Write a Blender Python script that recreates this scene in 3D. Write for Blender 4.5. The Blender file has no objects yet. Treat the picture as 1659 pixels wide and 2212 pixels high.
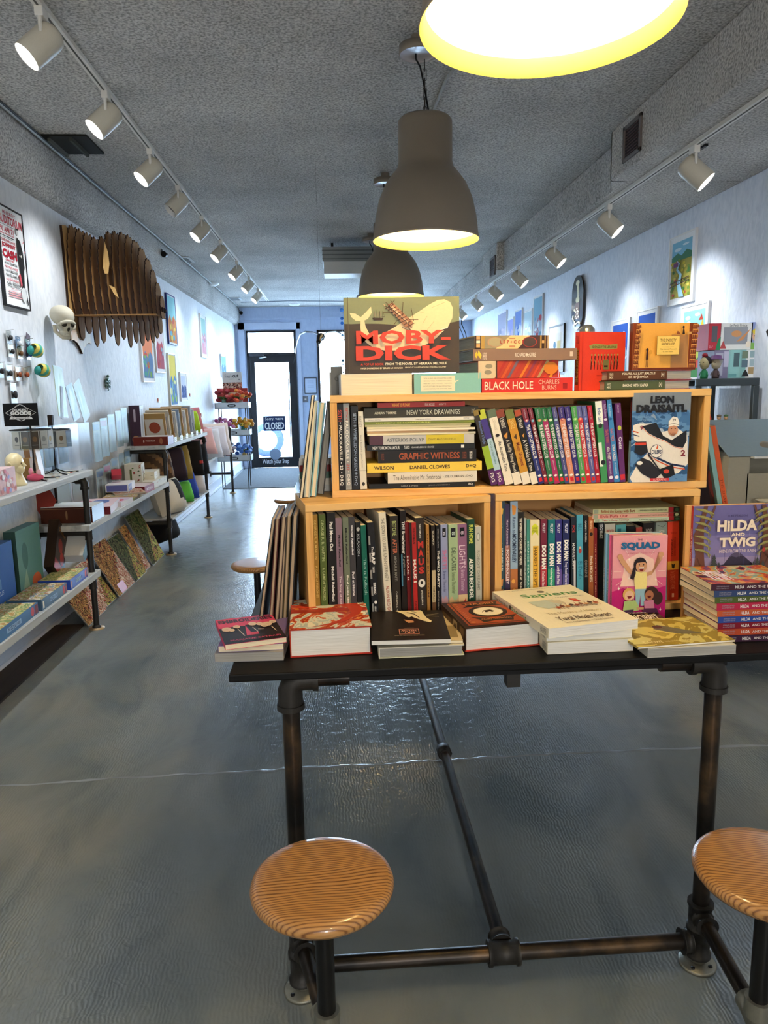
import bpy, math, random
from mathutils import Vector, Matrix
S = bpy.context.scene
COL = S.collection
R = math.radians
PI = math.pi
random.seed(7)

# ------------------------------------------------------------------ camera
CAM_H = 1.4
FPX = 1580.0
# world axes X, Y, Z written in camera coordinates (x right, y down, z forward)
AX = [Vector((0.99779875, -0.0282045, 0.06001796)),
      Vector((-0.06385577, -0.16446755, 0.9843134)),
      Vector((-0.01789106, -0.98597917, -0.16590654))]
cam_data = bpy.data.cameras.new('camera')
cam_data.sensor_fit = 'HORIZONTAL'
cam_data.sensor_width = 36.0
cam_data.lens = 36.0 * FPX / 1659.0
cam_data.clip_start = 0.05
cam = bpy.data.objects.new('camera', cam_data)
COL.objects.link(cam)
M3 = Matrix(((AX[0].x, -AX[0].y, -AX[0].z), (AX[1].x, -AX[1].y, -AX[1].z), (AX[2].x, -AX[2].y, -AX[2].z)))
cam.matrix_world = Matrix.Translation((0, 0, CAM_H)) @ M3.to_4x4()
S.camera = cam


def at(px, py, X=None, Y=None, Z=None):
    """the point of the place that lies on a given world plane in the direction of a photo pixel"""
    c = Vector((px - 829.5, py - 1106.0, FPX))
    r = Vector((AX[0].dot(c), AX[1].dot(c), AX[2].dot(c)))
    t = X / r.x if X is not None else (Y / r.y if Y is not None else (Z - CAM_H) / r.z)
    return Vector((r.x * t, r.y * t, r.z * t + CAM_H))


# ------------------------------------------------------------------ world, exposure
S.view_settings.view_transform = 'Standard'
S.view_settings.look = 'None'
S.view_settings.gamma = 1.0
S.view_settings.use_curve_mapping = False
S.view_settings.exposure = 0.85
W = bpy.data.worlds.new('daylight')
S.world = W
W.use_nodes = True
bgn = W.node_tree.nodes['Background']
bgn.inputs[0].default_value = (0.66, 0.82, 1.0, 1)
bgn.inputs[1].default_value = 15.0
PEND_W = 12.0      # watts of a pendant bulb
PEND_COL = (1.0, 0.76, 0.44)
SPOT_W = 27.0      # watts of a track spotlight
SPOT_COL = (0.93, 0.97, 1.0)
REAR_FILL_W = 45.0     # watts of the unseen fill panel added behind the camera

# ------------------------------------------------------------------ materials
_mats = {}


def lin(c):
    return c / 12.92 if c <= 0.04045 else ((c + 0.055) / 1.055) ** 2.4


def hexc(h):
    h = h.lstrip('#')
    return tuple(lin(int(h[i:i + 2], 16) / 255.0) for i in (0, 2, 4)) + (1.0,)


def new_mat(name):
    m = bpy.data.materials.new(name)
    m.use_nodes = True
    nt = m.node_tree
    return m, nt, nt.nodes['Principled BSDF']


def cm(h, rough=0.45, metal=0.0, var=0.06, alpha=None):
    """plain coloured material with a faint procedural unevenness"""
    if not isinstance(h, str):
        return h
    key = (h, rough, metal, alpha)
    if key in _mats:
        return _mats[key]
    m, nt, p = new_mat('paint_' + h.strip('#'))
    n = nt.nodes.new('ShaderNodeTexNoise')
    n.inputs['Scale'].default_value = 35.0
    mp = nt.nodes.new('ShaderNodeMapRange')
    mp.inputs[3].default_value = 1 - var
    mp.inputs[4].default_value = 1 + var
    hs = nt.nodes.new('ShaderNodeHueSaturation')
    hs.inputs['Color'].default_value = hexc(h)
    nt.links.new(n.outputs[0], mp.inputs[0])
    nt.links.new(mp.outputs[0], hs.inputs['Value'])
    nt.links.new(hs.outputs[0], p.inputs['Base Color'])
    p.inputs['Roughness'].default_value = rough
    p.inputs['Metallic'].default_value = metal
    if rough > .38 and not metal: p.inputs['Specular IOR Level'].default_value = 0.22
    if alpha is not None:
        p.inputs['Alpha'].default_value = alpha
    _mats[key] = m
    return m


def ramp(nt, stops):
    r = nt.nodes.new('ShaderNodeValToRGB')
    e = r.color_ramp.elements
    while len(e) < len(stops):
        e.new(0.5)
    for i, (p, h) in enumerate(stops):
        e[i].position = p
        e[i].color = hexc(h)
    return r


def coords(nt, scale, kind='Object', rot=(0, 0, 0)):
    tc = nt.nodes.new('ShaderNodeTexCoord')
    mp = nt.nodes.new('ShaderNodeMapping')
    mp.inputs['Scale'].default_value = scale
    mp.inputs['Rotation'].default_value = rot
    nt.links.new(tc.outputs[kind], mp.inputs[0])
    return mp.outputs[0]


def bump(nt, p, src, strength, dist):
    b = nt.nodes.new('ShaderNodeBump')
    b.inputs['Strength'].default_value = strength
    b.inputs['Distance'].default_value = dist
    nt.links.new(src, b.inputs['Height'])
    nt.links.new(b.outputs[0], p.inputs['Normal'])


def mix(nt, fac, a, b, mode='MIX'):
    m = nt.nodes.new('ShaderNodeMix')
    m.data_type = 'RGBA'
    m.blend_type = mode
    for s, i in ((fac, 0), (a, 6), (b, 7)):
        if hasattr(s, 'is_linked'):
            nt.links.new(s, m.inputs[i])
        elif isinstance(s, str):
            m.inputs[i].default_value = hexc(s)
        else:
            m.inputs[i].default_value = s
    return m.outputs[2]


def wood(name, light, dark, axis, scale=1.0, rough=0.45, dist=2.5):
    m, nt, p = new_mat(name)
    sc = [22.0 * scale] * 3
    sc['XYZ'.index(axis)] = 1.6 * scale
    v = coords(nt, tuple(sc))
    n = nt.nodes.new('ShaderNodeTexNoise')
    n.inputs['Scale'].default_value = 1.0
    n.inputs['Detail'].default_value = 6
    n.inputs['Distortion'].default_value = dist
    nt.links.new(v, n.inputs[0])
    r = ramp(nt, [(0.3, dark), (0.5, light), (0.75, light)])
    nt.links.new(n.outputs[0], r.inputs[0])
    nt.links.new(r.outputs[0], p.inputs['Base Color'])
    p.inputs['Roughness'].default_value = rough
    p.inputs['Specular IOR Level'].default_value = 0.2
    bump(nt, p, n.outputs[0], 0.15, 0.002)
    return m


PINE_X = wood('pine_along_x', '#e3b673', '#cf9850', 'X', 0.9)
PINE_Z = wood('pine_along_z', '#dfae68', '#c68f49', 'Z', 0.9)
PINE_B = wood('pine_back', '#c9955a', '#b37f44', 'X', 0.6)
PLY = wood('laser_cut_plywood', '#c9a166', '#b98f55', 'Z', 0.7)
BURNT = cm('#2e1c10', 0.8)
PLY_SHADED = wood('shaded_plywood_face', '#a97f4d', '#94693a', 'Z', 0.5, 0.85)  # darker plywood copy, shade painted into the rib faces


def oak():
    m, nt, p = new_mat('varnished_oak')
    v = coords(nt, (1, 1, 1))
    n = nt.nodes.new('ShaderNodeTexNoise')
    n.inputs['Scale'].default_value = 9.0
    n.inputs['Detail'].default_value = 2
    nt.links.new(coords(nt, (.35, 1, 1)), n.inputs[0])
    sep = nt.nodes.new('ShaderNodeSeparateXYZ')
    nt.links.new(v, sep.inputs[0])
    a = nt.nodes.new('ShaderNodeMath'); a.operation = 'MULTIPLY_ADD'
    a.inputs[1].default_value = 0.055
    nt.links.new(n.outputs[0], a.inputs[0]); nt.links.new(sep.outputs[1], a.inputs[2])
    b = nt.nodes.new('ShaderNodeMath'); b.operation = 'MULTIPLY'; b.inputs[1].default_value = 880.0
    nt.links.new(a.outputs[0], b.inputs[0])
    s = nt.nodes.new('ShaderNodeMath'); s.operation = 'SINE'
    nt.links.new(b.outputs[0], s.inputs[0])
    r = ramp(nt, [(0.0, '#bb8a50'), (0.7, '#ae7c44'), (1.0, '#744a28')])
    mr = nt.nodes.new('ShaderNodeMapRange'); mr.inputs[1].default_value = -1
    nt.links.new(s.outputs[0], mr.inputs[0]); nt.links.new(mr.outputs[0], r.inputs[0])
    n2 = nt.nodes.new('ShaderNodeTexNoise'); n2.inputs['Scale'].default_value = 260
    v2 = coords(nt, (0.1, 1, 1)); nt.links.new(v2, n2.inputs[0])
    c = mix(nt, 0.25, r.outputs[0], n2.outputs[0], 'OVERLAY')
    nt.links.new(c, p.inputs['Base Color'])
    p.inputs['Roughness'].default_value = 0.28
    p.inputs['Coat Weight'].default_value = 0.4
    bump(nt, p, s.outputs[0], 0.05, 0.001)
    return m


OAK = oak()


def pipe_mat():
    m, nt, p = new_mat('black_iron_pipe')
    n = nt.nodes.new('ShaderNodeTexNoise')
    n.inputs['Scale'].default_value = 9.0
    n.inputs['Detail'].default_value = 8
    nt.links.new(coords(nt, (1, 1, 1)), n.inputs[0])
    r = ramp(nt, [(0.35, '#1b1a19'), (0.55, '#38312b'), (0.72, '#6a543c')])
    nt.links.new(n.outputs[0], r.inputs[0])
    nt.links.new(r.outputs[0], p.inputs['Base Color'])
    p.inputs['Metallic'].default_value = 0.75
    p.inputs['Roughness'].default_value = 0.36
    bump(nt, p, n.outputs[0], 0.1, 0.002)
    return m


PIPE = pipe_mat()
FITTING = cm('#33312e', 0.5, 0.55, 0.2)
GALV = cm('#8f8d80', 0.45, 0.7, 0.15)
BLACKTUBE = cm('#0c0c0d', 0.35, 0.2)
TABLETOP = cm('#060606', 0.55, 0.0, 0.2)
LAMP = cm('#8c8071', 0.42, 0.2, 0.03)
LAMPIN = cm('#fff6d8', 0.5)
LINING_GLOW = cm('#f4dc58', 0.45)  # lamp glow painted into the lining: yellow at the rim, paler above
LINING_GLOW2 = cm('#fbf2c4', 0.45)
WHITE = cm('#e9e9e6', 0.35)
TRACK = cm('#dedcd4', 0.35)
BEIGE = cm('#c9c4b4', 0.4)
BLK = cm('#111113', 0.45)


def emit(name, h, s):
    m, nt, p = new_mat(name)
    p.inputs['Base Color'].default_value = hexc(h)
    p.inputs['Emission Color'].default_value = hexc(h)
    p.inputs['Emission Strength'].default_value = s
    return m


BULB = emit('lit_bulb', '#ffe6a8', 12.0)
SPOTFACE = emit('lit_spot_lens', '#fffdf4', 9.0)


def clear(name, tint, alpha, rough=0.06):
    m = bpy.data.materials.new(name)
    m.use_nodes = True
    nt = m.node_tree
    nt.nodes.remove(nt.nodes['Principled BSDF'])
    out = nt.nodes['Material Output']
    t = nt.nodes.new('ShaderNodeBsdfTransparent'); t.inputs[0].default_value = hexc(tint)
    g = nt.nodes.new('ShaderNodeBsdfGlossy'); g.inputs[1].default_value = rough
    n = nt.nodes.new('ShaderNodeTexNoise'); n.inputs['Scale'].default_value = 14
    b = nt.nodes.new('ShaderNodeBump'); b.inputs['Strength'].default_value = 0.3 if alpha > 0.1 else 0.0
    b.inputs['Distance'].default_value = 0.01
    nt.links.new(n.outputs[0], b.inputs['Height']); nt.links.new(b.outputs[0], g.inputs['Normal'])
    mx = nt.nodes.new('ShaderNodeMixShader'); mx.inputs[0].default_value = alpha
    nt.links.new(t.outputs[0], mx.inputs[1]); nt.links.new(g.outputs[0], mx.inputs[2])
    nt.links.new(mx.outputs[0], out.inputs[0])
    return m


GLASS = clear('window_glass', '#f4fbff', 0.06, 0.01)
PLASTIC = clear('clear_plastic_film', '#e4e8e6', 0.07, 0.3)
PLASTIC2 = clear('thin_clear_sleeve', '#f6f8f8', 0.1, 0.15)


def pages_mat(name, h, h2):
    m, nt, p = new_mat(name)
    n = nt.nodes.new('ShaderNodeTexNoise')
    n.inputs['Scale'].default_value = 1.0
    n.inputs['Detail'].default_value = 5
    nt.links.new(coords(nt, (1400, 6, 6)), n.inputs[0])
    r = ramp(nt, [(0.3, h2), (0.6, h)])
    nt.links.new(n.outputs[0], r.inputs[0])
    nt.links.new(r.outputs[0], p.inputs['Base Color'])
    p.inputs['Roughness'].default_value = 0.8
    return m


PG = {'cream': pages_mat('cream_page_edges', '#efe3c4', '#cdbb94'),
      'tan': pages_mat('shaded_page_edges', '#b9a284', '#8f7a60'),  # pages of the leaning albums, their shadow painted into the colour
      'white': pages_mat('white_page_edges', '#efece2', '#cfcabb'),
      'grey': pages_mat('grey_page_edges', '#a9a69d', '#84827b')}


def motley(name, cols, scale=9.0, dist=1.5, rough=0.45, stretch=(1, 1, 1), spec=.22):
    """a busy printed picture: patches of several colours"""
    m, nt, p = new_mat(name)
    n = nt.nodes.new('ShaderNodeTexNoise')
    n.inputs['Scale'].default_value = scale
    n.inputs['Detail'].default_value = 4
    n.inputs['Distortion'].default_value = dist
    nt.links.new(coords(nt, stretch), n.inputs[0])
    k = len(cols)
    r = ramp(nt, [(0.28 + 0.44 * i / k, c) for i, c in enumerate(cols)])
    r.color_ramp.interpolation = 'CONSTANT'
    nt.links.new(n.outputs[0], r.inputs[0])
    nt.links.new(r.outputs[0], p.inputs['Base Color'])
    p.inputs['Roughness'].default_value = rough
    p.inputs['Specular IOR Level'].default_value = spec
    return m


# ------------------------------------------------------------------ mesh collector
_text = {}


def text_mesh(s, bold=0.0):
    key = (s, bold)
    if key in _text:
        return _text[key]
    c = bpy.data.curves.new('t', 'FONT')
    c.body = s
    c.resolution_u = 2
    c.offset = bold
    o = bpy.data.objects.new('t', c)
    COL.objects.link(o)
    bpy.context.view_layer.update()
    me = o.to_mesh()
    vs = [(v.co.x, v.co.y) for v in me.vertices]
    fs = [tuple(p.vertices) for p in me.polygons]
    o.to_mesh_clear()
    bpy.data.objects.remove(o)
    bpy.data.curves.remove(c)
    if not vs:
        vs = [(0, 0), (1, 0), (1, 1)]; fs = []
    x0 = min(v[0] for v in vs); x1 = max(v[0] for v in vs)
    y0 = min(v[1] for v in vs); y1 = max(v[1] for v in vs)
    vs = [((v[0] - x0) / (x1 - x0), (v[1] - y0) / (y1 - y0)) for v in vs]
    _text[key] = (vs, fs)
    return _text[key]


class MB:
    def __init__(self):
        self.v = []; self.f = []; self.m = []; self.s = []; self.mats = []

    def add(self, vs, fs, mat, M=None, smooth=False):
        mat = cm(mat)
        if mat not in self.mats:
            self.mats.append(mat)
        mi = self.mats.index(mat)
        b = len(self.v)
        if M is None:
            self.v += [tuple(v) for v in vs]
        else:
            self.v += [tuple(M @ Vector(v)) for v in vs]
        for f in fs:
            self.f.append(tuple(i + b for i in f)); self.m.append(mi); self.s.append(smooth)
        return self

    def box(self, a, b, mat, M=None):
        x0, y0, z0 = a; x1, y1, z1 = b
        return self.add([(x0, y0, z0), (x1, y0, z0), (x1, y1, z0), (x0, y1, z0), (x0, y0, z1), (x1, y0, z1), (x1, y1, z1), (x0, y1, z1)],
                        [(0, 3, 2, 1), (4, 5, 6, 7), (0, 1, 5, 4), (1, 2, 6, 5), (2, 3, 7, 6), (3, 0, 4, 7)], mat, M)

    def tube(self, pts, r, mat, n=14, caps=True, M=None):
        pts = [Vector(p) for p in pts]
        rs = r if isinstance(r, (list, tuple)) else [r] * len(pts)
        vs = []; fs = []
        up = None
        for i, p in enumerate(pts):
            d = (pts[min(i + 1, len(pts) - 1)] - pts[max(i - 1, 0)]).normalized()
            if up is None:
                up = Vector((0, 0, 1)) if abs(d.z) < 0.9 else Vector((0, 1, 0))
            a = d.cross(up).normalized(); b = a.cross(d).normalized(); up = b
            for k in range(n):
                t = 2 * PI * k / n
                vs.append(p + (a * math.cos(t) + b * math.sin(t)) * rs[i])
        for i in range(len(pts) - 1):
            for k in range(n):
                k2 = (k + 1) % n
                fs.append((i * n + k, i * n + k2, (i + 1) * n + k2, (i + 1) * n + k))
        self.add(vs, fs, mat, M, True)
        if caps:
            self.add(vs[:n], [tuple(range(n))[::-1]], mat, M)
            self.add(vs[-n:], [tuple(range(n))], mat, M)
        return self

    def lathe(self, prof, mat, n=40, M=None, smooth=True, closed=False):
        vs = []; fs = []
        for (r, z) in prof:
            for k in range(n):
                t = 2 * PI * k / n
                vs.append((r * math.cos(t), r * math.sin(t), z))
        for i in range(len(prof) - 1):
            for k in range(n):
                k2 = (k + 1) % n
                fs.append((i * n + k, i * n + k2, (i + 1) * n + k2, (i + 1) * n + k))
        return self.add(vs, fs, mat, M, smooth)

    def ball(self, c, r, mat, n=14, M=None):
        rx, ry, rz = r if isinstance(r, (list, tuple)) else (r, r, r)
        vs = []; fs = []
        h = n // 2
        for i in range(h + 1):
            ph = PI * i / h
            for k in range(n):
                t = 2 * PI * k / n
                vs.append((c[0] + rx * math.sin(ph) * math.cos(t), c[1] + ry * math.sin(ph) * math.sin(t), c[2] - rz * math.cos(ph)))
        for i in range(h):
            for k in range(n):
                k2 = (k + 1) % n
                fs.append((i * n + k, i * n + k2, (i + 1) * n + k2, (i + 1) * n + k))
        return self.add(vs, fs, mat, M, True)

    def prism(self, pts, d, mat, M=None, side=None):
        """outline in the XZ plane extruded along Y by d"""
        n = len(pts)
        vs = [(x, 0, z) for x, z in pts] + [(x, d, z) for x, z in pts]
        self.add(vs, [tuple(range(n)), tuple(range(2 * n - 1, n - 1, -1))], mat, M)
        return self.add(vs, [(i, i + n, (i + 1) % n + n, (i + 1) % n) for i in range(n)], side or mat, M)

    def art(self, o, u, v, items, eps=0.00035):
        """flat printing on a face: o corner, u and v the face's edge vectors"""
        o = Vector(o); u = Vector(u); v = Vector(v)
        n = u.cross(v).normalized()
        lu = u.length; lv = v.length
        for k, it in enumerate(items):
            off = n * eps * (1 + k * 0.35)
            P = lambda a, b: o + u * a + v * b + off
            t = it[0]
            if t == 'r':
                _, a, b, c, d, col = it
                self.add([P(a, b), P(c, b), P(c, d), P(a, d)], [(0, 1, 2, 3)], col)
            elif t == 'p':
                self.add([P(a, b) for a, b in it[1]], [tuple(range(len(it[1])))], it[2])
            elif t == 'e':
                _, a, b, ra, rb, col = it[:6]
                q = 20
                self.add([P(a + ra * math.cos(2 * PI * i / q), b + rb * math.sin(2 * PI * i / q)) for i in range(q)], [tuple(range(q))], col)
            elif t == 'l':
                _, pts, w, col = it
                w *= 0.5
                vs = []; fs = []
                for i, (a, b) in enumerate(pts):
                    a0, b0 = pts[max(i - 1, 0)]; a1, b1 = pts[min(i + 1, len(pts) - 1)]
                    dx = (a1 - a0) * lu; dy = (b1 - b0) * lv
                    L = math.hypot(dx, dy) or 1
                    sx = -dy / L * w / lu; sy = dx / L * w / lv
                    vs += [P(a + sx, b + sy), P(a - sx, b - sy)]
                    if i:
                        j = 2 * i
                        fs.append((j - 2, j - 1, j + 1, j))
                self.add(vs, fs, col)
            elif t == 't':
                _, s, a, b, c, d, col = it[:7]
                rot = it[7] if len(it) > 7 else ''
                bold = it[8] if len(it) > 8 else 0.0
                tv, tf = text_mesh(s, bold)
                if rot == 'd':
                    vs = [P(a + (c - a) * y, d - (d - b) * x) for x, y in tv]
                elif rot == 'u':
                    vs = [P(c - (c - a) * y, b + (d - b) * x) for x, y in tv]
                elif rot == 'f':
                    vs = [P(c - (c - a) * x, d - (d - b) * y) for x, y in tv]
                else:
                    vs = [P(a + (c - a) * x, b + (d - b) * y) for x, y in tv]
                self.add(vs, tf, col)
        return self

    def build(self, name, parent=None, bevel=0.0, M=None, subsurf=0):
        me = bpy.data.meshes.new(name)
        me.from_pydata(self.v, [], self.f)
        for m in self.mats:
            me.materials.append(m)
        me.polygons.foreach_set('material_index', self.m)
        me.polygons.foreach_set('use_smooth', self.s)
        me.update()
        o = bpy.data.objects.new(name, me)
        COL.objects.link(o)
        if parent is not None:
            o.parent = parent
        if M is not None:
            o.matrix_local = M
        if bevel:
            b = o.modifiers.new('bevel', 'BEVEL'); b.width = bevel; b.segments = 2; b.limit_method = 'ANGLE'
        if subsurf:
            b = o.modifiers.new('sub', 'SUBSURF'); b.levels = subsurf; b.render_levels = subsurf
        return o


def tag(o, label, cat, group=None, kind=None):
    if label: o['label'] = label
    if cat: o['category'] = cat
    if group: o['group'] = group
    if kind: o['kind'] = kind
    return o


def thing(name, label, cat, loc=(0, 0, 0), rz=0.0, group=None, M=None):
    o = bpy.data.objects.new(name, None)
    o.empty_display_size = 0.05
    COL.objects.link(o)
    if M is not None:
        o.matrix_world = M
    else:
        o.location = loc; o.rotation_euler = (0, 0, rz)
    return tag(o, label, cat, group)


def struct(mb, name, bevel=0.0):
    return tag(mb.build(name, bevel=bevel), None, None, None, 'structure')


def Rz(a): return Matrix.Rotation(a, 4, 'Z')
def Ry(a): return Matrix.Rotation(a, 4, 'Y')
def Rx(a): return Matrix.Rotation(a, 4, 'X')
def Tr(*p): return Matrix.Translation(p if len(p) == 3 else p[0])


POSE = {
    'stand': Matrix.Identity(4),
    'spinefront': Matrix(((0, 0, -1, 0), (0, 1, 0, 0), (1, 0, 0, 0), (0, 0, 0, 1))),
    'pagesfront': Matrix(((0, 1, 0, 0), (0, 0, 1, 0), (1, 0, 0, 0), (0, 0, 0, 1))),
    'faceout': Matrix(((0, 1, 0, 0), (-1, 0, 0, 0), (0, 0, 1, 0), (0, 0, 0, 1))),
}


def book(label, T, D, H, cover, M, spine=(), front=(), pages='cream', hard=False, back=None, spinecol=None, ct=None,
         name='book', cat='book', group=None, jacket=None):
    """canonical: x thickness (front cover at x=T), y depth (spine at y=0), z height"""
    c = 0.0026 if hard else 0.0008
    o_ = 0.004 if hard else 0.0005
    c = ct or min(c, T * 0.2)
    th = thing(name, label, cat, M=M, group=group)
    m = MB()
    m.box((0, 0, 0), (c, D, H), back or cover)
    m.box((T - c, 0, 0), (T, D, H), cover)
    m.box((c, 0, 0), (T - c, c, H), spinecol or cover)
    if spinecol:
        m.box((0, -0.0002, 0), (T, 0, H), spinecol)
    m.art((0, 0, 0), (T, 0, 0), (0, 0, H), spine)
    m.art((T, 0, 0), (0, D, 0), (0, 0, H), front)
    m.build('cover', th)
    p = MB()
    p.box((c, c, o_), (T - c, D - o_, H - o_), PG[pages])
    p.build('page_block', th)
    return th


def pose(kind, loc, T, D, H, rz=0.0, lean=0.0, tip=0.0):
    """loc = lower left corner nearest the viewer"""
    base = Tr(loc) @ Rz(rz) @ Rx(-tip) @ Ry(-lean)
    if kind == 'spinefront':
        base = base @ Tr(H, 0, 0)
    if kind == 'faceout':
        base = base @ Tr(0, T, 0)
    return base @ POSE[kind]
# ------------------------------------------------------------------ lights of the room
def lamp_light(kind, name, loc, energy, col, size=0.05, rot=None, **kw):
    d = bpy.data.lights.new(name, kind)
    d.energy = energy; d.color = col
    if kind in ('POINT', 'SPOT'):
        d.shadow_soft_size = size
    for k, v in kw.items():
        setattr(d, k, v)
    o = bpy.data.objects.new(name, d)
    COL.objects.link(o)
    o.location = loc
    if rot is not None:
        o.rotation_euler = rot
    return o


def aim(o, target):
    o.rotation_euler = (Vector(target) - o.location).to_track_quat('-Z', 'Y').to_euler()


# daylight pouring in through the shop front (set just outside the glass)
for nm, x, z, w_, h_ in (('daylight_door_portal', -1.157, 1.24, .88, 2.46), ('daylight_window_portal', .96, 1.51, 2.58, 1.92)):
    o = lamp_light('AREA', nm, (x, 13.76, z), 1.0, (1, 1, 1), rot=(R(-90), 0, 0), shape='RECTANGLE', size=w_, size_y=h_)
    o.data.cycles.is_portal = True
# unseen fill panel added behind the camera to brighten the room
lamp_light('AREA', 'rear_fill_panel', (0.4, -3.3, 1.7), REAR_FILL_W, (0.95, 0.95, 0.96), rot=(R(108), 0, 0), shape='RECTANGLE', size=3.6, size_y=1.4)

# ------------------------------------------------------------------ room shell
XL, XR, YB, YF = -1.79, 2.5, -3.5, 13.62
ZC, ZS = 2.88, 2.6


def floor_mat():
    m, nt, p = new_mat('painted_concrete')
    v = coords(nt, (1, 1, 1))
    n = nt.nodes.new('ShaderNodeTexNoise'); n.inputs['Scale'].default_value = 1.1
    n.inputs['Detail'].default_value = 3; n.inputs['Distortion'].default_value = 0.2
    nt.links.new(v, n.inputs[0])
    r = ramp(nt, [(0.25, '#6d7a84'), (0.5, '#7f8686'), (0.75, '#979285')])
    nt.links.new(n.outputs[0], r.inputs[0])
    n3 = nt.nodes.new('ShaderNodeTexNoise'); n3.inputs['Scale'].default_value = 3.5; n3.inputs['Detail'].default_value = 8; n3.inputs['Distortion'].default_value = .8
    nt.links.new(coords(nt, (1, .45, 1)), n3.inputs[0])
    r3 = ramp(nt, [(0.3, '#c3ccd2'), (0.5, '#eceeee'), (0.72, '#ffffff')]); nt.links.new(n3.outputs[0], r3.inputs[0])
    nt.links.new(mix(nt, 1.0, r.outputs[0], r3.outputs[0], 'MULTIPLY'), p.inputs['Base Color'])
    w = nt.nodes.new('ShaderNodeTexNoise'); w.inputs['Scale'].default_value = 26
    w.inputs['Detail'].default_value = 5; w.inputs['Distortion'].default_value = 1.2
    nt.links.new(v, w.inputs[0])
    w2 = nt.nodes.new('ShaderNodeTexWave'); w2.inputs['Scale'].default_value = 30
    w2.inputs['Distortion'].default_value = 9; w2.inputs['Detail Scale'].default_value = 0.6
    nt.links.new(v, w2.inputs[0])
    ad = nt.nodes.new('ShaderNodeMath'); ad.operation = 'MULTIPLY_ADD'; ad.inputs[1].default_value = 0.16
    nt.links.new(w2.outputs[1], ad.inputs[0]); nt.links.new(w.outputs[0], ad.inputs[2])
    bump(nt, p, ad.outputs[0], 0.42, 0.0045)
    rr = nt.nodes.new('ShaderNodeMapRange'); rr.inputs[3].default_value = 0.10; rr.inputs[4].default_value = 0.24
    nt.links.new(n.outputs[0], rr.inputs[0]); nt.links.new(rr.outputs[0], p.inputs['Roughness'])
    p.inputs['Specular IOR Level'].default_value = 0.7
    return m


def popcorn():
    m, nt, p = new_mat('grey_popcorn_stucco')
    v = coords(nt, (1, 1, 1))
    n = nt.nodes.new('ShaderNodeTexNoise'); n.inputs['Scale'].default_value = 85
    n.inputs['Detail'].default_value = 3
    nt.links.new(v, n.inputs[0])
    r = ramp(nt, [(0.34, '#96948f'), (0.5, '#c6c3bd'), (0.66, '#e2dfd8')])
    nt.links.new(n.outputs[0], r.inputs[0])
    n2 = nt.nodes.new('ShaderNodeTexNoise'); n2.inputs['Scale'].default_value = 1.6; n2.inputs['Detail'].default_value = 4
    nt.links.new(v, n2.inputs[0])
    r2 = ramp(nt, [(0.3, '#d8d8d8'), (0.7, '#ffffff')])
    nt.links.new(n2.outputs[0], r2.inputs[0])
    nt.links.new(mix(nt, 1.0, r.outputs[0], r2.outputs[0], 'MULTIPLY'), p.inputs['Base Color'])
    p.inputs['Roughness'].default_value = 0.9
    bump(nt, p, n.outputs[0], 0.7, 0.012)
    return m


def plaster(name, h, h2, s=0.35):
    m, nt, p = new_mat(name)
    v = coords(nt, (1, 1, 0.45))
    n = nt.nodes.new('ShaderNodeTexNoise'); n.inputs['Scale'].default_value = 28
    n.inputs['Detail'].default_value = 6; n.inputs['Distortion'].default_value = 0.8
    nt.links.new(v, n.inputs[0])
    r = ramp(nt, [(0.35, h2), (0.6, h)])
    nt.links.new(n.outputs[0], r.inputs[0]); nt.links.new(r.outputs[0], p.inputs['Base Color'])
    p.inputs['Roughness'].default_value = 0.6
    bump(nt, p, n.outputs[0], s, 0.012)
    return m


FLOOR = floor_mat(); POP = popcorn()
WALLM = plaster('white_rough_plaster', '#dfe2e6', '#d3d7dc')
WALLR = plaster('cool_white_rough_plaster', '#dbe1ec', '#cdd5e2')
ENDM = plaster('wall_with_blue_bounce', '#bccbe6', '#b3c3e0', 0.08)  # blue of daylight and floor bounce painted into the wall colour
TRIMW = cm('#d6dbe6', 0.4)

m = MB(); m.box((XL - 0.3, YB, -0.1), (XR + 0.3, YF + 0.1, 0), FLOOR)
# long crack across the paint, its glint put in as a lighter colour
cr = [(-1.3, 2.545), (-0.954, 2.557), (-0.6, 2.567), (-0.35, 2.56), (-0.19, 2.57), (0.14, 2.568), (0.3, 2.577), (0.442, 2.574), (0.7, 2.585), (0.878, 2.582), (1.2, 2.58), (1.64, 2.568), (2.4, 2.575)]
vs = []; fs = []
for i in range(len(cr) - 1):
    for k in range(8):
        t = k / 8
        x = cr[i][0] * (1 - t) + cr[i + 1][0] * t; y = cr[i][1] * (1 - t) + cr[i + 1][1] * t + random.uniform(-.005, .005)
        w = random.uniform(.002, .011)
        j = len(vs)
        vs += [(x, y - w, 0.0003), (x, y, 0.0028), (x, y + w, 0.0003)]
        if j: fs += [(j - 3, j, j + 1, j - 2), (j - 2, j + 1, j + 2, j - 1)]
m.add(vs, fs, cm('#8b9296', 0.18))
struct(m, 'floor')
m = MB(); m.box((XL - 0.3, YB, ZC), (XR + 0.3, YF + 0.1, ZC + 0.1), POP); struct(m, 'ceiling')
m = MB(); m.box((XL - 0.15, YB, 0), (XL, YF + 0.1, ZC), WALLM); struct(m, 'wall_left')
m = MB(); m.box((XR, YB, 0), (XR + 0.15, YF + 0.1, ZC), WALLR); struct(m, 'wall_right')
m = MB(); m.box((XL - 0.15, YB - 0.15, 0), (XR + 0.15, YB, ZC), WALLM); struct(m, 'wall_back')
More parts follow.
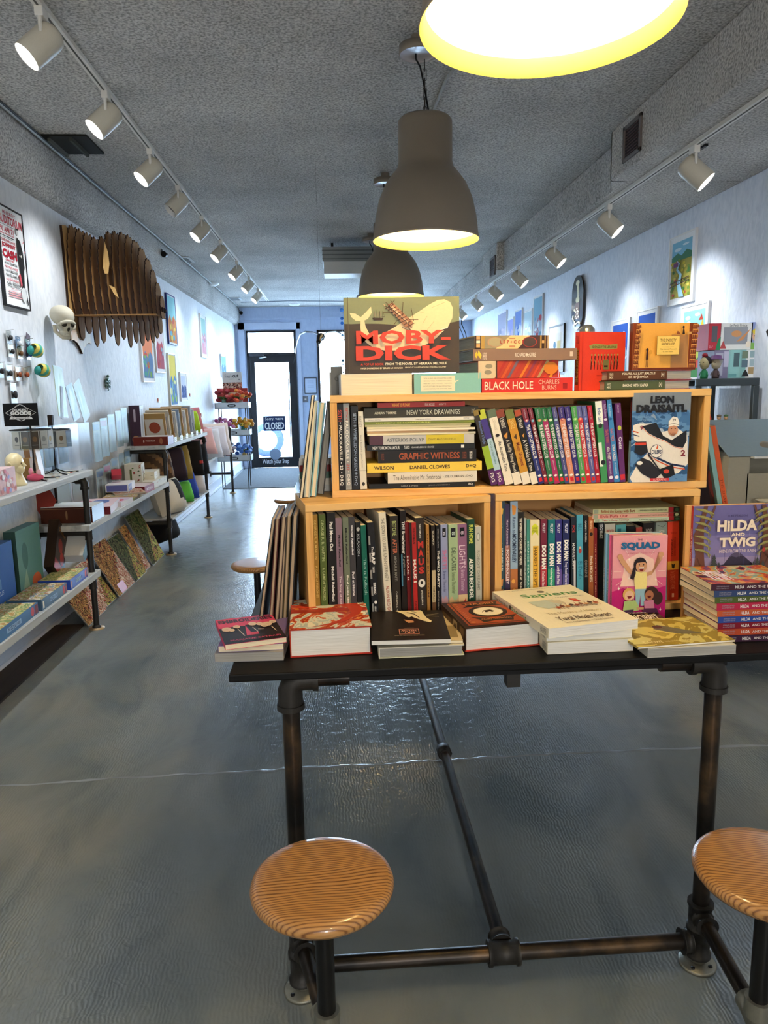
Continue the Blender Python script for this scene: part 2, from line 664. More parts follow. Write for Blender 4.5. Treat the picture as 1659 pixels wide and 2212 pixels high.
# soffits
m = MB()
prof = [(XL, ZC), (XL + 0.09, ZC), (XL + 0.10, 2.72), (XL + 0.085, 2.62), (XL + 0.05, 2.585), (XL, 2.575)]
n = len(prof)
vs = [(x, YB, z) for x, z in prof] + [(x, YF, z) for x, z in prof]
m.add(vs, [(i, (i + 1) % n, (i + 1) % n + n, i + n) for i in range(n)], POP)
struct(m, 'trim_1')
m = MB()
for (x, y0, y1) in ((1.67, YB, 4.55), (1.77, 4.55, YF)):
    m.box((x, y0, ZS), (XR, y1, ZC), POP)
m.add([(1.67, 4.55, ZS), (1.77, 4.78, ZS), (1.77, 4.55, ZS), (1.67, 4.55, ZC), (1.77, 4.78, ZC), (1.77, 4.55, ZC)], [(0, 2, 1), (0, 1, 4, 3)], POP)
m.box((1.70, 7.85, ZS), (1.78, 8.6, ZC), POP)
struct(m, 'trim_2', 0.012)
# baseboards with a low ledge
m = MB(); m.box((XL, YB, 0), (XL + 0.025, YF, 0.15), TRIMW); m.box((XL, YB, 0), (XL + 0.035, YF, 0.035), TRIMW); struct(m, 'baseboard_left', 0.004)
m = MB(); m.box((XR - 0.025, YB, 0), (XR, YF, 0.15), TRIMW); struct(m, 'baseboard_right')
m = MB(); m.box((XL + 0.01, YB, 0.0), (-1.587, 4.42, 0.012), wood('dark_floor_strip', '#2b201a', '#1a1310', 'Y', 0.6, 0.7)); struct(m, 'trim_3')  # thin dark brown strip along the floor below the low shelf
# front (street) wall with door, transom and shop window
D0, D1, DH, TH = -1.60, -0.715, 2.03, 2.47
W0, W1, WB, WT = -0.33, 2.25, 0.55, 2.47
m = MB()
for a, b in (((XL, 0), (D0, ZC)), ((D0, TH), (W1, ZC)), ((D1, 0), (W0, TH)), ((W0, 0), (W1, WB)), ((W1, 0), (XR, ZC))):
    m.box((a[0], YF, a[1]), (b[0], YF + 0.12, b[1]), ENDM)
m.box((XL, YF - 0.02, 2.66), (XR, YF, 2.70), ENDM)
struct(m, 'wall_front')
m = MB()
for a, b in (((D0 - 0.14, 0), (D0 - 0.02, TH + 0.14)), ((D1 + 0.02, 0), (D1 + 0.09, TH + 0.14)), ((D0 - 0.14, TH + 0.02), (D1 + 0.09, TH + 0.14))):
    m.box((a[0], YF - 0.02, a[1]), (b[0], YF, b[1]), cm('#c9d5ec', 0.4))
struct(m, 'trim_4', 0.003)
DARKF = cm('#23282f', 0.35, 0.3)
# door 1
door = bpy.data.objects.new('door_1', None); COL.objects.link(door); door.location = (0, 0, 0); tag(door, None, None, None, 'structure')
m = MB()
y0, y1 = YF - 0.03, YF + 0.06
m.box((D0, y0, 0), (D0 + 0.035, y1, TH), DARKF); m.box((D1 - 0.035, y0, 0), (D1, y1, TH), DARKF)
m.box((D0, y0, TH - 0.035), (D1, y1, TH), DARKF); m.box((D0, y0, DH), (D1, y1, DH + 0.05), DARKF)
m.build('door_frame', door, 0.003)
m = MB()
y0, y1 = YF - 0.01, YF + 0.04
a0, a1 = D0 + 0.035, D1 - 0.035
m.box((a0, y0, 0.005), (a0 + 0.10, y1, DH), DARKF); m.box((a1 - 0.10, y0, 0.005), (a1, y1, DH), DARKF)
m.box((a0 + .1, y0, DH - 0.12), (a1 - .1, y1, DH), DARKF); m.box((a0 + .1, y0, 0.005), (a1 - .1, y1, 0.19), DARKF)
m.art((a0, y0, 0.005), (a1 - a0, 0, 0), (0, 0, 0.19), [('t', 'Watch your Step', 0.2, 0.25, 0.8, 0.8, cm('#e8ecf2'), '', 0.01)], 0.001)
m.build('door_leaf', door, 0.003)
m = MB(); m.box((a0 + .1, YF + .01, .19), (a1 - .1, YF + .018, DH - .12), GLASS); m.build('door_glass', door)
m = MB(); m.box((D0 + .035, YF + .01, DH + .05), (D1 - .035, YF + .018, TH - .035), GLASS); m.build('transom_glass', door)
m = MB(); m.tube([(a1 - 0.115, YF - 0.05, 0.55), (a1 - 0.115, YF - 0.05, 1.62)], 0.012, cm('#c8ccd2', 0.3, 0.8)); m.build('push_bar', door)
m = MB(); m.box((a0 + .02, YF - .08, DH - .01), (a0 + .27, YF - .03, DH + .05), cm('#4a4e55', .4, .5))
m.tube([(a0 + .25, YF - .06, DH + .0), (a0 + .33, YF - .16, DH - .03), (a0 + .2, YF - .05, DH - .04)], .008, cm('#c8ccd2', .3, .8), 8)
m.build('door_closer', door)
# window 1
win = bpy.data.objects.new('window_1', None); COL.objects.link(win); tag(win, None, None, None, 'structure')
m = MB()
y0, y1 = YF - 0.02, YF + 0.06
for a, b in (((W0, WB), (W0 + .04, WT)), ((W1 - .04, WB), (W1, WT)), ((W0, WB), (W1, WB + .05)), ((W0, WT - .04), (W1, WT)), ((.93, WB), (.98, WT))):
    m.box((a[0], y0, a[1]), (b[0], y1, b[1]), DARKF)
m.build('window_frame', win)
m = MB(); m.box((W0 + .04, YF + .01, WB + .05), (W1 - .04, YF + .018, WT - .04), GLASS); m.build('window_pane', win)
# entrance mat
m = MB(); m.box((-1.70, 10.72, 0.0), (-0.66, 13.45, 0.008), motley('worn_grey_carpet', ['#4b5157', '#5a6067', '#6a7076'], 60, 2, 0.9))
m.build('door_mat'); o = COL.objects['door_mat']; tag(o, 'long grey runner mat on the floor inside the front door', 'mat')

# ------------------------------------------------------------------ outside the shop front
m = MB(); m.box((-14, YF + 0.15, -0.12), (14, 60, -0.05), cm('#b9bcc0', 0.9)); tag(m.build('pavement'), None, None, None, 'structure')


def car():
    t = thing('parked_car', 'pale car parked outside, its front wheel showing through the glass door', 'car', (-2.55, 16.7, -0.05))
    body = [(-3.2, .35), (-3.25, .75), (-3.0, 1.0), (-2.2, 1.1), (-1.5, 1.5), (0, 1.52), (.75, 1.1), (1.6, .95), (1.78, .8), (1.8, .4), (1.45, .3)]
    def arch(cx):
        return [(cx + .43 * math.cos(a), .36 + .43 * math.sin(a)) for a in [i * PI / 10 for i in range(11)]]
    out = body + [(x, max(z, .3)) for x, z in arch(.95)] + [(x, max(z, .3)) for x, z in arch(-1.9)]
    m = MB(); m.prism(out, 1.7, cm('#dfe6f2', 0.25, .2)); m.build('body', t, 0.03)
    m = MB(); m.prism([(-1.4, 1.12), (-1.15, 1.42), (-.1, 1.44), (.45, 1.12)], 1.74, cm('#5d7289', .1, .3), Tr(0, -.02, 0)); m.build('side_window', t)
    m = MB(); m.ball((1.72, .1, .75), (.1, .25, .1), cm('#7fa3cf', .1)); m.build('headlight', t)
    for cx in (.95, -1.9):
        m = MB(); Mx = Tr(cx, 0, .36) @ Rx(R(90))
        m.lathe([(.24, -.2), (.34, -.2), (.37, -.16), (.37, .02), (.34, .06), (.24, .06)], cm('#39465e', .7), 36, Mx)
        m.build('tyre', t)
        m = MB(); m.lathe([(.0, .03), (.05, .04), (.07, .02)], cm('#c9d6e8', .2, .5), 20, Mx)
        m.lathe([(.2, .02), (.245, .06), (.245, -.1)], cm('#c9d6e8', .2, .5), 36, Mx)
        for k in range(7):
            a = 2 * PI * k / 7
            m.tube([(.05 * math.cos(a), .05 * math.sin(a), .02), (.23 * math.cos(a), .23 * math.sin(a), .03)], .02, cm('#c9d6e8', .2, .5), 6, M=Mx)
        m.build('wheel_rim', t)


car()
m = MB()
for k in range(3):
    a = at(585 + 25 * k, 850 - 12 * k, Y=24)
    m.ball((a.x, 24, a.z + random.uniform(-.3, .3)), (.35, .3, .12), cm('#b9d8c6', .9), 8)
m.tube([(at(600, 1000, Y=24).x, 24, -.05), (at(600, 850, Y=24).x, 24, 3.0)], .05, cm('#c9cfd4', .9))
tag(m.build('street_tree'), 'slender street tree, washed out by daylight beyond the glass door', 'tree')
# closed sign
p0 = at(568, 899, Y=YF - .03); p1 = at(617, 930, Y=YF - .03)
t = thing('closed_sign', 'dark blue CLOSED sign hung on the glass of the door', 'sign', (p0.x, YF - .035, p1.z))
w, h = p1.x - p0.x, p0.z - p1.z
m = MB(); m.box((0, 0, 0), (w, .004, h), cm('#1e2f55', .4))
m.art((0, 0, 0), (w, 0, 0), (0, 0, h), [('t', 'CLOSED', .06, .1, .94, .58, WHITE, '', .03), ('t', "Sorry, we're", .1, .66, .92, .93, WHITE)], .001)
m.build('sign_panel', t)
m = MB(); m.tube([(w * .1, .002, h), (w * .5, .006, h + .12), (w * .9, .002, h)], .0015, WHITE, 6); m.build('cord', t)
m = MB()
p0 = at(595, 981, Y=YF - .003)
q = [(p0.x + .11 * math.cos(R(22.5 + 45 * k)), p0.z + .11 * math.sin(R(22.5 + 45 * k))) for k in range(8)]
m.prism(q, .003, cm('#8797ad', .5), Tr(0, YF - .013, 0)); tag(m.build('door_sticker'), 'grey eight-sided sticker low on the door glass', 'sticker')
# framed notice + switch
p0 = at(657, 816, Y=YF); p1 = at(685, 850, Y=YF)
w, h = p1.x - p0.x, p0.z - p1.z
t = thing('framed_notice', 'small notice in a thin dark frame beside the front door', 'frame', (p0.x, YF - .015, p1.z))
m = MB(); m.box((0, 0, 0), (w, .015, .012), DARKF); m.box((0, 0, h - .012), (w, .015, h), DARKF); m.box((0, 0, 0), (.012, .015, h), DARKF); m.box((w - .012, 0, 0), (w, .015, h), DARKF); m.build('picture_frame', t)
m = MB(); m.box((.01, .005, .01), (w - .01, .012, h - .01), cm('#cfdcf5', .6))
m.art((.01, .005, .01), (w - .02, 0, 0), (0, 0, h - .02), [('r', .22, .12 + .06 * i, .78, .13 + .06 * i, '#8a9bc0') for i in (0, 1, 4, 5, 6, 9, 10, 11, 12)], .001); m.build('notice_paper', t)
p0 = at(654, 856, Y=YF); p1 = at(666, 869, Y=YF)
m = MB(); m.box((p0.x, YF - .008, p1.z), (p1.x, YF, p0.z), cm('#6f7580', .35, .4))
m.box((p0.x + .035, YF - .014, p1.z + .04), (p0.x + .045, YF - .008, p0.z - .04), WHITE); m.box((p1.x - .045, YF - .014, p1.z + .04), (p1.x - .035, YF - .008, p0.z - .04), WHITE)
tag(m.build('light_switch'), 'grey double light switch plate on the blue wall by the door', 'switch')
# strings of dots in the shop window
for i, (px, py, r, c) in enumerate([(738, 670, .035, '#5f93d6'), (738, 679, .012, '#dfe9f6'), (738.5, 688, .028, '#3f6fb4'), (739, 698, .028, '#3d78c2')]):
    if i == 0:
        t = thing('dot_garland', 'string of blue paper dots hanging before the shop window', 'garland', (at(738, 670, Y=13.45).x, 13.45, 0))
        m = MB(); m.tube([(0, 0, 1.1), (0, 0, ZC)], .0015, WHITE, 5); m.build('string', t)
    a = at(px, py, Y=13.45)
    m = MB(); m.lathe([(0.0001, 0), (r, 0), (r, .004), (0.0001, .004)], c, 18, Tr(0, 0, a.z) @ Rx(R(90))); m.build('paper_dot', t)
for px, py, r, c in [(739.5, 724, .025, '#5d86a4'), (740, 735, .012, '#c9d9e6'), (741, 779, .026, '#4b7384'), (741, 787, .016, '#8fb0bf'), (742, 804, .016, '#4b7384')]:
    a = at(px, py, Y=13.45)
    m = MB(); m.lathe([(0.0001, 0), (r, 0), (r, .004), (0.0001, .004)], c, 18, Tr(0, 0, a.z) @ Rx(R(90))); m.build('paper_dot', t)

# ------------------------------------------------------------------ ceiling fittings
def grille(name, label, corners, nrm, dark):
    pass


def vent(y, z, label, w=.25, h=.19, x=1.67):
    t = thing('air_vent', label, 'vent', (x, y, z), group='brown air vents in the right soffit')
    m = MB()
    c = cm('#6b625e', .5, .3)
    m.box((-.012, -w / 2, -h / 2), (0, w / 2, -h / 2 + .02), c); m.box((-.012, -w / 2, h / 2 - .02), (0, w / 2, h / 2), c)
    m.box((-.012, -w / 2, -h / 2), (0, -w / 2 + .025, h / 2), c); m.box((-.012, w / 2 - .025, -h / 2), (0, w / 2, h / 2), c)
    m.build('vent_frame', t, .002)
    m = MB(); m.box((-.004, -w / 2 + .02, -h / 2 + .015), (-.001, w / 2 - .02, h / 2 - .015), cm('#231c1a', .6))
    for k in range(9):
        zz = -h / 2 + .03 + k * (h - .06) / 8
        m.box((-.01, -w / 2 + .04, zz - .002), (-.004, w / 2 - .04, zz + .002), cm('#57443e', .5))
    m.build('vent_louvres', t)


vent(4.22, 2.735, 'brown louvred air vent in the right soffit, nearest the camera')
vent(8.02, 2.66, 'small brown air vent far along the right soffit', .26, .2, 1.70)
# open hatch and grilles on the left of the ceiling
m = MB()
m.box((-1.66, 4.62, ZC - .012), (-1.40, 4.95, ZC - .001), cm('#22231f', .9)); m.box((-1.63, 4.65, ZC - .03), (-1.615, 4.95, ZC - .01), cm('#55584f', .8))
m.box((-1.50, 4.63, ZC - .035), (-1.485, 4.93, ZC - .01), cm('#3c3f38', .8))
tag(m.build('ceiling_register'), 'dark open register hole in the ceiling at upper left', 'vent')
for px, py, lb in ((392, 560, 'white square ceiling grille by the left camera, nearer one'), (505, 645, 'white square ceiling grille close to the front wall')):
    a = at(px, py, Z=ZC)
    m = MB(); m.box((a.x - .12, a.y - .18, ZC - .012), (a.x + .12, a.y + .18, ZC - .001), cm('#c3c8c9', .5))
    for k in range(5): m.box((a.x - .09, a.y - .13 + k * .06, ZC - .018), (a.x + .09, a.y - .115 + k * .06, ZC - .012), cm('#9ba1a3', .5))
    tag(m.build('ceiling_grille'), lb, 'vent')
for px, py, lb in ((457, 612, 'flat white smoke detector on the ceiling beside the left soffit'), (636, 656, 'small white detector on the ceiling near the front door')):
    a = at(px, py, Z=ZC)
    m = MB(); m.lathe([(0.0001, -.035), (.07, -.033), (.10, -.015), (.105, 0)], WHITE, 28, Tr(a.x, a.y, ZC)); tag(m.build('smoke_detector'), lb, 'detector')
for px, py, s, lb in ((355, 550, 1.0, 'small black security camera on the left soffit, nearer one'), (521, 676, 1.1, 'small black security camera in the far left corner')):
    a = at(px, py, X=-1.66)
    t = thing('security_camera', lb, 'camera', a)
    m = MB(); m.tube([(0, -.03, 0), (0, .0, 0)], .028 * s, BLK); m.tube([(0, 0, 0), (0, .07, .01)], .022 * s, BLK); m.build('camera_body', t)
    m = MB(); m.tube([(-.04, .05, .03), (0, .03, .0)], .01, BLK, 8); m.box((-.05, .02, .0), (-.03, .09, .06), BLK); m.build('bracket', t)
# conduit along the left ceiling corner and on the ceiling
m = MB(); m.tube([(-1.67, 2.0, ZC - .012), (-1.67, 6.2, ZC - .012), (-1.665, 9.0, ZC - .014), (-1.67, 13.4, ZC - .012)], .009, cm('#a9adac', .5), 8)
m.tube([(-1.655, 2.0, ZC - .008), (-1.66, 6.6, ZC - .012)], .005, cm('#2a2b2b', .5), 6)
tag(m.build('cable_conduit'), 'thin grey conduit running along the left soffit edge', 'pipe')
m = MB(); a = at(965, 165, Z=ZC); b = at(930, 250, Z=ZC); m.tube([(a.x, a.y, ZC - .008), (b.x, b.y, ZC - .008)], .008, cm('#a2a09a', .5), 8); m.tube([(a.x, a.y, ZC - .008), (a.x + .25, a.y - 1.2, ZC - .008)], .008, cm('#a2a09a', .5), 8)
tag(m.build('ceiling_conduit'), 'short grey conduit on the ceiling behind the middle pendant lamp', 'pipe')
m = MB(); m.tube([at(520, 653, Y=12.2), at(620, 650, Y=12.2), at(745, 652, Y=12.2) + Vector((0, 0, .01)), at(900, 648, Y=12.2)], .006, cm('#596271', .6), 6); tag(m.build('ceiling_cable'), 'thin dark cable strung across the ceiling near the front wall', 'cable')
m = MB(); pts = [Vector((at(997, 700, Y=13.5).x, 13.5, ZC))] + [at(x, y, Y=13.5) for x, y in ((997, 700), (1006, 720), (1012, 760), (1004, 790), (1010, 815))]
m.tube(pts, .008, BLK, 6); m.tube([p + Vector((-.05, 0, -.03)) for p in pts], .006, BLK, 6); tag(m.build('hanging_cables'), 'loose black cables hanging in the far right corner', 'cable')
# box heater
t = thing('ceiling_heater', 'long grey box heater fixed under the ceiling, behind the pendant lamps', 'heater', (0, 0, 0))
a = at(696, 540, Y=7.6); b = at(812, 520, Y=7.6)
m = MB(); m.box((a.x, 7.6, 2.66), (b.x + .1, 8.1, 2.80), cm('#8b9090', .4, .3))
for k in range(3): m.box((a.x - .003, 7.594, 2.68 + .04 * k), (b.x + .1, 7.6, 2.69 + .04 * k), cm('#6a6f70', .4, .3))
m.build('housing', t, .004)
m = MB(); m.add([(a.x + .01, 7.61, 2.66), (b.x + .1, 7.61, 2.66), (b.x + .1, 7.72, 2.56), (a.x + .01, 7.72, 2.56), (b.x + .1, 8.05, 2.56), (a.x + .01, 8.05, 2.56), (a.x + .01, 8.09, 2.66)], [(0, 1, 2, 3), (3, 2, 4, 5), (0, 3, 5, 6)], cm('#d5d4cf', .4)); m.build('diffuser_panel', t)
m = MB()
for x in (a.x + .1, b.x): m.tube([(x, 7.85, 2.8), (x, 7.85, ZC)], .012, BLK, 8)
m.build('hanger', t)


# pendant lamps
def pendant(x, y, zr, label, chain=True):
    t = thing('pendant_lamp', label, 'lamp', (x, y, zr), group='grey dome pendant lamps in a row over the tables')
    S_ = .235 / .47
    prof = [(.1175, .497), (.108, .508), (0.02, .512), (0.0001, .512)]
    out = [(.236, 0), (.238, .004), (.236, .01), (.232, .03), (.224, .10), (.208, .17), (.18, .235), (.15, .275), (.128, .30), (.122, .315), (.119, .33), (.1185, .48)] + prof
    m = MB(); m.lathe(out, LAMP, 64); m.build('lamp_shade', t)
    inn = [(.236, 0), (.229, .008), (.225, .035), (.218, .10), (.202, .168), (.174, .23), (.144, .27), (.12, .30), (.11, .33), (.10, .40), (.0001, .40)]
    m = MB(); m.lathe(inn[4:][::-1], LAMPIN, 64); m.lathe(inn[2:5][::-1], LINING_GLOW2, 64); m.lathe(inn[:3][::-1], LINING_GLOW, 64); m.build('shade_lining', t)
    m = MB(); m.ball((0, 0, .20), (.055, .055, .06), BULB, 20); m.tube([(0, 0, .25), (0, 0, .39)], .02, WHITE, 14); m.build('light_bulb', t)
    top = .512
    ceil = ZC - zr
    cx = -.05; cy = -.12
    m = MB()
    L = ceil - .09 - top
    nl = max(2, int(L / .035))
    for k in range(nl):
        z0 = top + k * L / nl; z1 = z0 + L / nl * 1.12
        w = .007
        pts = [(-w, 0, z0), (-w, 0, z1), (0, 0, z1 + .004), (w, 0, z1), (w, 0, z0), (0, 0, z0 - .004), (-w, 0, z0)]
        if k % 2: pts = [(0, a_, z_) for a_, _, z_ in pts]
        m.tube(pts, .0018, cm('#3d3833', .4, .6), 6)
    m.build('chain', t)
    m = MB(); m.tube([(.02, 0, top), (.01, 0, top + .06), (-.005, -.003, top + .14), (-.02, -.01, top + .2), (cx + .01, -.02, ceil - .09), (cx + .01, -.02, ceil - .07)], .004, BLK, 8); m.build('cord', t)
    m = MB(); m.lathe([(.078, ceil - .075), (.082, ceil - .072), (.082, ceil - .04), (.0001, ceil - .038)], LAMP, 40, Tr(cx + .02, -.02, 0)); m.lathe([(0.0001, ceil - .065), (.078, ceil - .065), (.078, ceil - .075)], cm('#b9b4b6', .3, .4), 40, Tr(cx + .02, -.02, 0))
    m.tube([(cx + .02, -.02, ceil - .04), (cx + .02, -.02, ceil)], .03, LAMP, 14)
    m.build('ceiling_canopy', t)
    lamp_light('POINT', 'pendant_light', (x, y, zr + .12), PEND_W, PEND_COL, .05)


pendant(.405, 1.44, 2.05, 'grey dome pendant lamp at the very top, its bright white inside facing the camera')
pendant(.418, 3.41, 2.05, 'grey dome pendant lamp with glowing yellow rim above the bookcase')
pendant(.41, 5.42, 2.05, 'grey dome pendant lamp right behind the one above the bookcase')
pendant(.40, 7.42, 2.05, 'grey pendant lamp hidden but for its canopy by the box heater')
pendant(.40, 9.45, 2.05, 'farthest pendant lamp of the row, only its canopy showing')
for y in (-.55, -2.4):  # unseen warm fill lamps added behind the camera, in line with the pendants
    lamp_light('POINT', 'rear_fill_lamp', (.4, y, 2.15), PEND_W, PEND_COL, .06)


# track lights
def track(x, z, y0, y1, label):
    t = thing('lighting_track', label, 'track', (x, 0, z))
    m = MB(); m.box((-.018, y0, -.02), (.018, y1, 0), TRACK)
    m.box((-.004, y0 + .02, -.0215), (.004, y1 - .02, -.0195), cm('#55544f', .5))
    m.build('track_rail', t)


track(-1.09, ZC, -2.5, 12.6, 'white lighting track running along the ceiling on the left')
track(1.84, ZS, -2.5, 12.0, 'white lighting track running along the right soffit')


def head(x, z, y, side, label, lit=True, vis=True, e=1.0):
    """side -1 throws light on the left wall, +1 on the right wall"""
    d = Vector((side * .55, -.35 * 0 - .30, -.62)).normalized()
    tgt = Vector((XL if side < 0 else XR, y - .1, 1.55))
    pos = Vector((x + side * .03, y, z - .15))
    if vis:
        t = thing('track_spotlight', label, 'spotlight', (x, y, z - .02), group='white spotlights on the left track' if side < 0 else 'white spotlights on the right track')
        m = MB(); m.box((-.016, -.04, -.035), (.016, .02, 0), TRACK); m.tube([(0, -.03, -.03), (0, -.03, -.09)], .008, TRACK, 10); m.build('track_adapter', t, .003)
        q = d.to_track_quat('-Z', 'Y').to_matrix().to_4x4()
        c = Tr(side * .02, .01, -.12) @ q
        m = MB(); m.lathe([(.054, -.075), (.056, -.07), (.056, .045), (.052, .068), (.038, .082), (.0001, .086)], BEIGE, 32, c)
        m.lathe([(.054, -.075), (.049, -.07), (.047, -.02)], WHITE, 32, c)
        m.build('lamp_head', t)
        m = MB(); m.lathe([(0.0001, -.045), (.047, -.045)], SPOTFACE if lit else cm('#8b8a84', .2), 24, c); m.build('lens', t)
        pos = Vector((x, y, z - .02)) + (c @ Vector((0, 0, -.09)))
    if lit:
        o = lamp_light('SPOT', 'spotlight_beam', pos, SPOT_W * e * (1.15 if y < 6 else .7), SPOT_COL, .03, spot_size=R(92), spot_blend=1.0)
        aim(o, tgt)


LY = [3.17, 3.97, 4.84, 5.64, 6.57, 7.58, 8.77, 9.93, 11.03]
wl = ['nearest, large in the top left corner', 'second from the near end', 'third from the near end', 'tilted down and unlit, fourth from the near end', 'fifth from the near end, above the wooden head', 'sixth from the near end', 'seventh from the near end', 'second from the far end', 'farthest, at the end of the track']
for y, s in zip(LY, wl):
    head(-1.09, ZC, y, -1, 'white spotlight on the left ceiling track, ' + s, lit=('unlit' not in s))
RY = [3.85, 5.04, 6.28, 7.5, 8.6, 9.75, 10.95]
wr = ['nearest, large at the upper right', 'second from the near end', 'third from the near end', 'fourth from the near end', 'fifth from the near end', 'second from the far end', 'farthest, next to the pop-up whale book']
for y, s in zip(RY, wr):
    head(1.84, ZS, y, 1, 'white spotlight on the right soffit track, ' + s)
for y in (.6, 1.9):
    head(-1.09, ZC, y, -1, '', vis=False, e=.6); head(1.84, ZS, y, 1, '', vis=False, e=.6)
m = MB(); m.box((1.875, 3.80, ZS - .03), (1.89, 3.95, ZS - .018), BLK); tag(m.build('track_feed'), 'short black feed clip beside the nearest right spotlight', 'fitting')
# ------------------------------------------------------------------ pipe tables with fixed stools
TZ = 0.81


def flange(m, x, y, z=0.0, r=.043):
    m.lathe([(.0001, .012), (.019, .014), (.021, .03), (.017, .032)], GALV, 24, Tr(x, y, z))
    m.lathe([(.0001, .0), (r, 0), (r + .001, .006), (r - .002, .009), (.0001, .010)], GALV, 32, Tr(x, y, z))
    for k in range(4):
        a = PI / 4 + k * PI / 2
        m.lathe([(.0001, .0115), (.005, .0115), (.005, .009)], BLK, 10, Tr(x + .031 * math.cos(a), y + .031 * math.sin(a), z))


def collar(m, p, d, r=.026, L=.05):
    """a pipe fitting: barrel with rolled lips"""
    p = Vector(p); d = Vector(d).normalized()
    h = d * L / 2
    m.tube([p - h, p - h * .78, p - h * .75, p + h * .75, p + h * .78, p + h], [r * 1.14, r * 1.14, r, r, r * 1.14, r * 1.14], FITTING, 18)


def table(y0, y1, label, x0=-.245, x1=1.02, lx=(-.12, .84), front=True, stools=(), slabel=None):
    t = thing('pipe_table', label, 'table', (0, 0, 0), group=None)
    m = MB(); m.box((x0, y0, TZ - .018), (x1, y1, TZ), TABLETOP); m.build('tabletop', t, .003)
    ly = (y0 + .045, y1 - .1)
    for i, x in enumerate(lx):
        for j, y in enumerate(ly):
            m = MB()
            top = TZ - .045
            m.tube([(x, y, .03), (x, y, top - .03)], .0195, PIPE, 20)
            sx = 1 if i == 0 else -1
            m.tube([(x, y, top - .05), (x, y, top - .012), (x + sx * .006, y, top + .004), (x + sx * .02, y, top + .012), (x + sx * .05, y, top + .012)], [.027, .027, .027, .026, .025], FITTING, 18)
            m.tube([(x, y, top - .056), (x, y, top - .044)], .0305, FITTING, 20)
            m.tube([(x + sx * .05, y, top + .012), (x + sx * .062, y, top + .012)], .028, FITTING, 18)
            m.tube([(x + sx * .06, y, top + .012), (x + sx * .13, y, top + .012)], .018, PIPE, 16)
            collar(m, (x, y, .066), (0, 0, 1), .0265, .075)
            collar(m, (x, y, .135), (0, 0, 1), .0265, .07)
            flange(m, x, y)
            m.build('leg', t)
    for y in ly:
        m = MB()
        m.tube([(lx[0] + .02, y, .066), (lx[1] - .02, y, .066)], .0185, PIPE, 20)
        for sx, x in ((1, lx[0]), (-1, lx[1])): collar(m, (x + sx * .032, y, .066), (1, 0, 0), .026, .022)
        collar(m, (.36, y, .066), (1, 0, 0), .0265, .075)
        collar(m, (.36, y + (.035 if y == ly[0] else -.035), .070), (0, 1, 0), .024, .03)
        m.build('cross_bar', t)
    m = MB()
    m.tube([(.36, ly[0] + .02, .07), (.36, ly[1] - .02, .07)], .0165, PIPE, 20)
    for yy in (.98,):
        m.tube([(.36, ly[0] + yy - .03, .07), (.36, ly[0] + yy - .022, .07), (.36, ly[0] + yy - .02, .07), (.36, ly[0] + yy + .02, .07), (.36, ly[0] + yy + .022, .07), (.36, ly[0] + yy + .03, .07)], [.022, .022, .027, .027, .022, .022], FITTING, 8)
    m.build('centre_pipe', t)
    m = MB(); m.box((x0 + .16, y0 + .03, TZ - .038), (x1 - .16, y0 + .07, TZ - .018), BLK)
    m.box((.36, y0 + .035, TZ - .07), (.39, y0 + .065, TZ - .036), FITTING)
    m.tube([(.375, y0 + .05, TZ - .05), (.375, y1 - .1, TZ - .05)], .016, PIPE, 12)
    m.build('top_brace', t)
    for (sx, sy, lxx, lyy, g) in stools:
        s = MB()
        arm = Vector((sx - lxx, sy - lyy, 0)); al = arm.length; a = arm.normalized()
        s.tube([Vector((lxx, lyy, .135)) + a * .02, Vector((sx, sy, .125)) - a * .02], .0165, PIPE, 18)
        collar(s, Vector((lxx, lyy, .135)) + a * .03, a, .023, .03)
        s.tube([Vector((sx, sy, .125)) - a * .045, Vector((sx, sy, .125)) - a * .02, Vector((sx, sy, .115)), Vector((sx, sy, .15))], [.025, .025, .026, .026], GALV, 18)
        s.tube([(sx, sy, .13), (sx, sy, .168)], .0265, GALV, 18)
        s.tube([(sx, sy, .15), (sx, sy, .435)], .0185, BLACKTUBE, 24)
        s.tube([(sx, sy, 0), (sx, sy, .1)], .016, PIPE, 16)
        flange(s, sx, sy)
        so = s.build('stool_post', t)
        q = MB()
        pr = [(.0001, -.012), (.115, -.012), (.132, -.008), (.1395, .002), (.140, .008), (.137, .016), (.128, .0215), (.11, .0225), (.0001, .0225)]
        q.lathe(pr, OAK, 72)
        qo = q.build('stool_seat', so, M=Tr(sx, sy, .4425) @ Rz(g))
        if slabel: pass
        qo['label'] = 'round varnished oak seat'
    return t


table(1.485, 4.10, 'long black pipe-legged table in front, loaded with books and pine crates',
      stools=((-.055, 1.295, -.12, 1.53, .1), (.82, 1.25, .84, 1.53, -.25), (-.47, 3.99, -.12, 4.0, .5)))
table(4.5, 6.55, 'second black pipe-legged table hidden behind the bookcases, its stool showing at left', stools=((-.435, 6.40, -.12, 6.45, .2),))


# ------------------------------------------------------------------ pine crates
def crate(name, label, x, y, z, W_, D_, H_, rz, t_=.018):
    c = thing(name, label, 'bookcase', (x, y, z), rz)
    m = MB(); m.box((0, 0, H_ - t_), (W_, D_, H_), PINE_X); m.build('top_board', c, .0015)
    m = MB(); m.box((0, 0, 0), (W_, D_, t_), PINE_X); m.build('bottom_board', c, .0015)
    for a in (0, W_ - t_):
        m = MB(); m.box((a + .0003, 0.001, t_), (a + t_ - .0003, D_ - .0003, H_ - t_), PINE_Z); m.build('side_panel', c, .001)
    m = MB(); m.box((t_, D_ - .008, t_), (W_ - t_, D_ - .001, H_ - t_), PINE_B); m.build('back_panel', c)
    return c


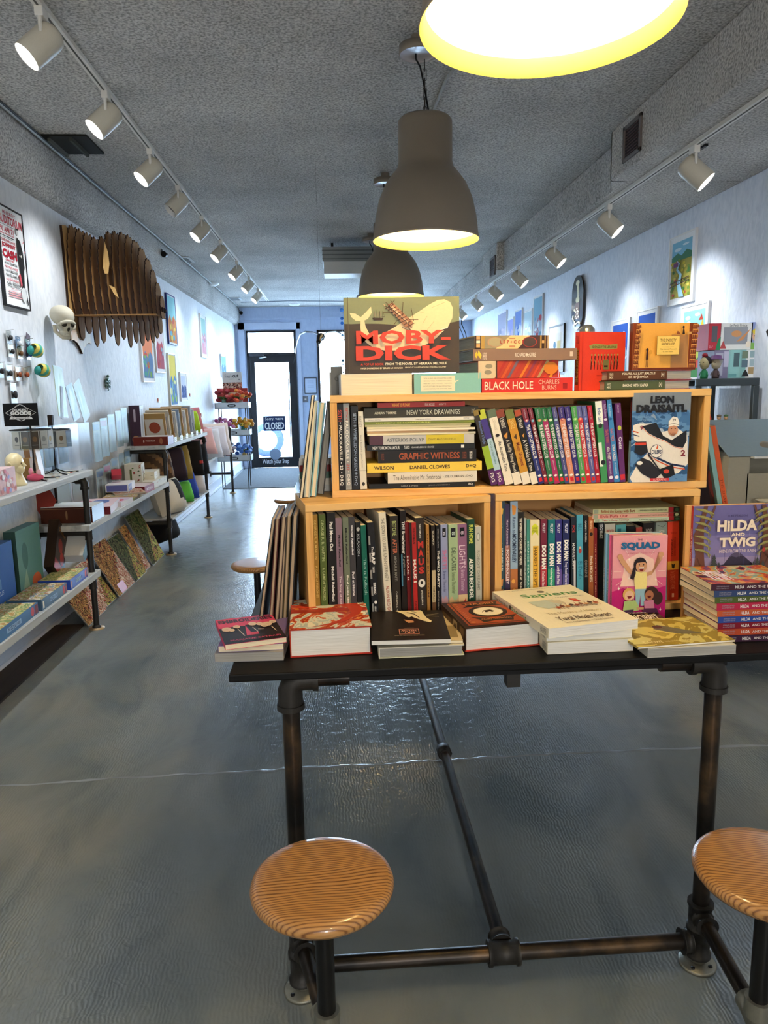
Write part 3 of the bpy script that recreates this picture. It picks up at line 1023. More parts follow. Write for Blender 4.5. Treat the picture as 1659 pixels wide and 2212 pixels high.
CB = .32
crate('pine_crate', 'open pine crate on the left of the table, holding dark comics and novels', -.083, 1.735, TZ, .472, .215, CB, R(9.5))
crate('pine_crate', 'open pine crate on the right of the table, behind the pink girl-trio book', .397, 1.826, TZ, .534, .21, CB, R(-1.2))
UX, UY, UZ = -.018, 1.836, TZ + CB
crate('pine_crate', 'long pine crate stacked on top of the two lower crates', UX, UY, UZ, .978, .19, .256, R(.4))

WL, GR = '#e8e4da', '#9a9a98'


def row_item(label, xb0, xb1, yt, xt0, cover, art, Y, z, D=.15, group=None, name='book', ybias=0.0, hard=False, pages='cream', shrink=1.0, rz=0.0, frame=None, cat='book'):
    """a book standing spine out; pixel columns of its foot and head give thickness, height and lean"""
    a = at(xb0, 0, Y=Y); 
    # foot on shelf height z in the plane Y
    def foot(px):
        lo = 400.0; hi = 1700.0
        for _ in range(30):
            mid = (lo + hi) / 2
            if at(px, mid, Y=Y).z > z: lo = mid
            else: hi = mid
        return at(px, lo, Y=Y)
    p0 = foot(xb0); p1 = foot(xb1); top = at(xt0, yt, Y=Y)
    T = (p1.x - p0.x) * shrink
    H = math.hypot(top.z - z, top.x - p0.x)
    lean = math.atan2(p0.x - top.x, top.z - z)
    T = T * math.cos(lean) - .0004
    M = pose('stand', (p0.x + .0002, Y + ybias, z + .0005), T, D, H, rz, lean)
    return book(label, T, D, H, cover, M, art, (), pages, hard, name=name, group=group, cat=cat)


def sp(txt, col, a=.1, b=.9, lo=.25, hi=.75, bold=.01):
    return ('t', txt, lo, 1 - b, hi, 1 - a, col, 'd', bold)


zf = UZ + .018 + .001
G1 = 'tall comics at the left end of the upper crate'
Yu = 1.842
row_item('tall black comic with white lettering, outermost at the left end of the upper crate', 731.4, 745.9, 873, 726, '#171210',
         [sp('SETH', '#c9462f', .07, .2), sp('• PALOOKAVILLE • 23 • D&Q', WL, .21, .95)], Yu, zf, .165, G1, 'comic_book')
row_item('silver grey comic spine beside the outermost black one in the upper crate', 747.3, 760.3, 872, 741, '#8d8f8e',
         [sp('SETH •', '#b8473a', .05, .19), sp('PALOOKAVILLE •', WL, .2, .68), sp('20', '#b8473a', .69, .77), sp('• D&Q', WL, .78, .95)], Yu, zf, .165, G1, 'comic_book')
row_item('black comic with grey blue letters beside the cream one in the upper crate', 761.5, 777.4, 878, 757, '#15171c',
         [sp('SETH ◊ WIMBLEDON GREEN ◊ D+Q', '#8c9bb0', .08, .95)], Yu, zf, .16, G1, 'comic_book')
row_item('cream spined book standing against the horizontal pile in the upper crate', 778.6, 793.2, 890, 769.5, '#d8d2c0',
         [sp('HARVEY', '#6d675c', .06, .2, .3, .7, 0), sp('Hervé Bouchard · Janice Nadeau', '#8b8475', .3, .72, .3, .6, 0), ('e', .5, .07, .22, .025, '#2b2926'), ('r', 0, .24, 1, .247, '#b9b29e')], Yu, zf, .15, G1, 'book')


def lying(label, x0, x1, yt, yb, cover, art, Y, D=.16, group=None, name='book', hard=False, pages='cream', front=(), z=None, back=None, rz=0.0):
    a = at(x0, yb, Y=Y); b = at(x1, yb, Y=Y); c = at(x0, yt, Y=Y)
    H = b.x - a.x; T = c.z - a.z
    zz = (a.z + b.z) / 2 if z is None else z
    M = pose('spinefront', (a.x, Y, zz), T - .0006, D, H, rz)
    return book(label, T - .0006, D, H, cover, M, art, front, pages, hard, name=name, group=group, back=back), zz + T


def hz(txt, col, u0, u1, lo=.22, hi=.78, bold=.01):
    """lettering on a lying spine, u from the head (left)"""
    return ('t', txt, lo, 1 - u1, hi, 1 - u0, col, 'd', bold)


G2 = 'books lying in a pile in the upper crate'
pile = [
    ('thin black book at the very bottom of the lying pile in the upper crate', 796.5, 1025, 10.5, '#141313', [hz('LAIKA & WEISS', '#8b8a86', .3, .46, .3, .6), hz('JAN NASCIMBENI', '#8b8a86', .56, .76, .3, .6), hz('RQ', WL, .94, .98)], .15),
    ('white book with brown handwriting low in the lying pile', 837, 1029.5, 24, '#d9d2c2', [hz('The Abominable Mr. Seabrook', '#5d5548', .06, .6, .3, .75, 0), hz('- JOE OLLMANN - D+Q', '#5d5548', .62, .95, .36, .64)], .15),
    ('bright yellow hardback in the lying pile of the upper crate', 792.7, 1040, 20.5, '#e9c648', [hz('WILSON', '#3a1f14', .06, .23, .3, .7, .02), hz('DANIEL CLOWES', '#3a1f14', .37, .72, .3, .7, .02), hz('D+Q', '#3a1f14', .86, .95, .3, .7, .02)], .165),
    ('thick black book with rust red capitals in the lying pile', 816.8, 1028, 26.5, '#16110f', [hz('WITNESS', '#7a3c22', .03, .06), hz('GRAPHIC WITNESS', '#9c4a26', .21, .83, .25, .8, .02), hz('DEBER', '#7a3c22', .86, .9), hz('FIREFLY', WL, .93, .96, .2, .8)], .16),
    ('thin black book with narrow white capitals above the thick black one', 793.6, 1025, 12.5, '#121416', [hz('NEW YORK MON AMOUR', '#cfcfcb', .05, .3, .2, .8, .02), hz('TARDI', '#cfcfcb', .34, .39), hz('GRANGE LEGRAND GRANGE', '#cfcfcb', .41, .62, .35, .65), ('r', .25, .1, .8, .13, WL)], .16),
    ('grey and yellow spined book in the middle of the lying pile', 799, 1023.6, 20, '#b9b7b2', [('r', 0, .87, 1, 1, '#4a2b3a'), ('r', 0, .1, 1, .46, '#c9b62e'), hz('ASTERIOS POLYP', '#6b6f70', .16, .52, .3, .7, .02), hz('DAVID MAZZUCCHELLI', '#8f7f2a', .56, .82, .4, .62)], .16),
]
z = zf
for lb, x0, x1, hpx, c, art, D in pile:
    a = at(x0, 1000, Y=1.855); b = at(x1, 1000, Y=1.855)
    T = hpx * 1.87 / FPX
    book(lb, T - .0006, D, b.x - a.x, c, pose('spinefront', (a.x, 1.85, z), T, D, b.x - a.x), art, name='book', group=G2)
    z += T
# thin cream comics
for k in range(5):
    x0 = 788 + random.uniform(-2, 8); x1 = 1024 + random.uniform(-14, 6)
    a = at(x0, 1000, Y=1.855); b = at(x1, 1000, Y=1.855); T = .0052
    book(['cream stapled comic at the bottom of the thin comics in the lying pile', 'second cream stapled comic in the thin comics of the pile', 'middle one of the five thin cream comics in the pile', 'fourth thin cream comic, its pages showing, in the pile', 'uppermost of the thin cream comics in the lying pile'][k],
         T, .16, b.x - a.x, ['#e2d7b4', '#c9a06f', '#e8dcc0', '#ded2a8', '#d4c98e'][k], pose('spinefront', (a.x, 1.848 + random.uniform(0, .006), z), T, .16, b.x - a.x, R(random.uniform(-1.2, 1.2))), (), name='comic_book', group='thin cream comics in the lying pile')
    z += T + .0004
pile2 = [
    ('thin green comic beneath the thin white one in the lying pile', 789, 1024, 6, '#6f7a2e', [hz('GREEN SHOWCASE', '#c9d06a', .1, .6, .3, .7)], .16),
    ('thin white comic under the dark landscape spine in the pile', 790, 1024, 8, '#d8d5cb', [hz('DRAWN & QUARTERLY', '#6d6a62', .03, .15, .3, .6), hz('TAMARA SHOPSIN', '#6d6a62', .45, .6, .3, .6), hz('D+Q', '#6d6a62', .9, .95)], .16),
    ('dark olive book with pale wide capitals near the top of the pile', 789, 1032, 21, '#2e2a1c', [hz('ADRIAN TOMINE', '#d9d4c0', .09, .28, .36, .62, .01), hz('NEW YORK DRAWINGS', '#c9c7b6', .37, .84, .24, .74, 0), hz('D&Q', '#9c988a', .94, .97)], .16),
    ('thin red book topmost on the lying pile in the upper crate', 818, 1003.4, 11, '#a12a25', [hz('WHAT IS PUNK?', '#f0a23c', .16, .37, .15, .85, .02), hz('ERIC MORSE', '#e8c8b8', .54, .65, .25, .75), hz('· ANNY YI', '#e8c8b8', .69, .78, .3, .7)], .14),
]
for lb, x0, x1, hpx, c, art, D in pile2:
    a = at(x0, 1000, Y=1.855); b = at(x1, 1000, Y=1.855)
    T = hpx * 1.87 / FPX
    book(lb, T - .0006, D, b.x - a.x, c, pose('spinefront', (a.x, 1.85, z), T, D, b.x - a.x), art, name='book', group=G2)
    z += T

o8 = lambda v: 1020 + v / 3.19
G3 = 'leaning novels in the middle of the upper crate'
Y3 = 1.846
lean = [
    ('olive topped lime and purple novel, first of the leaning ones beside the pile', 130, 178, 5, '#2f2a22', [('r', 0, .93, 1, 1, '#7d6a34'), ('r', 0, .22, 1, .52, '#8fae2c'), ('r', 0, 0, 1, .2, '#4a1d58'), sp('Madeleine L’Engle', '#6a7fb0', .15, .45), sp('FSG', WL, .84, .96)]),
    ('lime topped novel with pale blue lower spine leaning beside the pile', 180, 226, 40, '#a9c4cf', [('r', 0, .88, 1, 1, '#b3bd3a'), ('r', 0, .62, 1, .88, '#3c2f7d'), ('r', 0, 0, 1, .2, '#5a1f66'), sp('The Great Gilly Hopkins', '#2f6d57', .42, .72, .3, .7, 0), sp('FSG', WL, .84, .96)]),
    ('cream spined leaning novel with grey green top in the upper crate', 230, 289, 102, '#e6dcc6', [('r', 0, .9, 1, 1, '#5c6a54'), sp('L’ENGLE', '#c9bfa8', .12, .27, .35, .65), ('e', .5, .66, .25, .02, '#2b211b'), sp('An Acceptable Time', '#4a4038', .42, .82, .25, .75)]),
    ('black leaning novel with cream foot and brown top in the upper crate', 290, 347, 160, '#1d1715', [('r', 0, .9, 1, 1, '#7a3a2a'), ('r', 0, 0, 1, .16, '#e6dcc6'), sp('L’ENGLE', '#d9d2c2', .11, .24), ('p', [(.2, .66), (.8, .7), (.6, .62), (.4, .62)], '#c98a3a'), sp('A Swiftly Tilting Planet', '#c9c0ae', .4, .83, .22, .78)]),
    ('mustard gold leaning novel with cream foot in the upper crate', 350, 408, 224, '#c08a2a', [('r', 0, .88, 1, 1, '#66703a'), ('r', 0, 0, 1, .16, '#e6dcc6'), sp('L’ENGLE', '#e0c070', .12, .25), ('p', [(.3, .64), (.7, .68), (.6, .6)], '#3a2a18'), sp('Many Waters', '#7a2a1c', .44, .75, .2, .8)]),
    ('black leaning novel with cream foot next to the tight numbered series', 410, 457, 288, '#171412', [('r', 0, .92, 1, 1, '#a0482c'), ('r', 0, 0, 1, .16, '#e6dcc6'), sp('L’ENGLE', '#d9d2c2', .11, .24), ('p', [(.3, .66), (.7, .69), (.5, .63)], '#c98a3a'), sp('A Wrinkle in Time', '#d9d2c2', .4, .82, .2, .8)]),
]
for lb, a, b, t0, c, art in lean:
    row_item(lb, o8(a), o8(b), 888, o8(t0), c, art, Y3, zf, .13, G3, 'novel')
G4 = 'numbered series paperbacks in the upper crate'
bt = [335, 383, 428, 468, 507, 546, 588, 634, 679, 716, 753, 792]
bb = [458, 498, 528, 568, 605, 640, 672, 712, 750, 788, 822, 855, 888]
bc = ['#27306e', '#6d2230', '#2a6b44', '#a02a62', '#1c6038', '#464a80', '#d2896a', '#332a72', '#4a9650', '#bd3038', '#565c94', '#a31a34']
bn = ['navy', 'dark red', 'green', 'magenta', 'bottle green', 'slate blue', 'salmon pink', 'indigo', 'grass green', 'bright red', 'grey blue', 'crimson']
bw = ['first of the numbered row, touching the leaning novels', 'second of the numbered row', 'third of the numbered row', 'fourth of the numbered row', 'fifth of the numbered row', 'sixth of the numbered row', 'seventh of the numbered row', 'eighth of the numbered row', 'fifth from the right of the numbered row' , 'third from the right of the numbered row', 'second from the right of the numbered row', 'last of the numbered row']
bw[8] = 'fourth from the right of the numbered row'
bl = ['#3f77c9', '#c2252c', '#2f8a4e', '#c22a72', '#2a8a4c', '#5a60a0', '#e2503a', '#b8c8e8', '#7fc04a', '#e8c8c0', '#7f86b8', '#e0384a']
for i in range(12):
    num = ['e', .5, .835, .34, .018, ['#c05a6a', '#4f9fb8', '#c98a5a', '#7fae5a', '#cfd8c0', '#8fb8c8', '#b8584a', '#a8b8e8', '#8fd07a', '#e06a5a', '#6a78c0', '#7a2a3a'][i]]
    row_item('%s paperback spine with white capitals, %s' % (bn[i], bw[i]), o8(bb[i]), o8(bb[i + 1] if i < 11 else 886), 883.5 - i * .55, o8(bt[i]), bc[i],
             [('r', 0, .84, 1, 1, bc[(i + 1) % 12] if i % 3 == 0 else bc[i]), tuple(num), sp('THE BABY-SITTERS CLUB', '#e8e4e0', .22, .66, .22, .8, .02), sp('ANN M. MARTIN', '#d0c8d0', .69, .82, .42, .62),
              ('e', .5, .11, .3, .014, '#f0ece0'), ('r', .2, .03, .8, .08, '#c8202a'), sp('%d' % (i + 1), WL, .155, .175, .38, .62), sp('THE GRAPHIC NOVEL', '#b9b0c0', .02, .13, .35, .6, 0)], Y3, zf, .14, G4, 'paperback')
G5 = 'upright books right of the numbered series'
row_item('slim green and white book right of the numbered series', o8(889), o8(936), 868, o8(845), '#3c8a56', [('r', 0, .72, 1, 1, '#e8ece0'), ('r', 0, .2, .5, .5, '#dfe8d8'), ('e', .5, .7, .3, .03, '#2a2a2a'), sp('Roller Girl', '#2a5a9a', .08, .25), ('e', .5, .25, .35, .03, '#20242a')], Y3, zf, .14, G5, 'paperback')
row_item('plum paperback between the slim green and the sky blue spines', o8(939), o8(979), 866, o8(887), '#5e3470', [sp('Ruby Roberto', '#b9a8c8', .05, .2), ('e', .5, .77, .3, .014, '#d8d0e0'), sp('XIAOLI WANG', '#c86a5a', .35, .52), sp('ADA TWIST', WL, .56, .72, .25, .75, .02), sp('AND THE PERILOUS PANTS', '#c8c0d8', .74, .9, .35, .65), ('e', .5, .06, .35, .02, '#e8e4f0')], Y3, zf, .14, G5, 'paperback')
row_item('sky blue paperback left of the purple spine with lime disc', o8(980), o8(1019), 865, o8(919), '#3a7fb8', [sp('Andrea Beaty', '#a8cce8', .05, .2), ('e', .5, .77, .3, .014, '#1d5a94'), sp('IGGY PECK', '#d86a4a', .35, .5), sp('SOFIA VALDEZ', WL, .54, .74, .25, .75, .02), sp('AND THE VANISHING VOTE', '#c8dcec', .76, .9, .35, .65), ('e', .5, .06, .35, .02, '#e8e4f0')], Y3, zf, .14, G5, 'paperback')
row_item('wide purple paperback with lime disc beside the hockey player cover', o8(1020), o8(1058), 872, o8(985), '#5a2a66', [('e', .5, .69, .33, .03, '#b5c23a'), sp('Guts', '#d8cfe0', .42, .58, .2, .8, .02), ('r', .1, .03, .9, .1, '#c8303a'), sp('GRAPHIX', '#b8a8c0', .02, .12, .3, .6)], Y3, zf, .14, G5, 'paperback')
row_item('black paperback with pale capitals at the right end of the upper crate', o8(1466), o8(1481), 884, o8(1468), '#17171b', [('e', .5, .79, .4, .03, '#b9c23a'), sp('BLABEY', WL, .02, .12), sp('the BAD GUYS', WL, .3, .72, .15, .85, .02), ('r', .1, .02, .9, .1, '#b0242c')], Y3, zf, .14, G5, 'paperback')

# the hockey biography, cover out
p0 = at(1349, 1040, Y=1.84); p1 = at(1480, 1036, Y=1.84); pt = at(1368, 849, Y=1.84)
Wc = p1.x - p0.x - .012; Hc = pt.z - zf
HK = motley('blurred blue arena print', ['#8c9cae', '#3f6a9a', '#5a86b4', '#2f567f', '#a3b0be', '#4a78a8'], 14, 1, .3)
skin = '#c08a6a'
leon = [('r', 0, 0, 1, 1, HK), ('r', 0, .8, 1, 1, '#75808c'), ('r', 0, .55, 1, .8, HK),
        ('p', [(.02, .64), (.1, .66), (.42, .66), (.5, .56), (.8, .60), (.97, .52), (1, .2), (.85, .1), (.62, .06), (.5, .0), (.05, 0), (0, .05), (.12, .2), (.3, .34), (.22, .42), (.05, .48)], '#e3dccf'),
        ('p', [(.18, .63), (.42, .67), (.55, .52), (.7, .47), (.95, .58), (.96, .46), (.9, .38), (.75, .4), (.58, .47), (.45, .5), (.3, .55)], '#1b1c22'),
        ('l', [(.18, .62), (.3, .54), (.45, .49), (.6, .455), (.76, .39), (.91, .37)], .0012, '#d0562e'),
        ('l', [(.02, .58), (.12, .56)], .003, '#d0562e'), ('l', [(.03, .54), (.14, .52)], .0025, '#1c2c50'),
        ('l', [(.3, .33), (.5, .26), (.7, .2), (.95, .17)], .005, '#1c2c50'), ('l', [(.3, .30), (.5, .23), (.7, .17), (.95, .14)], .003, '#d0562e'),
        ('p', [(.08, .46), (.26, .46), (.3, .34), (.18, .3), (.06, .34)], '#1b1c22'), ('r', .07, .42, .26, .45, '#c8402e'),
        ('p', [(.2, .28), (.35, .24), (.55, .1), (.42, .02), (.2, .1), (.08, .2)], '#23222a'), ('e', .16, .22, .05, .022, WL),
        ('l', [(.3, .32), (.55, .1), (.62, .04)], .004, '#2a2a30'), ('l', [(.33, .32), (.58, .12)], .002, '#d8d2c4'),
        ('p', [(.48, .14), (.74, .2), (.78, .08), (.62, .03)], '#17171c'), ('e', .63, .12, .05, .024, '#c8402e'),
        ('e', .71, .585, .085, .065, skin), ('p', [(.63, .62), (.63, .68), (.70, .735), (.78, .72), (.81, .67), (.81, .62), (.72, .635)], '#e8e2d6'),
        ('l', [(.63, .645), (.72, .655), (.81, .64)], .0018, '#8a8478'), ('t', '29', .69, .68, .75, .71, '#2b2a2a', '', .02),
        ('e', .68, .60, .012, .006, '#3a2a22'), ('e', .745, .60, .012, .006, '#3a2a22'), ('l', [(.69, .55), (.74, .55)], .001, '#7a3f34'), ('p', [(.65, .56), (.68, .525), (.73, .518), (.77, .56), (.73, .54), (.69, .54)], '#8a5f46'),
        ('e', .44, .35, .105, .075, '#1c2c50'), ('e', .44, .35, .098, .069, WL), ('t', 'OILERS', .355, .32, .525, .365, '#1c2c50', '', .03), ('p', [(.43, .375), (.46, .375), (.47, .4), (.45, .425), (.44, .4)], '#d0562e'),
        ('t', '2', .86, .29, .94, .36, '#7a2c3a', '', .04), ('t', '9', .14, .59, .19, .64, '#7a2c3a', '', .04),
        ('t', 'LEON', .3, .88, .7, .965, '#17191f', '', .06), ('t', 'DRAISAITL', .06, .78, .93, .87, '#17191f', '', .06),
        ('t', 'Lorna Schultz', .1, .725, .36, .75, '#7fa3c9'), ('t', 'Nicholson', .16, .695, .34, .718, '#7fa3c9'),
        ('r', .35, .015, .68, .045, '#c8303a'), ('t', 'SCHOLASTIC', .4, .02, .63, .04, '#e8c8c0', '', .01)]
T = .014
book('face-out paperback with a hockey player in white and orange on an icy blue cover', T, Wc, Hc, '#35628f',
     pose('faceout', (p0.x + .014, 1.842, zf), T, Wc, Hc, R(-3)), [('r', 0, .47, 1, 1, '#241f2c'), ('r', 0, 0, 1, .47, '#8fb2cc'), sp('AMAZING HOCKEY STORIES', '#b8463a', .08, .46)], leon, name='paperback')

# ------------------------------------------------------------------ books on top of the upper crate
zt = UZ + .256
Yt = 1.842
a = at(737, 850, Y=Yt); b = at(892, 850, Y=Yt)
T5 = .052
book('thick cream paged book lying under the left half of the whale book', T5, b.x - a.x, .16, '#c9cdd2', Tr(a.x, Yt + .003, zt) @ Rz(R(2)) @ POSE['pagesfront'], (), (), 'cream')
a = at(894.5, 840, Y=Yt); b = at(1039, 840, Y=Yt)
H = b.x - a.x; T6 = .050
book('teal book lying with a cream speech box on its spine, under the whale book', T6, .17, H, '#7fb3ab', Tr(a.x + H, Yt, zt) @ POSE['spinefront'],
     [('r', .12, .39, .88, .9, '#e8dcb8'), ('p', [(.5, .40), (.62, .40), (.66, .33)], '#e8dcb8')] + [('t', s, .72 - .13 * i, .44, .79 - .13 * i, .86, '#8a8b74', 'd') for i, s in enumerate(['“WITH NUANCE AND DETAIL SETTING A CHRIS', 'CERTAINLY WEARS, HUNDREDS OF A QUIETLY', 'PAINTERLY LIGHT, WE ENJOY THE ROOM', 'RIGHT GESTURES OF GRACE POINTING.”', '-JANIE ANDERSEN, THE NEW YORK TIMES'])])
# whale book
z7 = zt + T5 + .001
a = at(746, 806, Y=1.875); b = at(992, 800, Y=1.875); c = at(746, 643, Y=1.875)
Wm, Hm, Tm = b.x - a.x, c.z - z7, .034
whale = [(.055, .79), (.075, .785), (.12, .73), (.17, .70), (.19, .735), (.235, .79), (.245, .80), (.235, .86), (.22, .9), (.19, .885), (.165, .84), (.155, .77), (.15, .70), (.155, .6), (.2, .5), (.3, .42), (.45, .36), (.62, .35), (.72, .37), (.82, .44), (.9, .56), (.94, .72), (.95, .83), (.93, .92), (.88, .965), (.8, .96), (.7, .9), (.55, .76), (.42, .62), (.33, .52), (.27, .52), (.22, .6), (.19, .7), (.16, .71)]
whale = [(.05, .80), (.10, .79), (.145, .745), (.185, .80), (.235, .88), (.24, .80), (.205, .72), (.175, .70), (.185, .62), (.215, .53), (.27, .505), (.31, .515), (.36, .545), (.45, .62), (.55, .72), (.64, .80), (.74, .90), (.81, .955), (.87, .965), (.92, .93), (.945, .85), (.94, .72), (.90, .60), (.84, .52), (.80, .46), (.72, .38), (.62, .33), (.5, .30), (.35, .30), (.25, .34), (.18, .42), (.145, .52), (.14, .62), (.143, .69), (.10, .70), (.065, .745)]
ship = []
random.seed(3)
for k in range(16):
    x = .37 + .013 * k; y = .86 - .019 * k
    ship.append(('l', [(x - .025, y + .045), (x + .03, y - .04)], .0018, '#4a2d1c' if k % 2 else '#d8b088'))
ship += [('p', [(.375, .90), (.42, .93), (.60, .66), (.57, .60), (.53, .60)], '#b07a58'), ('p', [(.39, .89), (.41, .90), (.56, .66), (.55, .64)], '#e0b890')]
for k in range(9):
    x = .385 + .022 * k; y = .88 - .031 * k
    ship += [('l', [(x - .03, y - .03), (x + .045, y + .025)], .0016, '#4a2d1c'), ('l', [(x - .015, y + .03), (x + .025, y - .035)], .001, '#3a2418')]
for (x0, y0, x1, y1) in ((.36, .93, .42, .86), (.51, .93, .50, .72), (.58, .85, .60, .68), (.42, .62, .46, .70), (.50, .6, .62, .52), (.36, .84, .44, .96), (.56, .70, .64, .70), (.34, .8, .42, .8), (.40, .96, .43, .9)):
    ship.append(('l', [(x0, y0), (x1, y1)], .0012, '#4a2d1c'))
sm = [('p', [(.245, .73), (.34, .73), (.33, .70), (.255, .70)], '#3a2418')] + [('l', [(.26 + .025 * k, .72), (.26 + .025 * k, .83 - .01 * abs(k - 1))], .0009, '#3a2418') for k in range(4)] + [('p', [(.262 + .025 * k, .82), (.275 + .025 * k, .78), (.27 + .025 * k, .74), (.26 + .025 * k, .74)], '#8a8266') for k in range(3)] + [('l', [(.245, .73), (.35, .75), (.335, .82)], .0008, '#3a2418')]
moby = [('r', 0, .62, 1, 1, '#7f8464'), ('p', [(0, .0), (1, 0), (1, .68), (.95, .665), (.9, .655), (.85, .64), (.7, .60), (.5, .62), (.4, .645), (.3, .655), (.15, .66), (.06, .655), (0, .66)], '#3f342b'),
        ('p', whale, '#efd0a0'), ('l', [(.83, .55), (.87, .57), (.91, .585)], .0035, '#3f342b'), ('l', [(.83, .565), (.865, .58), (.90, .595)], .002, '#f4ead0'),
        ('e', .672, .555, .008, .005, '#3f342b'), ('l', [(.88, .93), (.80, .88), (.76, .86)], .0006, '#b08a64'), ('l', [(.72, .75), (.68, .65)], .0006, '#b08a64'), ('l', [(.66, .8), (.69, .79)], .0006, '#b08a64'), ('l', [(.78, .68), (.72, .57)], .0006, '#b08a64')] + sm + ship + [
        ('t', 'MOBY-', .10, .385, .92, .565, '#c9402c', '', .035), ('t', 'DICK', .095, .165, .92, .365, '#c9402c', '', .045),
        ('t', 'A POP-UP BOOK', .135, .105, .335, .135, '#c9402c', '', .02), ('t', 'FROM THE NOVEL BY HERMAN MELVILLE', .35, .105, .885, .137, '#ece0c4', '', .02),
        ('t', 'PAPER ENGINEERING BY GERARD LO MONACO', .135, .055, .5, .078, '#e0d0b0', '', .02), ('t', 'LINOCUT ILLUSTRATIONS BY JOELLE JOLIVET', .52, .058, .88, .08, '#e0d0b0', '', .02),
        ('r', .032, 0, .037, 1, '#55493a')]
book('large whale picture book with huge red capitals, standing on top of the crates', Tm, Wm, Hm, '#5e5a44', pose('faceout', (a.x, 1.875, z7), Tm, Wm, Hm, 0, 0, R(0)), (), moby, 'white', True, name='picture_book')

o6 = lambda x, y=0: (1000 + x / 2.517, 620 + y / 2.517)


def topbook(label, x0, x1, hpx, z, cover, art, D=.19, pages='grey', rz=0.0, Y=Yt, hard=True, left=True, name='book'):
    a = at(x0, 800, Y=Y); b = at(x1, 800, Y=Y); T = hpx * 1.86 / FPX; H = b.x - a.x
    book(label, T - .0008, D, H, cover, Tr(a.x, Y, z) @ Rz(rz) @ Tr(H, 0, 0) @ POSE['spinefront'], art, (), pages, hard, name=name)
    return z + T


z = topbook('bright red lying book with cream capitals at the bottom of the pile on the crates', 1041, 1242, 30, zt, '#c4302a', [hz('BLACK HOLE', '#f0dcc0', .03, .56, .2, .78, .01), hz('CHARLES', '#e8b8a0', .62, .85, .55, .86, 0), hz('BURNS', '#e8b8a0', .66, .82, .14, .45, 0), ('r', .2, .06, .6, .11, '#8a1c1c')], rz=R(3.5))
stripes = [('r', 0, .78, 1, 1, '#cdb998'), ('e', .7, .87, .13, .045, '#8c8472'), ('e', .35, .88, .13, .045, '#8c8472')]
for k, cc in enumerate(['#a8322c', '#c8582c', '#6d5a6a', '#b03a30', '#d0742c', '#8f3a4a', '#c8482c', '#a89060', '#c83c2c', '#d88a2c', '#b83a30', '#cc5a2c']):
    v = .80 - k * .075
    stripes.append(('p', [(0, v), (0, v - .035), (1, v - .155), (1, v - .12)] if v > .16 else [(0, v), (0, max(0, v - .035)), (.5, max(0, v - .09)), (.5, max(0, v - .05))], cc))
stripes += [('r', 0, .77, 1, .785, '#4a3a30'), ('e', .55, .1, .36, .09, '#d07a2c')]
z = topbook('thick book with orange, red and violet diagonal stripes in the pile on the crates', 1033, 1214, 37, z, '#b0402e', stripes, rz=R(7), D=.2)
z = topbook('brown grey hardback with white author name in the pile on the crates', 1022, 1251, 25, z, '#84695a', [hz('RICHARD McGUIRE', '#e0d4c8', .40, .6, .3, .65, .01), ('t', 'HERE', .1, .87, .7, .91, '#d8c8b8', 'd', .01), ('p', [(.2, .97), (.5, .955), (.8, .97), (.5, .985)], '#d8b83a'), ('p', [(.15, .93), (.5, .92), (.9, .95), (.5, .96)], '#e0c040'), ('r', .3, .04, .7, .07, '#c8b8a8')], rz=R(4), D=.19)
wo = [('r', 0, 0, 1, 1, '#cfb791'), ('p', [(0, .42), (1, .25), (1, 0), (0, 0)], '#4a3434'), ('p', [(0, .75), (0, .42), (1, .27), (1, .52)], '#e8c48a'), ('p', [(0, .88), (0, .72), (1, .52), (1, .88)], '#8f8268'),
      ('e', .5, .72, .38, .11, '#b08468'), ('e', .5, .72, .34, .095, '#a39878'), ('e', .5, .26, .4, .1, '#9c3a34'), ('e', .5, .26, .36, .085, '#4a3c3c'),
      ('r', 0, .92, 1, 1, '#3a2a24'), ('r', .08, .93, .35, .98, '#c9a06a'), ('r', .42, .93, .62, .98, '#e8dcc0'), ('r', .7, .93, .95, .98, '#c9a06a'), ('r', 0, .87, 1, .915, '#b08c4a'), ('r', 0, .0, 1, .02, '#c0a888'), ('r', 0, .045, 1, .12, '#b08c4a'), ('r', 0, .06, 1, .1, '#3a2a24'), ('r', .4, .065, .6, .095, '#c9a06a'),
      hz('L 7 7 + C C 7', '#a02c24', .34, .66, .38, .62, .02), ('r', .75, .46, .8, .54, '#a02c24'), ('r', .15, .46, .2, .54, '#a02c24')]
z = topbook('patterned hardback with film-strip bands, topmost in the pile on the crates', 1025, 1192, 28, z, '#bfa47c', wo, rz=R(8), D=.21)

# red standing book, turned a little
rb = at(1251, 836, Y=1.86); rtop = at(1250, 716, Y=1.86); rr = at(1360, 830, Y=1.86)
Hr = rtop.z - zt
Wr = .135
red = [('p', [(.22, .70), (.32, .72), (.6, .70), (.82, .72), (.82, .80), (.6, .78), (.32, .80), (.2, .77)], '#8f8a4a'), ('t', 'REVENGE OF THE LIBRARIANS', .26, .725, .8, .765, '#3a3418', '', .01)]
for k in range(9):
    x = .25 + k * .07
    red += [('l', [(x, .36), (x + .01, .60)], .0024, '#2e1c16'), ('e', x + .01, .61, .018, .016, '#8f8a4a'), ('l', [(x - .01, .55), (x + .035, .44)], .0012, '#8f8a4a')]
red += [('r', .5, .36, .62, .52, '#6f6a3a'), ('r', .52, .40, .6, .43, '#3a2418'), ('r', .36, .245, .66, .265, '#a82c20'), ('r', .035, 0, .045, 1, '#b02a1e')]
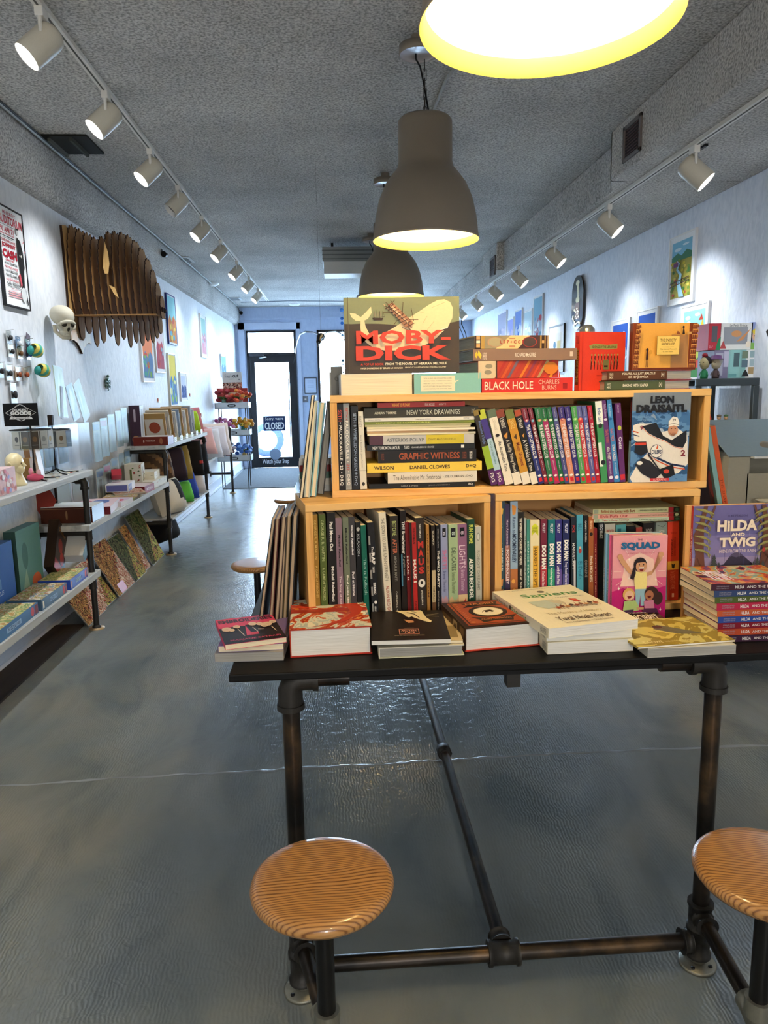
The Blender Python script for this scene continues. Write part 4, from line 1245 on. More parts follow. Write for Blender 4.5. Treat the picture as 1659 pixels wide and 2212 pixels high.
book('red clothbound book standing upright on the crates, thin figures on its cover', .022, Wr, Hr, '#d03c28', Tr(rb.x + .002, 1.868, zt) @ Rz(R(14)) @ Tr(0, .022, 0) @ POSE['faceout'],
     [('t', 'TOM GAULD', .2, .8, .8, .94, '#8a1f18', '', .01), ('r', .2, .1, .8, .7, '#6a2a1a'), sp('REVENGE OF THE', '#9a8a3a', .3, .85)], red, 'white', True, name='hardback')

# two flat books + landscape book
G6 = 'two small books lying under the yellow landscape book'
a = at(1306, 829, Y=1.845); b = at(1495, 829, Y=1.845); H = b.x - a.x
def dq(label, cover, art, z, T, dx=0.0, rz=0.0):
    t = thing('small_hardback', label, 'book', M=Tr(a.x + dx, 1.845, z) @ Rz(rz) @ Tr(H, 0, 0) @ POSE['spinefront'], group=G6)
    m = MB(); m.box((0, 0, H * .30), (.002, .15, H), cover); m.box((T - .002, 0, H * .30), (T, .15, H), cover); m.box((0, 0, H * .30), (T, .002, H), cover)
    m.box((0, .0, 0), (.0015, .15, H * .30), '#8f2f34'); m.box((T - .0015, .0, 0), (T, .15, H * .3), '#8f2f34')
    m.art((0, 0, H * .3), (T, 0, 0), (0, 0, H * .7), art); m.build('cover', t)
    m = MB(); m.box((.002, .003, .003), (T - .002, .147, H - .003), PG['grey']); m.build('page_block', t)
dq('small green book lying at the bottom under the yellow landscape book', '#4a553a', [hz('FAVO', '#d8d0b8', .04, .1, .5, .8), hz('MIX', '#d8d0b8', .04, .1, .2, .45), hz('BAKING WITH KAFKA', '#e8e0cc', .3, .72, .35, .65, .02), hz('D+Q', '#e8e0cc', .9, .95)], zt, .0235, 0, R(2))
dq('small brown book lying directly under the yellow landscape book', '#57341f', [hz('FAVO', '#d8c8a8', .04, .1, .5, .8), hz('MIX', '#d8c8a8', .04, .1, .2, .45), hz('YOU’RE ALL JUST JEALOUS', '#e8dcc0', .24, .8, .52, .82, .02), hz('OF MY JETPACK', '#e8dcc0', .35, .69, .16, .44, .02), hz('D+Q', '#e8dcc0', .9, .95)], zt + .0245, .0235, .006, R(3))
z9 = zt + .049
a9 = at(1361, 800, Y=1.87); b9 = at(1503, 795, Y=1.87); c9 = at(1361, 705, Y=1.87)
Ws, Hs = b9.x - a9.x, .118
sn = [('r', 0, 0, 1, 1, '#dfa348'), ('r', 0, 0, 1, .05, '#6a2c18'), ('r', 0, .0, .1, 1, '#7a3a20'), ('r', .875, .03, 1, 1, '#7a3a20'), ('r', .60, .05, .865, .75, '#a8794a')]
for k in range(9):
    v = .05 + k * .105
    sn += [('r', .018, v, .092, v + .078, '#c98a48'), ('r', .893, v, .985, v + .078, '#c98a48')]
    for j in range(5):
        sn += [('r', .022 + j * .013, v, .031 + j * .013, v + .06 - .01 * (j % 3), '#5a2414'), ('r', .9 + j * .015, v, .911 + j * .015, v + .058 - .008 * (j % 2), '#8f3420' if j % 2 else '#5a2414')]
sn += [('r', .335, .32, .69, .72, '#7a5a2a'), ('r', .34, .327, .685, .713, '#e8c468'), ('t', 'THE SNOOTY', .385, .60, .635, .66, '#4a3014', '', .01), ('t', 'BOOKSHOP', .405, .52, .61, .575, '#4a3014', '', .01), ('r', .42, .485, .6, .489, '#6a4a20'),
       ('t', 'Fifty Literary Postcards', .385, .42, .645, .455, '#6a4a20'), ('t', 'by Tom Gauld', .43, .37, .58, .40, '#6a4a20'),
       ('e', .19, .43, .02, .035, '#241814'), ('p', [(.175, .40), (.205, .40), (.21, .22), (.17, .22)], '#3a1c14'), ('l', [(.18, .22), (.175, .06)], .0015, '#5a2a1a'), ('l', [(.2, .22), (.2, .06)], .0015, '#5a2a1a'), ('e', .24, .38, .025, .045, '#c89038'),
       ('e', .735, .90, .016, .028, '#241814'), ('p', [(.72, .75), (.76, .75), (.745, .88), (.73, .88)], '#241814'), ('p', [(.63, .75), (.69, .75), (.67, .8), (.64, .82)], '#8a4a28'), ('r', .8, .75, .86, .8, '#c89a58')]
book('yellow landscape book showing a bookshop scene, standing on the two small books', .016, Ws, Hs, '#8a5a2a', Tr(a9.x, 1.86, z9) @ Rz(R(4)) @ Tr(0, .016, 0) @ POSE['faceout'], [('r', 0, 0, 1, 1, '#5a2c18')], sn, 'white', True, name='picture_book')
# ------------------------------------------------------------------ books in the lower left crate
zl = TZ + .018 + .001
A0 = Vector((-.083, 1.735)); ang = R(9.5)
A1 = A0 + Vector((math.cos(ang), math.sin(ang))) * .472


def on_crate(px, off=0.0, z=1.0, py=None):
    """where the sight line through a pixel column meets the front plane of the turned crate"""
    n = Vector((-math.sin(ang), math.cos(ang)))
    A = A0 + n * off
    lo, hi = -.2, .8
    for _ in range(30):
        s = (lo + hi) / 2
        p = A + Vector((math.cos(ang), math.sin(ang))) * s
        # project column of that point at height z
        d = Vector((p.x, p.y, z - CAM_H))
        x = AX[0].x * d.x + AX[1].x * d.y + AX[2].x * d.z
        zz = AX[0].z * d.x + AX[1].z * d.y + AX[2].z * d.z
        u = 829.5 + FPX * x / zz
        if u < px: lo = s
        else: hi = s
    return lo, A + Vector((math.cos(ang), math.sin(ang))) * lo


G7 = 'spines in the lower left crate'
o7 = lambda v: 620 + v / 3.456
LL = [
    ('ochre', 190, 215, 255, 905, '#8f6a24', 'leftmost in the lower left crate', [sp('GEORGE R. R. MARTIN', '#c9a85a', .05, .4, .3, .7), sp('A GAME of THRONES', '#c9a85a', .46, .75, .3, .7)], 0),
    ('moss green', 250, 262, 312, 903, '#4c5a26', 'beside the ochre one in the lower left crate', [sp('GEORGE R. R. MARTIN', '#a8b07a', .05, .42, .3, .7), sp('A GAME of THRONES', '#a8b07a', .48, .78, .3, .7)], 0),
    ('black', 308, 320, 382, 882, '#15110f', 'with white bold names, third from left in the lower left crate', [sp('Paul Moves Out', '#e0dcd0', .08, .34, .3, .7, .03), sp('Michel Rabagliati', '#e0dcd0', .48, .8, .3, .7, .03)], 0),
    ('dusty mauve', 362, 384, 430, 930, '#7f6670', 'between a black and a sage one in the lower left crate', [sp('Michel Rabagliati', '#1f1518', .16, .46, .3, .7, .03), sp('The Song of Roland', '#d8c8c8', .55, .88, .3, .7, .02)], 0),
    ('sage green', 415, 440, 484, 926, '#6a705a', 'between mauve and charcoal in the lower left crate', [sp('Michel Rabagliati', '#1c1f18', .1, .44, .3, .7, .03), sp('Paul Joins the Scouts', '#e0e0d0', .55, .97, .3, .7, .03)], 0),
    ('charcoal', 460, 485, 529, 922, '#3a383a', 'with white names beside the sage one in the lower left crate', [sp('Michel Rabagliati', '#e0dcd8', .08, .36, .3, .7, .03), sp('Paul at Home', '#e0dcd8', .52, .75, .3, .7, .03)], 0),
    ('black', 512, 531, 566, 962, '#121212', 'with one pale word, left of teal in the lower left crate', [('e', .5, .93, .35, .02, '#b0b0ac'), sp('KLAXON', '#b0b0ac', .12, .34)], 0),
    ('teal', 550, 582, 620, 985, '#14604e', 'with a pale serif title in the lower left crate', [sp('This is Pollock', '#a8d0c0', .34, .72, .25, .75, 0)], -.01),
    ('black', 600, 640, 690, 965, '#17171a', 'with photo strips and bold white title in the lower left crate', [sp('The', WL, .24, .29, .4, .7), sp('RAP', WL, .3, .42, .35, .85, .05), sp('YEAR BOOK', WL, .44, .5, .4, .7), sp('SERRANO', WL, .60, .72, .4, .75, .04), ('e', .6, .2, .2, .018, WL), sp('ABRAMS IMAGE', WL, .84, .96, .4, .65)] + [('r', .02, v, .28, v + .09, '#8d8a84') for v in (.1, .27, .44, .61, .78)], -.018),
    ('tall cream', 690, 742, 794, 890, '#d9cfb6', 'protruding in the middle of the lower left crate', [sp('THE SECRET TO SUPERHUMAN STRENGTH', '#4f463a', .05, .62, .28, .72, 0), sp('ALISON BECHDEL', '#a8443a', .67, .93, .28, .72, .01)], -.022),
    ('dark brown', 768, 796, 856, 915, '#2a231c', 'beside the tall cream one in the lower left crate', [sp('BEFORE', '#a8b06a', .05, .19, .25, .75, .01), sp('AFTER', '#c06a4a', .22, .36, .25, .75, .01), sp('ARTHUR & MATTI', '#8f8a7c', .38, .62, .35, .65), sp('CANDLEWICK PRESS', '#c8c0ac', .72, .95, .4, .6)], -.02),
    ('black', 845, 862, 904, 875, '#1c1412', 'with white and blue lettering in the middle of the lower left crate', [sp('THE Breadwinner', '#e8e4d8', .1, .4, .25, .8, .02), sp('A graphic novel', '#b0a898', .42, .6, .3, .7), ('r', 0, .3, .25, .6, '#4f87a0')], -.006),
    ('deep red', 880, 905, 928, 960, '#6e1a1c', 'left of the bright red one in the lower left crate', [sp('MAUS II', '#e8d8c8', .35, .6, .2, .8, .02), ('e', .5, .05, .3, .012, '#c8a080')], -.01),
    ('bright red', 912, 932, 981, 965, '#a82420', 'with white title near the middle of the lower left crate', [('r', 0, 0, .35, 1, '#241c18'), sp('SPIEGELMAN', '#3a1412', .05, .22, .5, .8), sp('MAUS I', '#f0e4d4', .38, .62, .45, .88, .03), sp('PANTHEON', '#3a1412', .82, .95, .5, .8)], -.02),
    ('thick brown', 958, 984, 1046, 930, '#2e2520', 'with a low white disc in the lower left crate', [sp('THE COMPLETE', '#d8d0c0', .06, .2, .4, .6, .02), ('t', 'M', .2, .70, .85, .77, '#c0352a', '', .05), ('t', 'A', .2, .615, .85, .685, '#c0352a', '', .05), ('t', 'U', .2, .53, .85, .60, '#c0352a', '', .05), ('t', 'S', .2, .445, .85, .515, '#c0352a', '', .05), ('e', .5, .35, .42, .042, '#e0d8c8'), ('e', .5, .355, .16, .016, '#2e2520'), sp('SPIEGELMAN', '#d8d0c0', .72, .87, .4, .6, .02)], -.018),
    ('tan', 1035, 1048, 1072, 980, '#a8783c', 'narrow, right of the thick dark one in the lower left crate', [sp('ORANGE BLOSSOM', '#5f3a1c', .1, .8)], 0),
    ('cream and black', 1075, 1086, 1114, 985, '#2a211b', 'left of the slim black in the lower left crate', [('r', 0, .02, 1, .5, '#c0ac84'), sp('GOLIATH', '#d8ccb0', .06, .22), sp('TOM GAULD', '#4a3a2a', .68, .85), ('r', 0, 0, 1, .14, '#6a4a30')], 0),
    ('slim black', 1112, 1118, 1145, 985, '#121013', 'left of the lavender one in the lower left crate', [sp('SPIEGELMAN', '#b0a8a0', .04, .25, .35, .65), sp('THE WILD PARTY', '#e8e0d0', .28, .7, .25, .8, .04), sp('MONCURE MARCH', '#b0a8a0', .74, .95, .35, .65)], 0),
    ('pale lavender blue', 1145, 1156, 1207, 980, '#8f96b4', 'with pink lettering in the lower left crate', [('r', .25, .86, .75, .96, '#17171c'), ('t', 'on', .35, .88, .65, .92, '#c8c8d8', '', .02), sp('SHEETS', '#c86a8a', .28, .5, .2, .8, .01), sp('Brenna Thummler', '#5a5f80', .52, .76, .3, .7), ('p', [(0, 0), (1, 0), (1, .15), (.6, .2), (.3, .16), (0, .2)], '#b08a94'), ('e', .5, .06, .3, .05, '#c8504a')], 0),
    ('mint green', 1204, 1211, 1280, 980, '#a0b68a', 'between lavender and mauve in the lower left crate', [('r', .25, .86, .75, .96, '#17171c'), ('t', 'on', .35, .88, .65, .92, '#c8d8c8', '', .02), sp('DELICATES', '#2f3a2c', .26, .52, .3, .75, 0), sp('Brenna Thummler', '#5f7050', .54, .78, .3, .7), ('p', [(0, 0), (1, 0), (1, .17), (.6, .13), (.3, .19), (0, .15)], '#c9a880'), ('e', .4, .05, .35, .045, '#b4607a')], 0),
    ('mauve pink', 1271, 1281, 1350, 976, '#8a5f7c', 'right of the mint one in the lower left crate', [('r', .25, .86, .75, .96, '#17171c'), ('t', 'on', .35, .88, .65, .92, '#d8c8d8', '', .02), sp('LIGHTS', '#e0c8d4', .24, .5, .15, .8, 0), sp('Brenna Thummler', '#c8a8bc', .52, .76, .3, .7), ('p', [(0, 0), (1, 0), (1, .2), (0, .2)], '#d8b88a'), ('p', [(.4, 0), (.9, .02), (.8, .16), (.5, .1)], '#c83a4a')], 0),
    ('dark green', 1345, 1351, 1405, 940, '#173f2e', 'with yellow and white capitals in the lower left crate', [sp('FUN HOME', '#c8cf5a', .06, .26, .2, .8, .02), sp('ALISON BECHDEL', '#e8e8d8', .42, .86, .2, .8, .03), ('r', .1, .03, .5, .09, WL)], -.004),
    ('pale grey', 1404, 1412, 1456, 995, '#b9b8a8', 'rightmost in the lower left crate', [('e', .5, .88, .3, .05, '#8f9084'), ('e', .5, .88, .2, .035, '#c8c8bc'), sp('ROBOT DREAMS', '#8a8a7c', .28, .76, .25, .7, .01), sp('VARON', '#8a8a7c', .82, .93, .3, .65)], 0),
]
for nm, t0, b0, b1, yt, c, where, art, off in LL:
    s0, P0 = on_crate(o7(b0), off + .004, zl)
    s1, P1 = on_crate(o7(b1), off + .004, zl)
    st, Pt = on_crate(o7(t0), off + .004, zl + .24)
    ptop = None
    # height from the pixel row of the head
    r = at(o7(t0), 850 + (yt) / 3.456, Y=Pt.y)
    Hh = min(max(r.z - zl, .12), .298)
    ln = math.atan2(max(s0 - st, 0), .24)
    T = (s1 - s0) * math.cos(ln) - .0004
    Dp = .135 if off > -.015 else .15
    s0 = max(s0, .0185)
    M = Tr(P0.x + .0002, P0.y, zl) @ Rz(ang) @ Ry(-min(ln, R(5)))
    book('%s book spine %s' % (nm, where), T, Dp, min(Hh, .278), c, M, art, (), 'cream', name='comic_book', group=G7)

# ------------------------------------------------------------------ books in the lower right crate
G8 = 'spines in the lower right crate'
Y8 = 1.836
RL = [
    ('starry teal blue', 175, 175, 224, 745, '#2a4654', 'leftmost in the lower right crate', [sp('Adventures in', '#6f9aa8', .2, .42, .3, .7), sp('MOOMINVALLEY', '#d8dcd0', .44, .66, .25, .75, .02), ('p', [(.2, .95), (.8, .93), (.7, .88), (.3, .87)], '#d8b04a'), ('p', [(.2, .24), (.8, .27), (.7, .2), (.3, .19)], '#c98a4a'), ('p', [(.2, .14), (.8, .17), (.7, .1), (.3, .09)], '#c98a4a')], 0),
    ('violet and copper', 225, 228, 261, 765, '#3a3050', 'slim, second in the lower right crate', [('r', 0, .25, 1, .6, '#9a6a60'), sp('More Adventures in', '#d8c8d8', .15, .42, .3, .7), sp('MOOMINVALLEY', '#e8d8d8', .44, .78, .2, .8, .02)], 0),
    ('pale blue and orange', 262, 263, 314, 745, '#8ea6bc', 'third in the lower right crate, tall', [('r', 0, 0, 1, .36, '#a8683a'), ('p', [(.2, .97), (.8, .95), (.7, .88), (.3, .87)], '#d08a3a'), sp('Return to', '#2a3a54', .15, .3, .3, .7), sp('MOOMINVALLEY', '#1f2c44', .31, .58, .25, .8, .02), ('e', .5, .14, .3, .03, '#e0a04a'), ('e', .4, .24, .25, .02, '#e0a04a')], 0),
    ('black', 316, 317, 356, 820, '#17130f', 'with white capitals, fourth in the lower right crate', [sp('THE WOMEN WHO CHANGED ART FOREVER', '#e0d8c4', .06, .56, .25, .7, .03), sp('FEMINIST ART', '#e0d8c4', .6, .72, .3, .6, .03), sp('THE GRAPHIC NOVEL', '#e0d8c4', .74, .92, .3, .6, .03)], 0),
    ('narrow grey', 358, 359, 374, 860, '#9aa6a0', 'hardly wider than a pencil in the lower right crate', [sp('SEA OF STARS', '#4a5a56', .2, .8)], 0),
    ('narrow teal', 376, 376, 396, 870, '#3d8478', 'left of the yellow and cream one in the lower right crate', [sp('SEANCE TEA PARTY', '#c8e0d8', .25, .85, .25, .75, .01)], 0),
    ('cream and yellow', 400, 400, 464, 875, '#e0d4a8', 'with a red disc in the lower right crate', [('p', [(.15, .82), (.5, .86), (.85, .82), (.85, .93), (.5, .96), (.15, .93)], '#c9cc2c'), ('t', 'LOUISE', .25, .895, .75, .92, '#6a7020', '', .01), ('t', 'FITZHUGH', .22, .855, .78, .885, '#6a7020', '', .01), ('r', .28, .2, .88, .70, '#d8a430'), sp('HARRIET THE SPY', '#4a3414', .32, .77, .35, .75, .01), ('e', .5, .11, .4, .055, '#c03a2c'), ('r', .25, .1, .75, .12, '#e8b8a8')], 0),
    ('maroon', 471, 468, 514, 868, '#6a2036', 'first of four alike, right of the yellow and cream one', [('r', 0, .18, 1, .46, '#a83440'), ('r', 0, 0, 1, .12, '#3a2a1c'), ('e', .5, .15, .4, .035, '#d88a94'), sp('PILKEY', '#d8d0d8', .05, .16, .3, .7, .03), sp('DOG MAN', '#f0ece4', .3, .58, .2, .85, .06), sp('The Scarlet Shedder', '#e8d0d0', .6, .82, .25, .7, .02)], 0),
    ('teal', 523, 520, 568, 870, '#176a70', 'second of four alike with white wobbly titles', [('r', 0, .18, 1, .42, '#2f9474'), ('r', 0, 0, 1, .12, '#2a3a2c'), ('e', .5, .15, .4, .035, '#d8a0a0'), sp('PILKEY', '#d8e0e0', .05, .16, .3, .7, .03), sp('DOG MAN', '#f0ece4', .28, .54, .2, .85, .06), sp('Mothering Heights', '#d8ece0', .56, .8, .25, .7, .02)], 0),
    ('indigo', 573, 572, 618, 870, '#2c2a70', 'third of four alike with white wobbly titles', [('r', 0, .2, 1, .42, '#5a4a90'), ('r', 0, 0, 1, .12, '#3a2a5c'), ('e', .5, .16, .42, .04, '#d8b0b8'), sp('PILKEY', '#d8d8e8', .05, .16, .3, .7, .03), sp('DOG MAN', '#f0ece4', .26, .52, .2, .85, .06), sp('Lord of the Fleas', '#e0d8e8', .54, .76, .25, .7, .02)], 0),
    ('navy', 625, 622, 668, 870, '#1c2458', 'last of four alike with white wobbly titles', [('r', 0, .1, 1, .36, '#4a4a88'), ('e', .5, .17, .42, .04, '#c8b0c8'), sp('PILKEY', '#d8d8e8', .05, .16, .3, .7, .03), sp('DOG MAN', '#f0ece4', .24, .48, .2, .85, .06), sp('Twenty Thousand Fleas Under the Sea', '#d8d8ec', .5, .8, .25, .7, .02)], 0),
    ('black and white', 680, 682, 717, 850, '#1a2230', 'left of the sky blue one in the lower right crate', [('r', .5, .1, .9, .5, '#c8c8cc'), sp('POE', '#c03a34', .1, .18), sp('MANUSCRIPT', '#d8d8d8', .3, .6)], 0),
    ('sky blue', 719, 724, 768, 838, '#4a9cb4', 'with a small red figure in the lower right crate', [sp('BELL', '#2a5a70', .1, .18), ('e', .5, .6, .25, .03, '#b03a34'), ('e', .5, .635, .15, .015, '#d8b090'), sp('El Deafo', '#1f5f78', .52, .72, .2, .8, 0)], 0),
    ('black', 768, 772, 800, 842, '#141416', 'between sky blue and brown in the lower right crate', [sp('GAIMAN / RUSSELL', '#d8d4cc', .06, .3, .3, .7, .01), sp('CORALINE', '#8a8078', .5, .7, .2, .8, .02)], 0),
    ('orange brown', 803, 803, 836, 850, '#a05a30', 'with cream title in the lower right crate', [sp('Blasco', '#e8c8a0', .05, .14), ('e', .5, .8, .35, .02, '#2a1c14'), sp('Enola HOLMES', '#f0dcc0', .45, .75, .2, .8, .02)], 0),
    ('dark red', 838, 840, 862, 930, '#7a1e22', 'short, right of the orange brown one in the lower right crate', [sp('THE CRIME THAT BELL', '#d0a080', .2, .9, .3, .7)], 0),
    ('black', 868, 870, 912, 890, '#17181c', 'behind the pink book, left end, in the lower right crate', [sp('EDG MAKE', '#d8d8d8', .02, .2, .2, .8, .03)], .012),
    ('cream topped', 915, 916, 986, 902, '#c8c0ac', 'behind the pink book in the lower right crate', [('t', 'WOOD', .15, .88, .85, .93, '#c8504a', '', .02), ('r', .2, .8, .8, .82, '#8a8478')], .012),
    ('aqua topped', 990, 992, 1062, 908, '#5aa4a4', 'behind the pink book, middle, in the lower right crate', [('r', .15, .8, .5, .95, '#2c6a78'), ('t', 'ANNIE', .5, .82, .9, .9, '#e0ecec', '', .02)], .012),
    ('black with tiny logo', 1066, 1068, 1128, 915, '#141416', 'behind the pink book in the lower right crate', [('t', 'PETER', .2, .84, .8, .9, WL, '', .03), ('r', .2, .8, .8, .81, WL)], .012),
    ('coral topped', 1130, 1133, 1174, 925, '#b8483c', 'behind the pink book, right part, in the lower right crate', [('r', .2, .7, .8, .85, '#8a2c28')], .012),
    ('dark', 1180, 1183, 1258, 897, '#241f1e', 'with grey name behind the pink book, lower right crate', [('t', 'WOOD', .2, .88, .8, .93, '#b8b4ac', '', .02), ('e', .5, .76, .3, .06, '#3a3430')], .012),
    ('grey green', 1268, 1268, 1342, 892, '#7c8a84', 'left of the orange red one in the lower right crate', [('t', 'WOOD', .25, .87, .75, .9, '#c8ccc4', '', .01), sp('THE INCORRIGIBLE CHILDREN', '#b0bcb4', .14, .42, .5, .7), sp('OF ASHTON PLACE', '#3a4a48', .2, .42, .28, .46), ('r', 0, .42, 1, .5, '#4a5064'), ('l', [(.1, .97), (.6, .94), (.9, .98)], .001, '#2a3432'), sp('The Hidden Gallery', '#b0bcb4', .6, .85)], 0),
    ('orange red', 1348, 1343, 1420, 885, '#c23a24', 'rightmost in the lower right crate', [('t', 'WOOD', .25, .84, .75, .87, '#8a1c14', '', .01), sp('THE INCORRIGIBLE CHILDREN', '#7a2014', .2, .44, .55, .72), sp('OF ASHTON PLACE', '#4a140c', .22, .44, .3, .5), ('r', 0, .39, 1, .5, '#d8a03c'), ('p', [(.35, .47), (.5, .455), (.65, .47), (.62, .42), (.5, .405), (.38, .42)], '#2a2420'), sp('The LONG-LOST HOME', '#e87a5a', .62, .86, .25, .7, .01), ('r', .4, .04, .6, .09, '#e8b8a0')], 0),
]
zr_ = TZ + .019
for nm, t0, b0, b1, ytp, c, where, art, off in RL:
    row_item('%s book spine %s' % (nm, where), o8(b0), o8(b1), 850 + ytp / 3.19, o8(t0), c, art, Y8 + off, zr_, .14, G8, 'comic_book', ybias=0)
# pastel trio lying on top
G9 = 'pastel books lying on the spines of the lower right crate'
bz = at(1300, 850 + 893 / 3.19, Y=1.835).z
for k, (nm, x0, x1, hp, c, txt, tc) in enumerate([('pale green, lowest', 840, 1370, 26, '#b4c4ac', 'Take It Away, Tommy!', '#b04a44'), ('pale pink, middle', 830, 1370, 32, '#cfa08e', 'Elvis Puffs Out', '#a8303a'), ('soft olive, topmost', 835, 1370, 36, '#b9b98a', 'Behind the Scenes with Burt', '#8a4a2c')]):
    a = at(o8(x0), 1100, Y=1.835); b = at(o8(1432), 1100, Y=1.835); H = b.x - a.x; T = hp / 3.19 * 1.87 / FPX
    book('%s of the three thin books lying on top of the upright spines' % nm, T - .0005, .15, H, c, Tr(a.x + H, 1.833 + .002 * k, bz + .002) @ POSE['spinefront'],
         [('r', 0, 0, 1, .13, '#8f1c24'), ('r', 0, 0, 1, .07, '#1c2a20'), ('e', .5, .035, .35, .022, '#b9c9a0' if k == 1 else '#3a5a44'), ('r', .1, .94, .9, .99, '#8f9a84'), hz(txt, tc, .09, .48 if k == 2 else .4, .2, .85, .02), hz('A BREAKING CAT NEWS ADVENTURE', '#5a5f4a', .52, .85, .35, .65, .01)], name='comic_book', group=G9)
    bz += T

# ------------------------------------------------------------------ face-out pink book and copies behind it
p0 = at(1322, 1326, Y=1.70); p1 = at(1434.5, 1322, Y=1.70)
a = at(1318, 1335, Z=TZ + .002); b = at(1435, 1325, Z=TZ + .002)
Yq = 1.745
a = at(1321, 1325, Y=Yq); b = at(1435, 1322, Y=Yq); tl = at(1303.7, 1159, Y=Yq); tr = at(1423.8, 1155.6, Y=Yq)
Wq = b.x - a.x; Hq = tl.z - TZ - .003
sk = '#c8946c'
squad = [('r', 0, 0, 1, 1, '#cf5a86'), ('r', 0, .5, 1, 1, '#e09aa0'), ('p', [(0, 0), (1, 0), (1, .4), (.8, .36), (.5, .3), (.2, .38), (0, .34)], '#b8186e'),
         ('p', [(.15, .4), (.85, .4), (.75, .72), (.5, .8), (.25, .72)], '#ecc4b4')]
for k in range(14):
    an = k * PI / 7
    squad.append(('l', [(.5 + .34 * math.cos(an), .58 + .24 * math.sin(an)), (.5 + .48 * math.cos(an), .58 + .38 * math.sin(an))], .0008, '#f4dcd0'))
for (x, y) in ((.3, .72), (.62, .70), (.22, .62), (.80, .48), (.12, .38), (.86, .3), (.12, .12), (.9, .12), (.3, .5)):
    squad.append(('p', [(x, y + .025), (x + .008, y + .006), (x + .025, y), (x + .008, y - .006), (x, y - .025), (x - .008, y - .006), (x - .025, y), (x - .008, y + .006)], '#f4e4d8'))
squad += [('t', 'THE', .44, .945, .53, .965, '#5a3a44', '', .01), ('t', 'SQUAD', .14, .83, .86, .925, '#1f5f8c', '', .06), ('t', 'THE STAKES HAVE NEVER BEEN HIGHER', .24, .79, .76, .80, '#b8506a'),
          ('p', [(.1, .74), (.16, .76), (.2, .73), (.34, .60), (.44, .57), (.42, .52), (.3, .56), (.14, .68)], sk), ('p', [(.84, .80), (.92, .79), (.9, .72), (.72, .58), (.6, .56), (.6, .51), (.72, .54), (.86, .70)], sk),
          ('e', .13, .755, .05, .032, sk), ('e', .88, .775, .05, .032, sk),
          ('p', [(.4, .58), (.62, .57), (.64, .44), (.62, .36), (.42, .36), (.40, .46)], '#e8d88a'), ('p', [(.42, .37), (.62, .37), (.61, .17), (.53, .17), (.52, .3), (.5, .17), (.44, .17)], '#8fb4c4'),
          ('e', .5, .66, .12, .085, '#221a20'), ('e', .52, .64, .10, .072, sk), ('p', [(.42, .68), (.52, .725), (.62, .68), (.56, .69), (.48, .685)], '#221a20'), ('p', [(.47, .63), (.58, .63), (.55, .585), (.5, .585)], '#7a1f24'), ('r', .48, .615, .57, .63, WL), ('e', .48, .66, .01, .008, '#221a20'), ('e', .56, .66, .01, .008, '#221a20'),
          ('p', [(.36, .6), (.4, .66), (.42, .56), (.38, .48), (.32, .5)], '#221a20'),
          ('e', .30, .31, .11, .075, '#d8a85a'), ('e', .31, .295, .085, .06, '#e0b494'), ('p', [(.27, .29), (.36, .29), (.33, .26), (.29, .26)], '#7a1f24'), ('p', [(.22, .23), (.42, .24), (.5, .16), (.5, .12), (.3, .1), (.2, .12)], '#a8c078'), ('p', [(.2, .12), (.4, .13), (.38, .03), (.22, .0)], '#4a2c4a'),
          ('e', .72, .31, .13, .09, '#3a2420'), ('e', .84, .26, .09, .08, '#3a2420'), ('e', .68, .295, .08, .06, '#a86c4c'), ('p', [(.64, .29), (.72, .29), (.70, .26), (.66, .26)], '#5a1418'), ('p', [(.58, .23), (.76, .24), (.78, .14), (.6, .12)], '#c07a94'), ('p', [(.55, .14), (.82, .14), (.9, .04), (.7, .0), (.58, .06)], '#4a2040'), ('l', [(.45, .14), (.58, .14)], .006, sk),
          ('t', 'CHRISTINA SOONTORNVAT', .2, .075, .62, .095, '#f0d8dc', '', .02), ('t', '& JOANNA CACAO', .26, .045, .6, .065, '#f0d8dc', '', .02), ('t', 'GRAPHIX', .48, .01, .62, .025, '#f0d8dc', '', .01)]
G10 = 'copies of the pink girl-trio paperback'
for k in range(3):
    T = .013
    bk = ['frontmost pink cover with three cheering girls, leaning back against the crate', 'second copy behind the pink girl-trio cover, only its spine edge showing', 'blue edged copy farthest behind the pink girl-trio cover'][k]
    book(bk, T, Wq, Hq * (1.005 + .004 * k), '#c04a7a' if k < 2 else '#6f9cbc', Tr(a.x - .004 * k, Yq + .001 + .0145 * k, TZ + .001) @ Rz(R(-2 - k)) @ Rx(R(-1.5)) @ Tr(0, T, 0) @ POSE['faceout'],
         [sp('THE SQUAD', '#e8e0e8', .4, .8)], squad if k == 0 else (), name='paperback', group=G10, spinecol='#7ba0b4' if k else '#c86a94')


# ------------------------------------------------------------------ books lying along the front of the table
def flat(label, BL, BR, TL, ztop, T, cover, front, pages='cream', kind='pagesfront', hard=False, spine=(), name='book', D=None, group=None, back=None):
    a = at(*BL, Z=ztop); b = at(*BR, Z=ztop); c = at(*TL, Z=ztop)
    u = Vector((b.x - a.x, b.y - a.y)); v = Vector((c.x - a.x, c.y - a.y))
    w = u.length; rz = math.atan2(u.y, u.x)
    d = D or abs(v.x * -math.sin(rz) + v.y * math.cos(rz))
    M = Tr(a.x, a.y, ztop - T) @ Rz(rz) @ (Tr(w, 0, 0) if kind == 'spinefront' else Matrix.Identity(4)) @ POSE[kind]
    if kind == 'pagesfront':
        return book(label, T, w, d, cover, M, spine, front, pages, hard, name=name, group=group, back=back)
    return book(label, T, d, w, cover, M, spine, front, pages, hard, name=name, group=group, back=back)


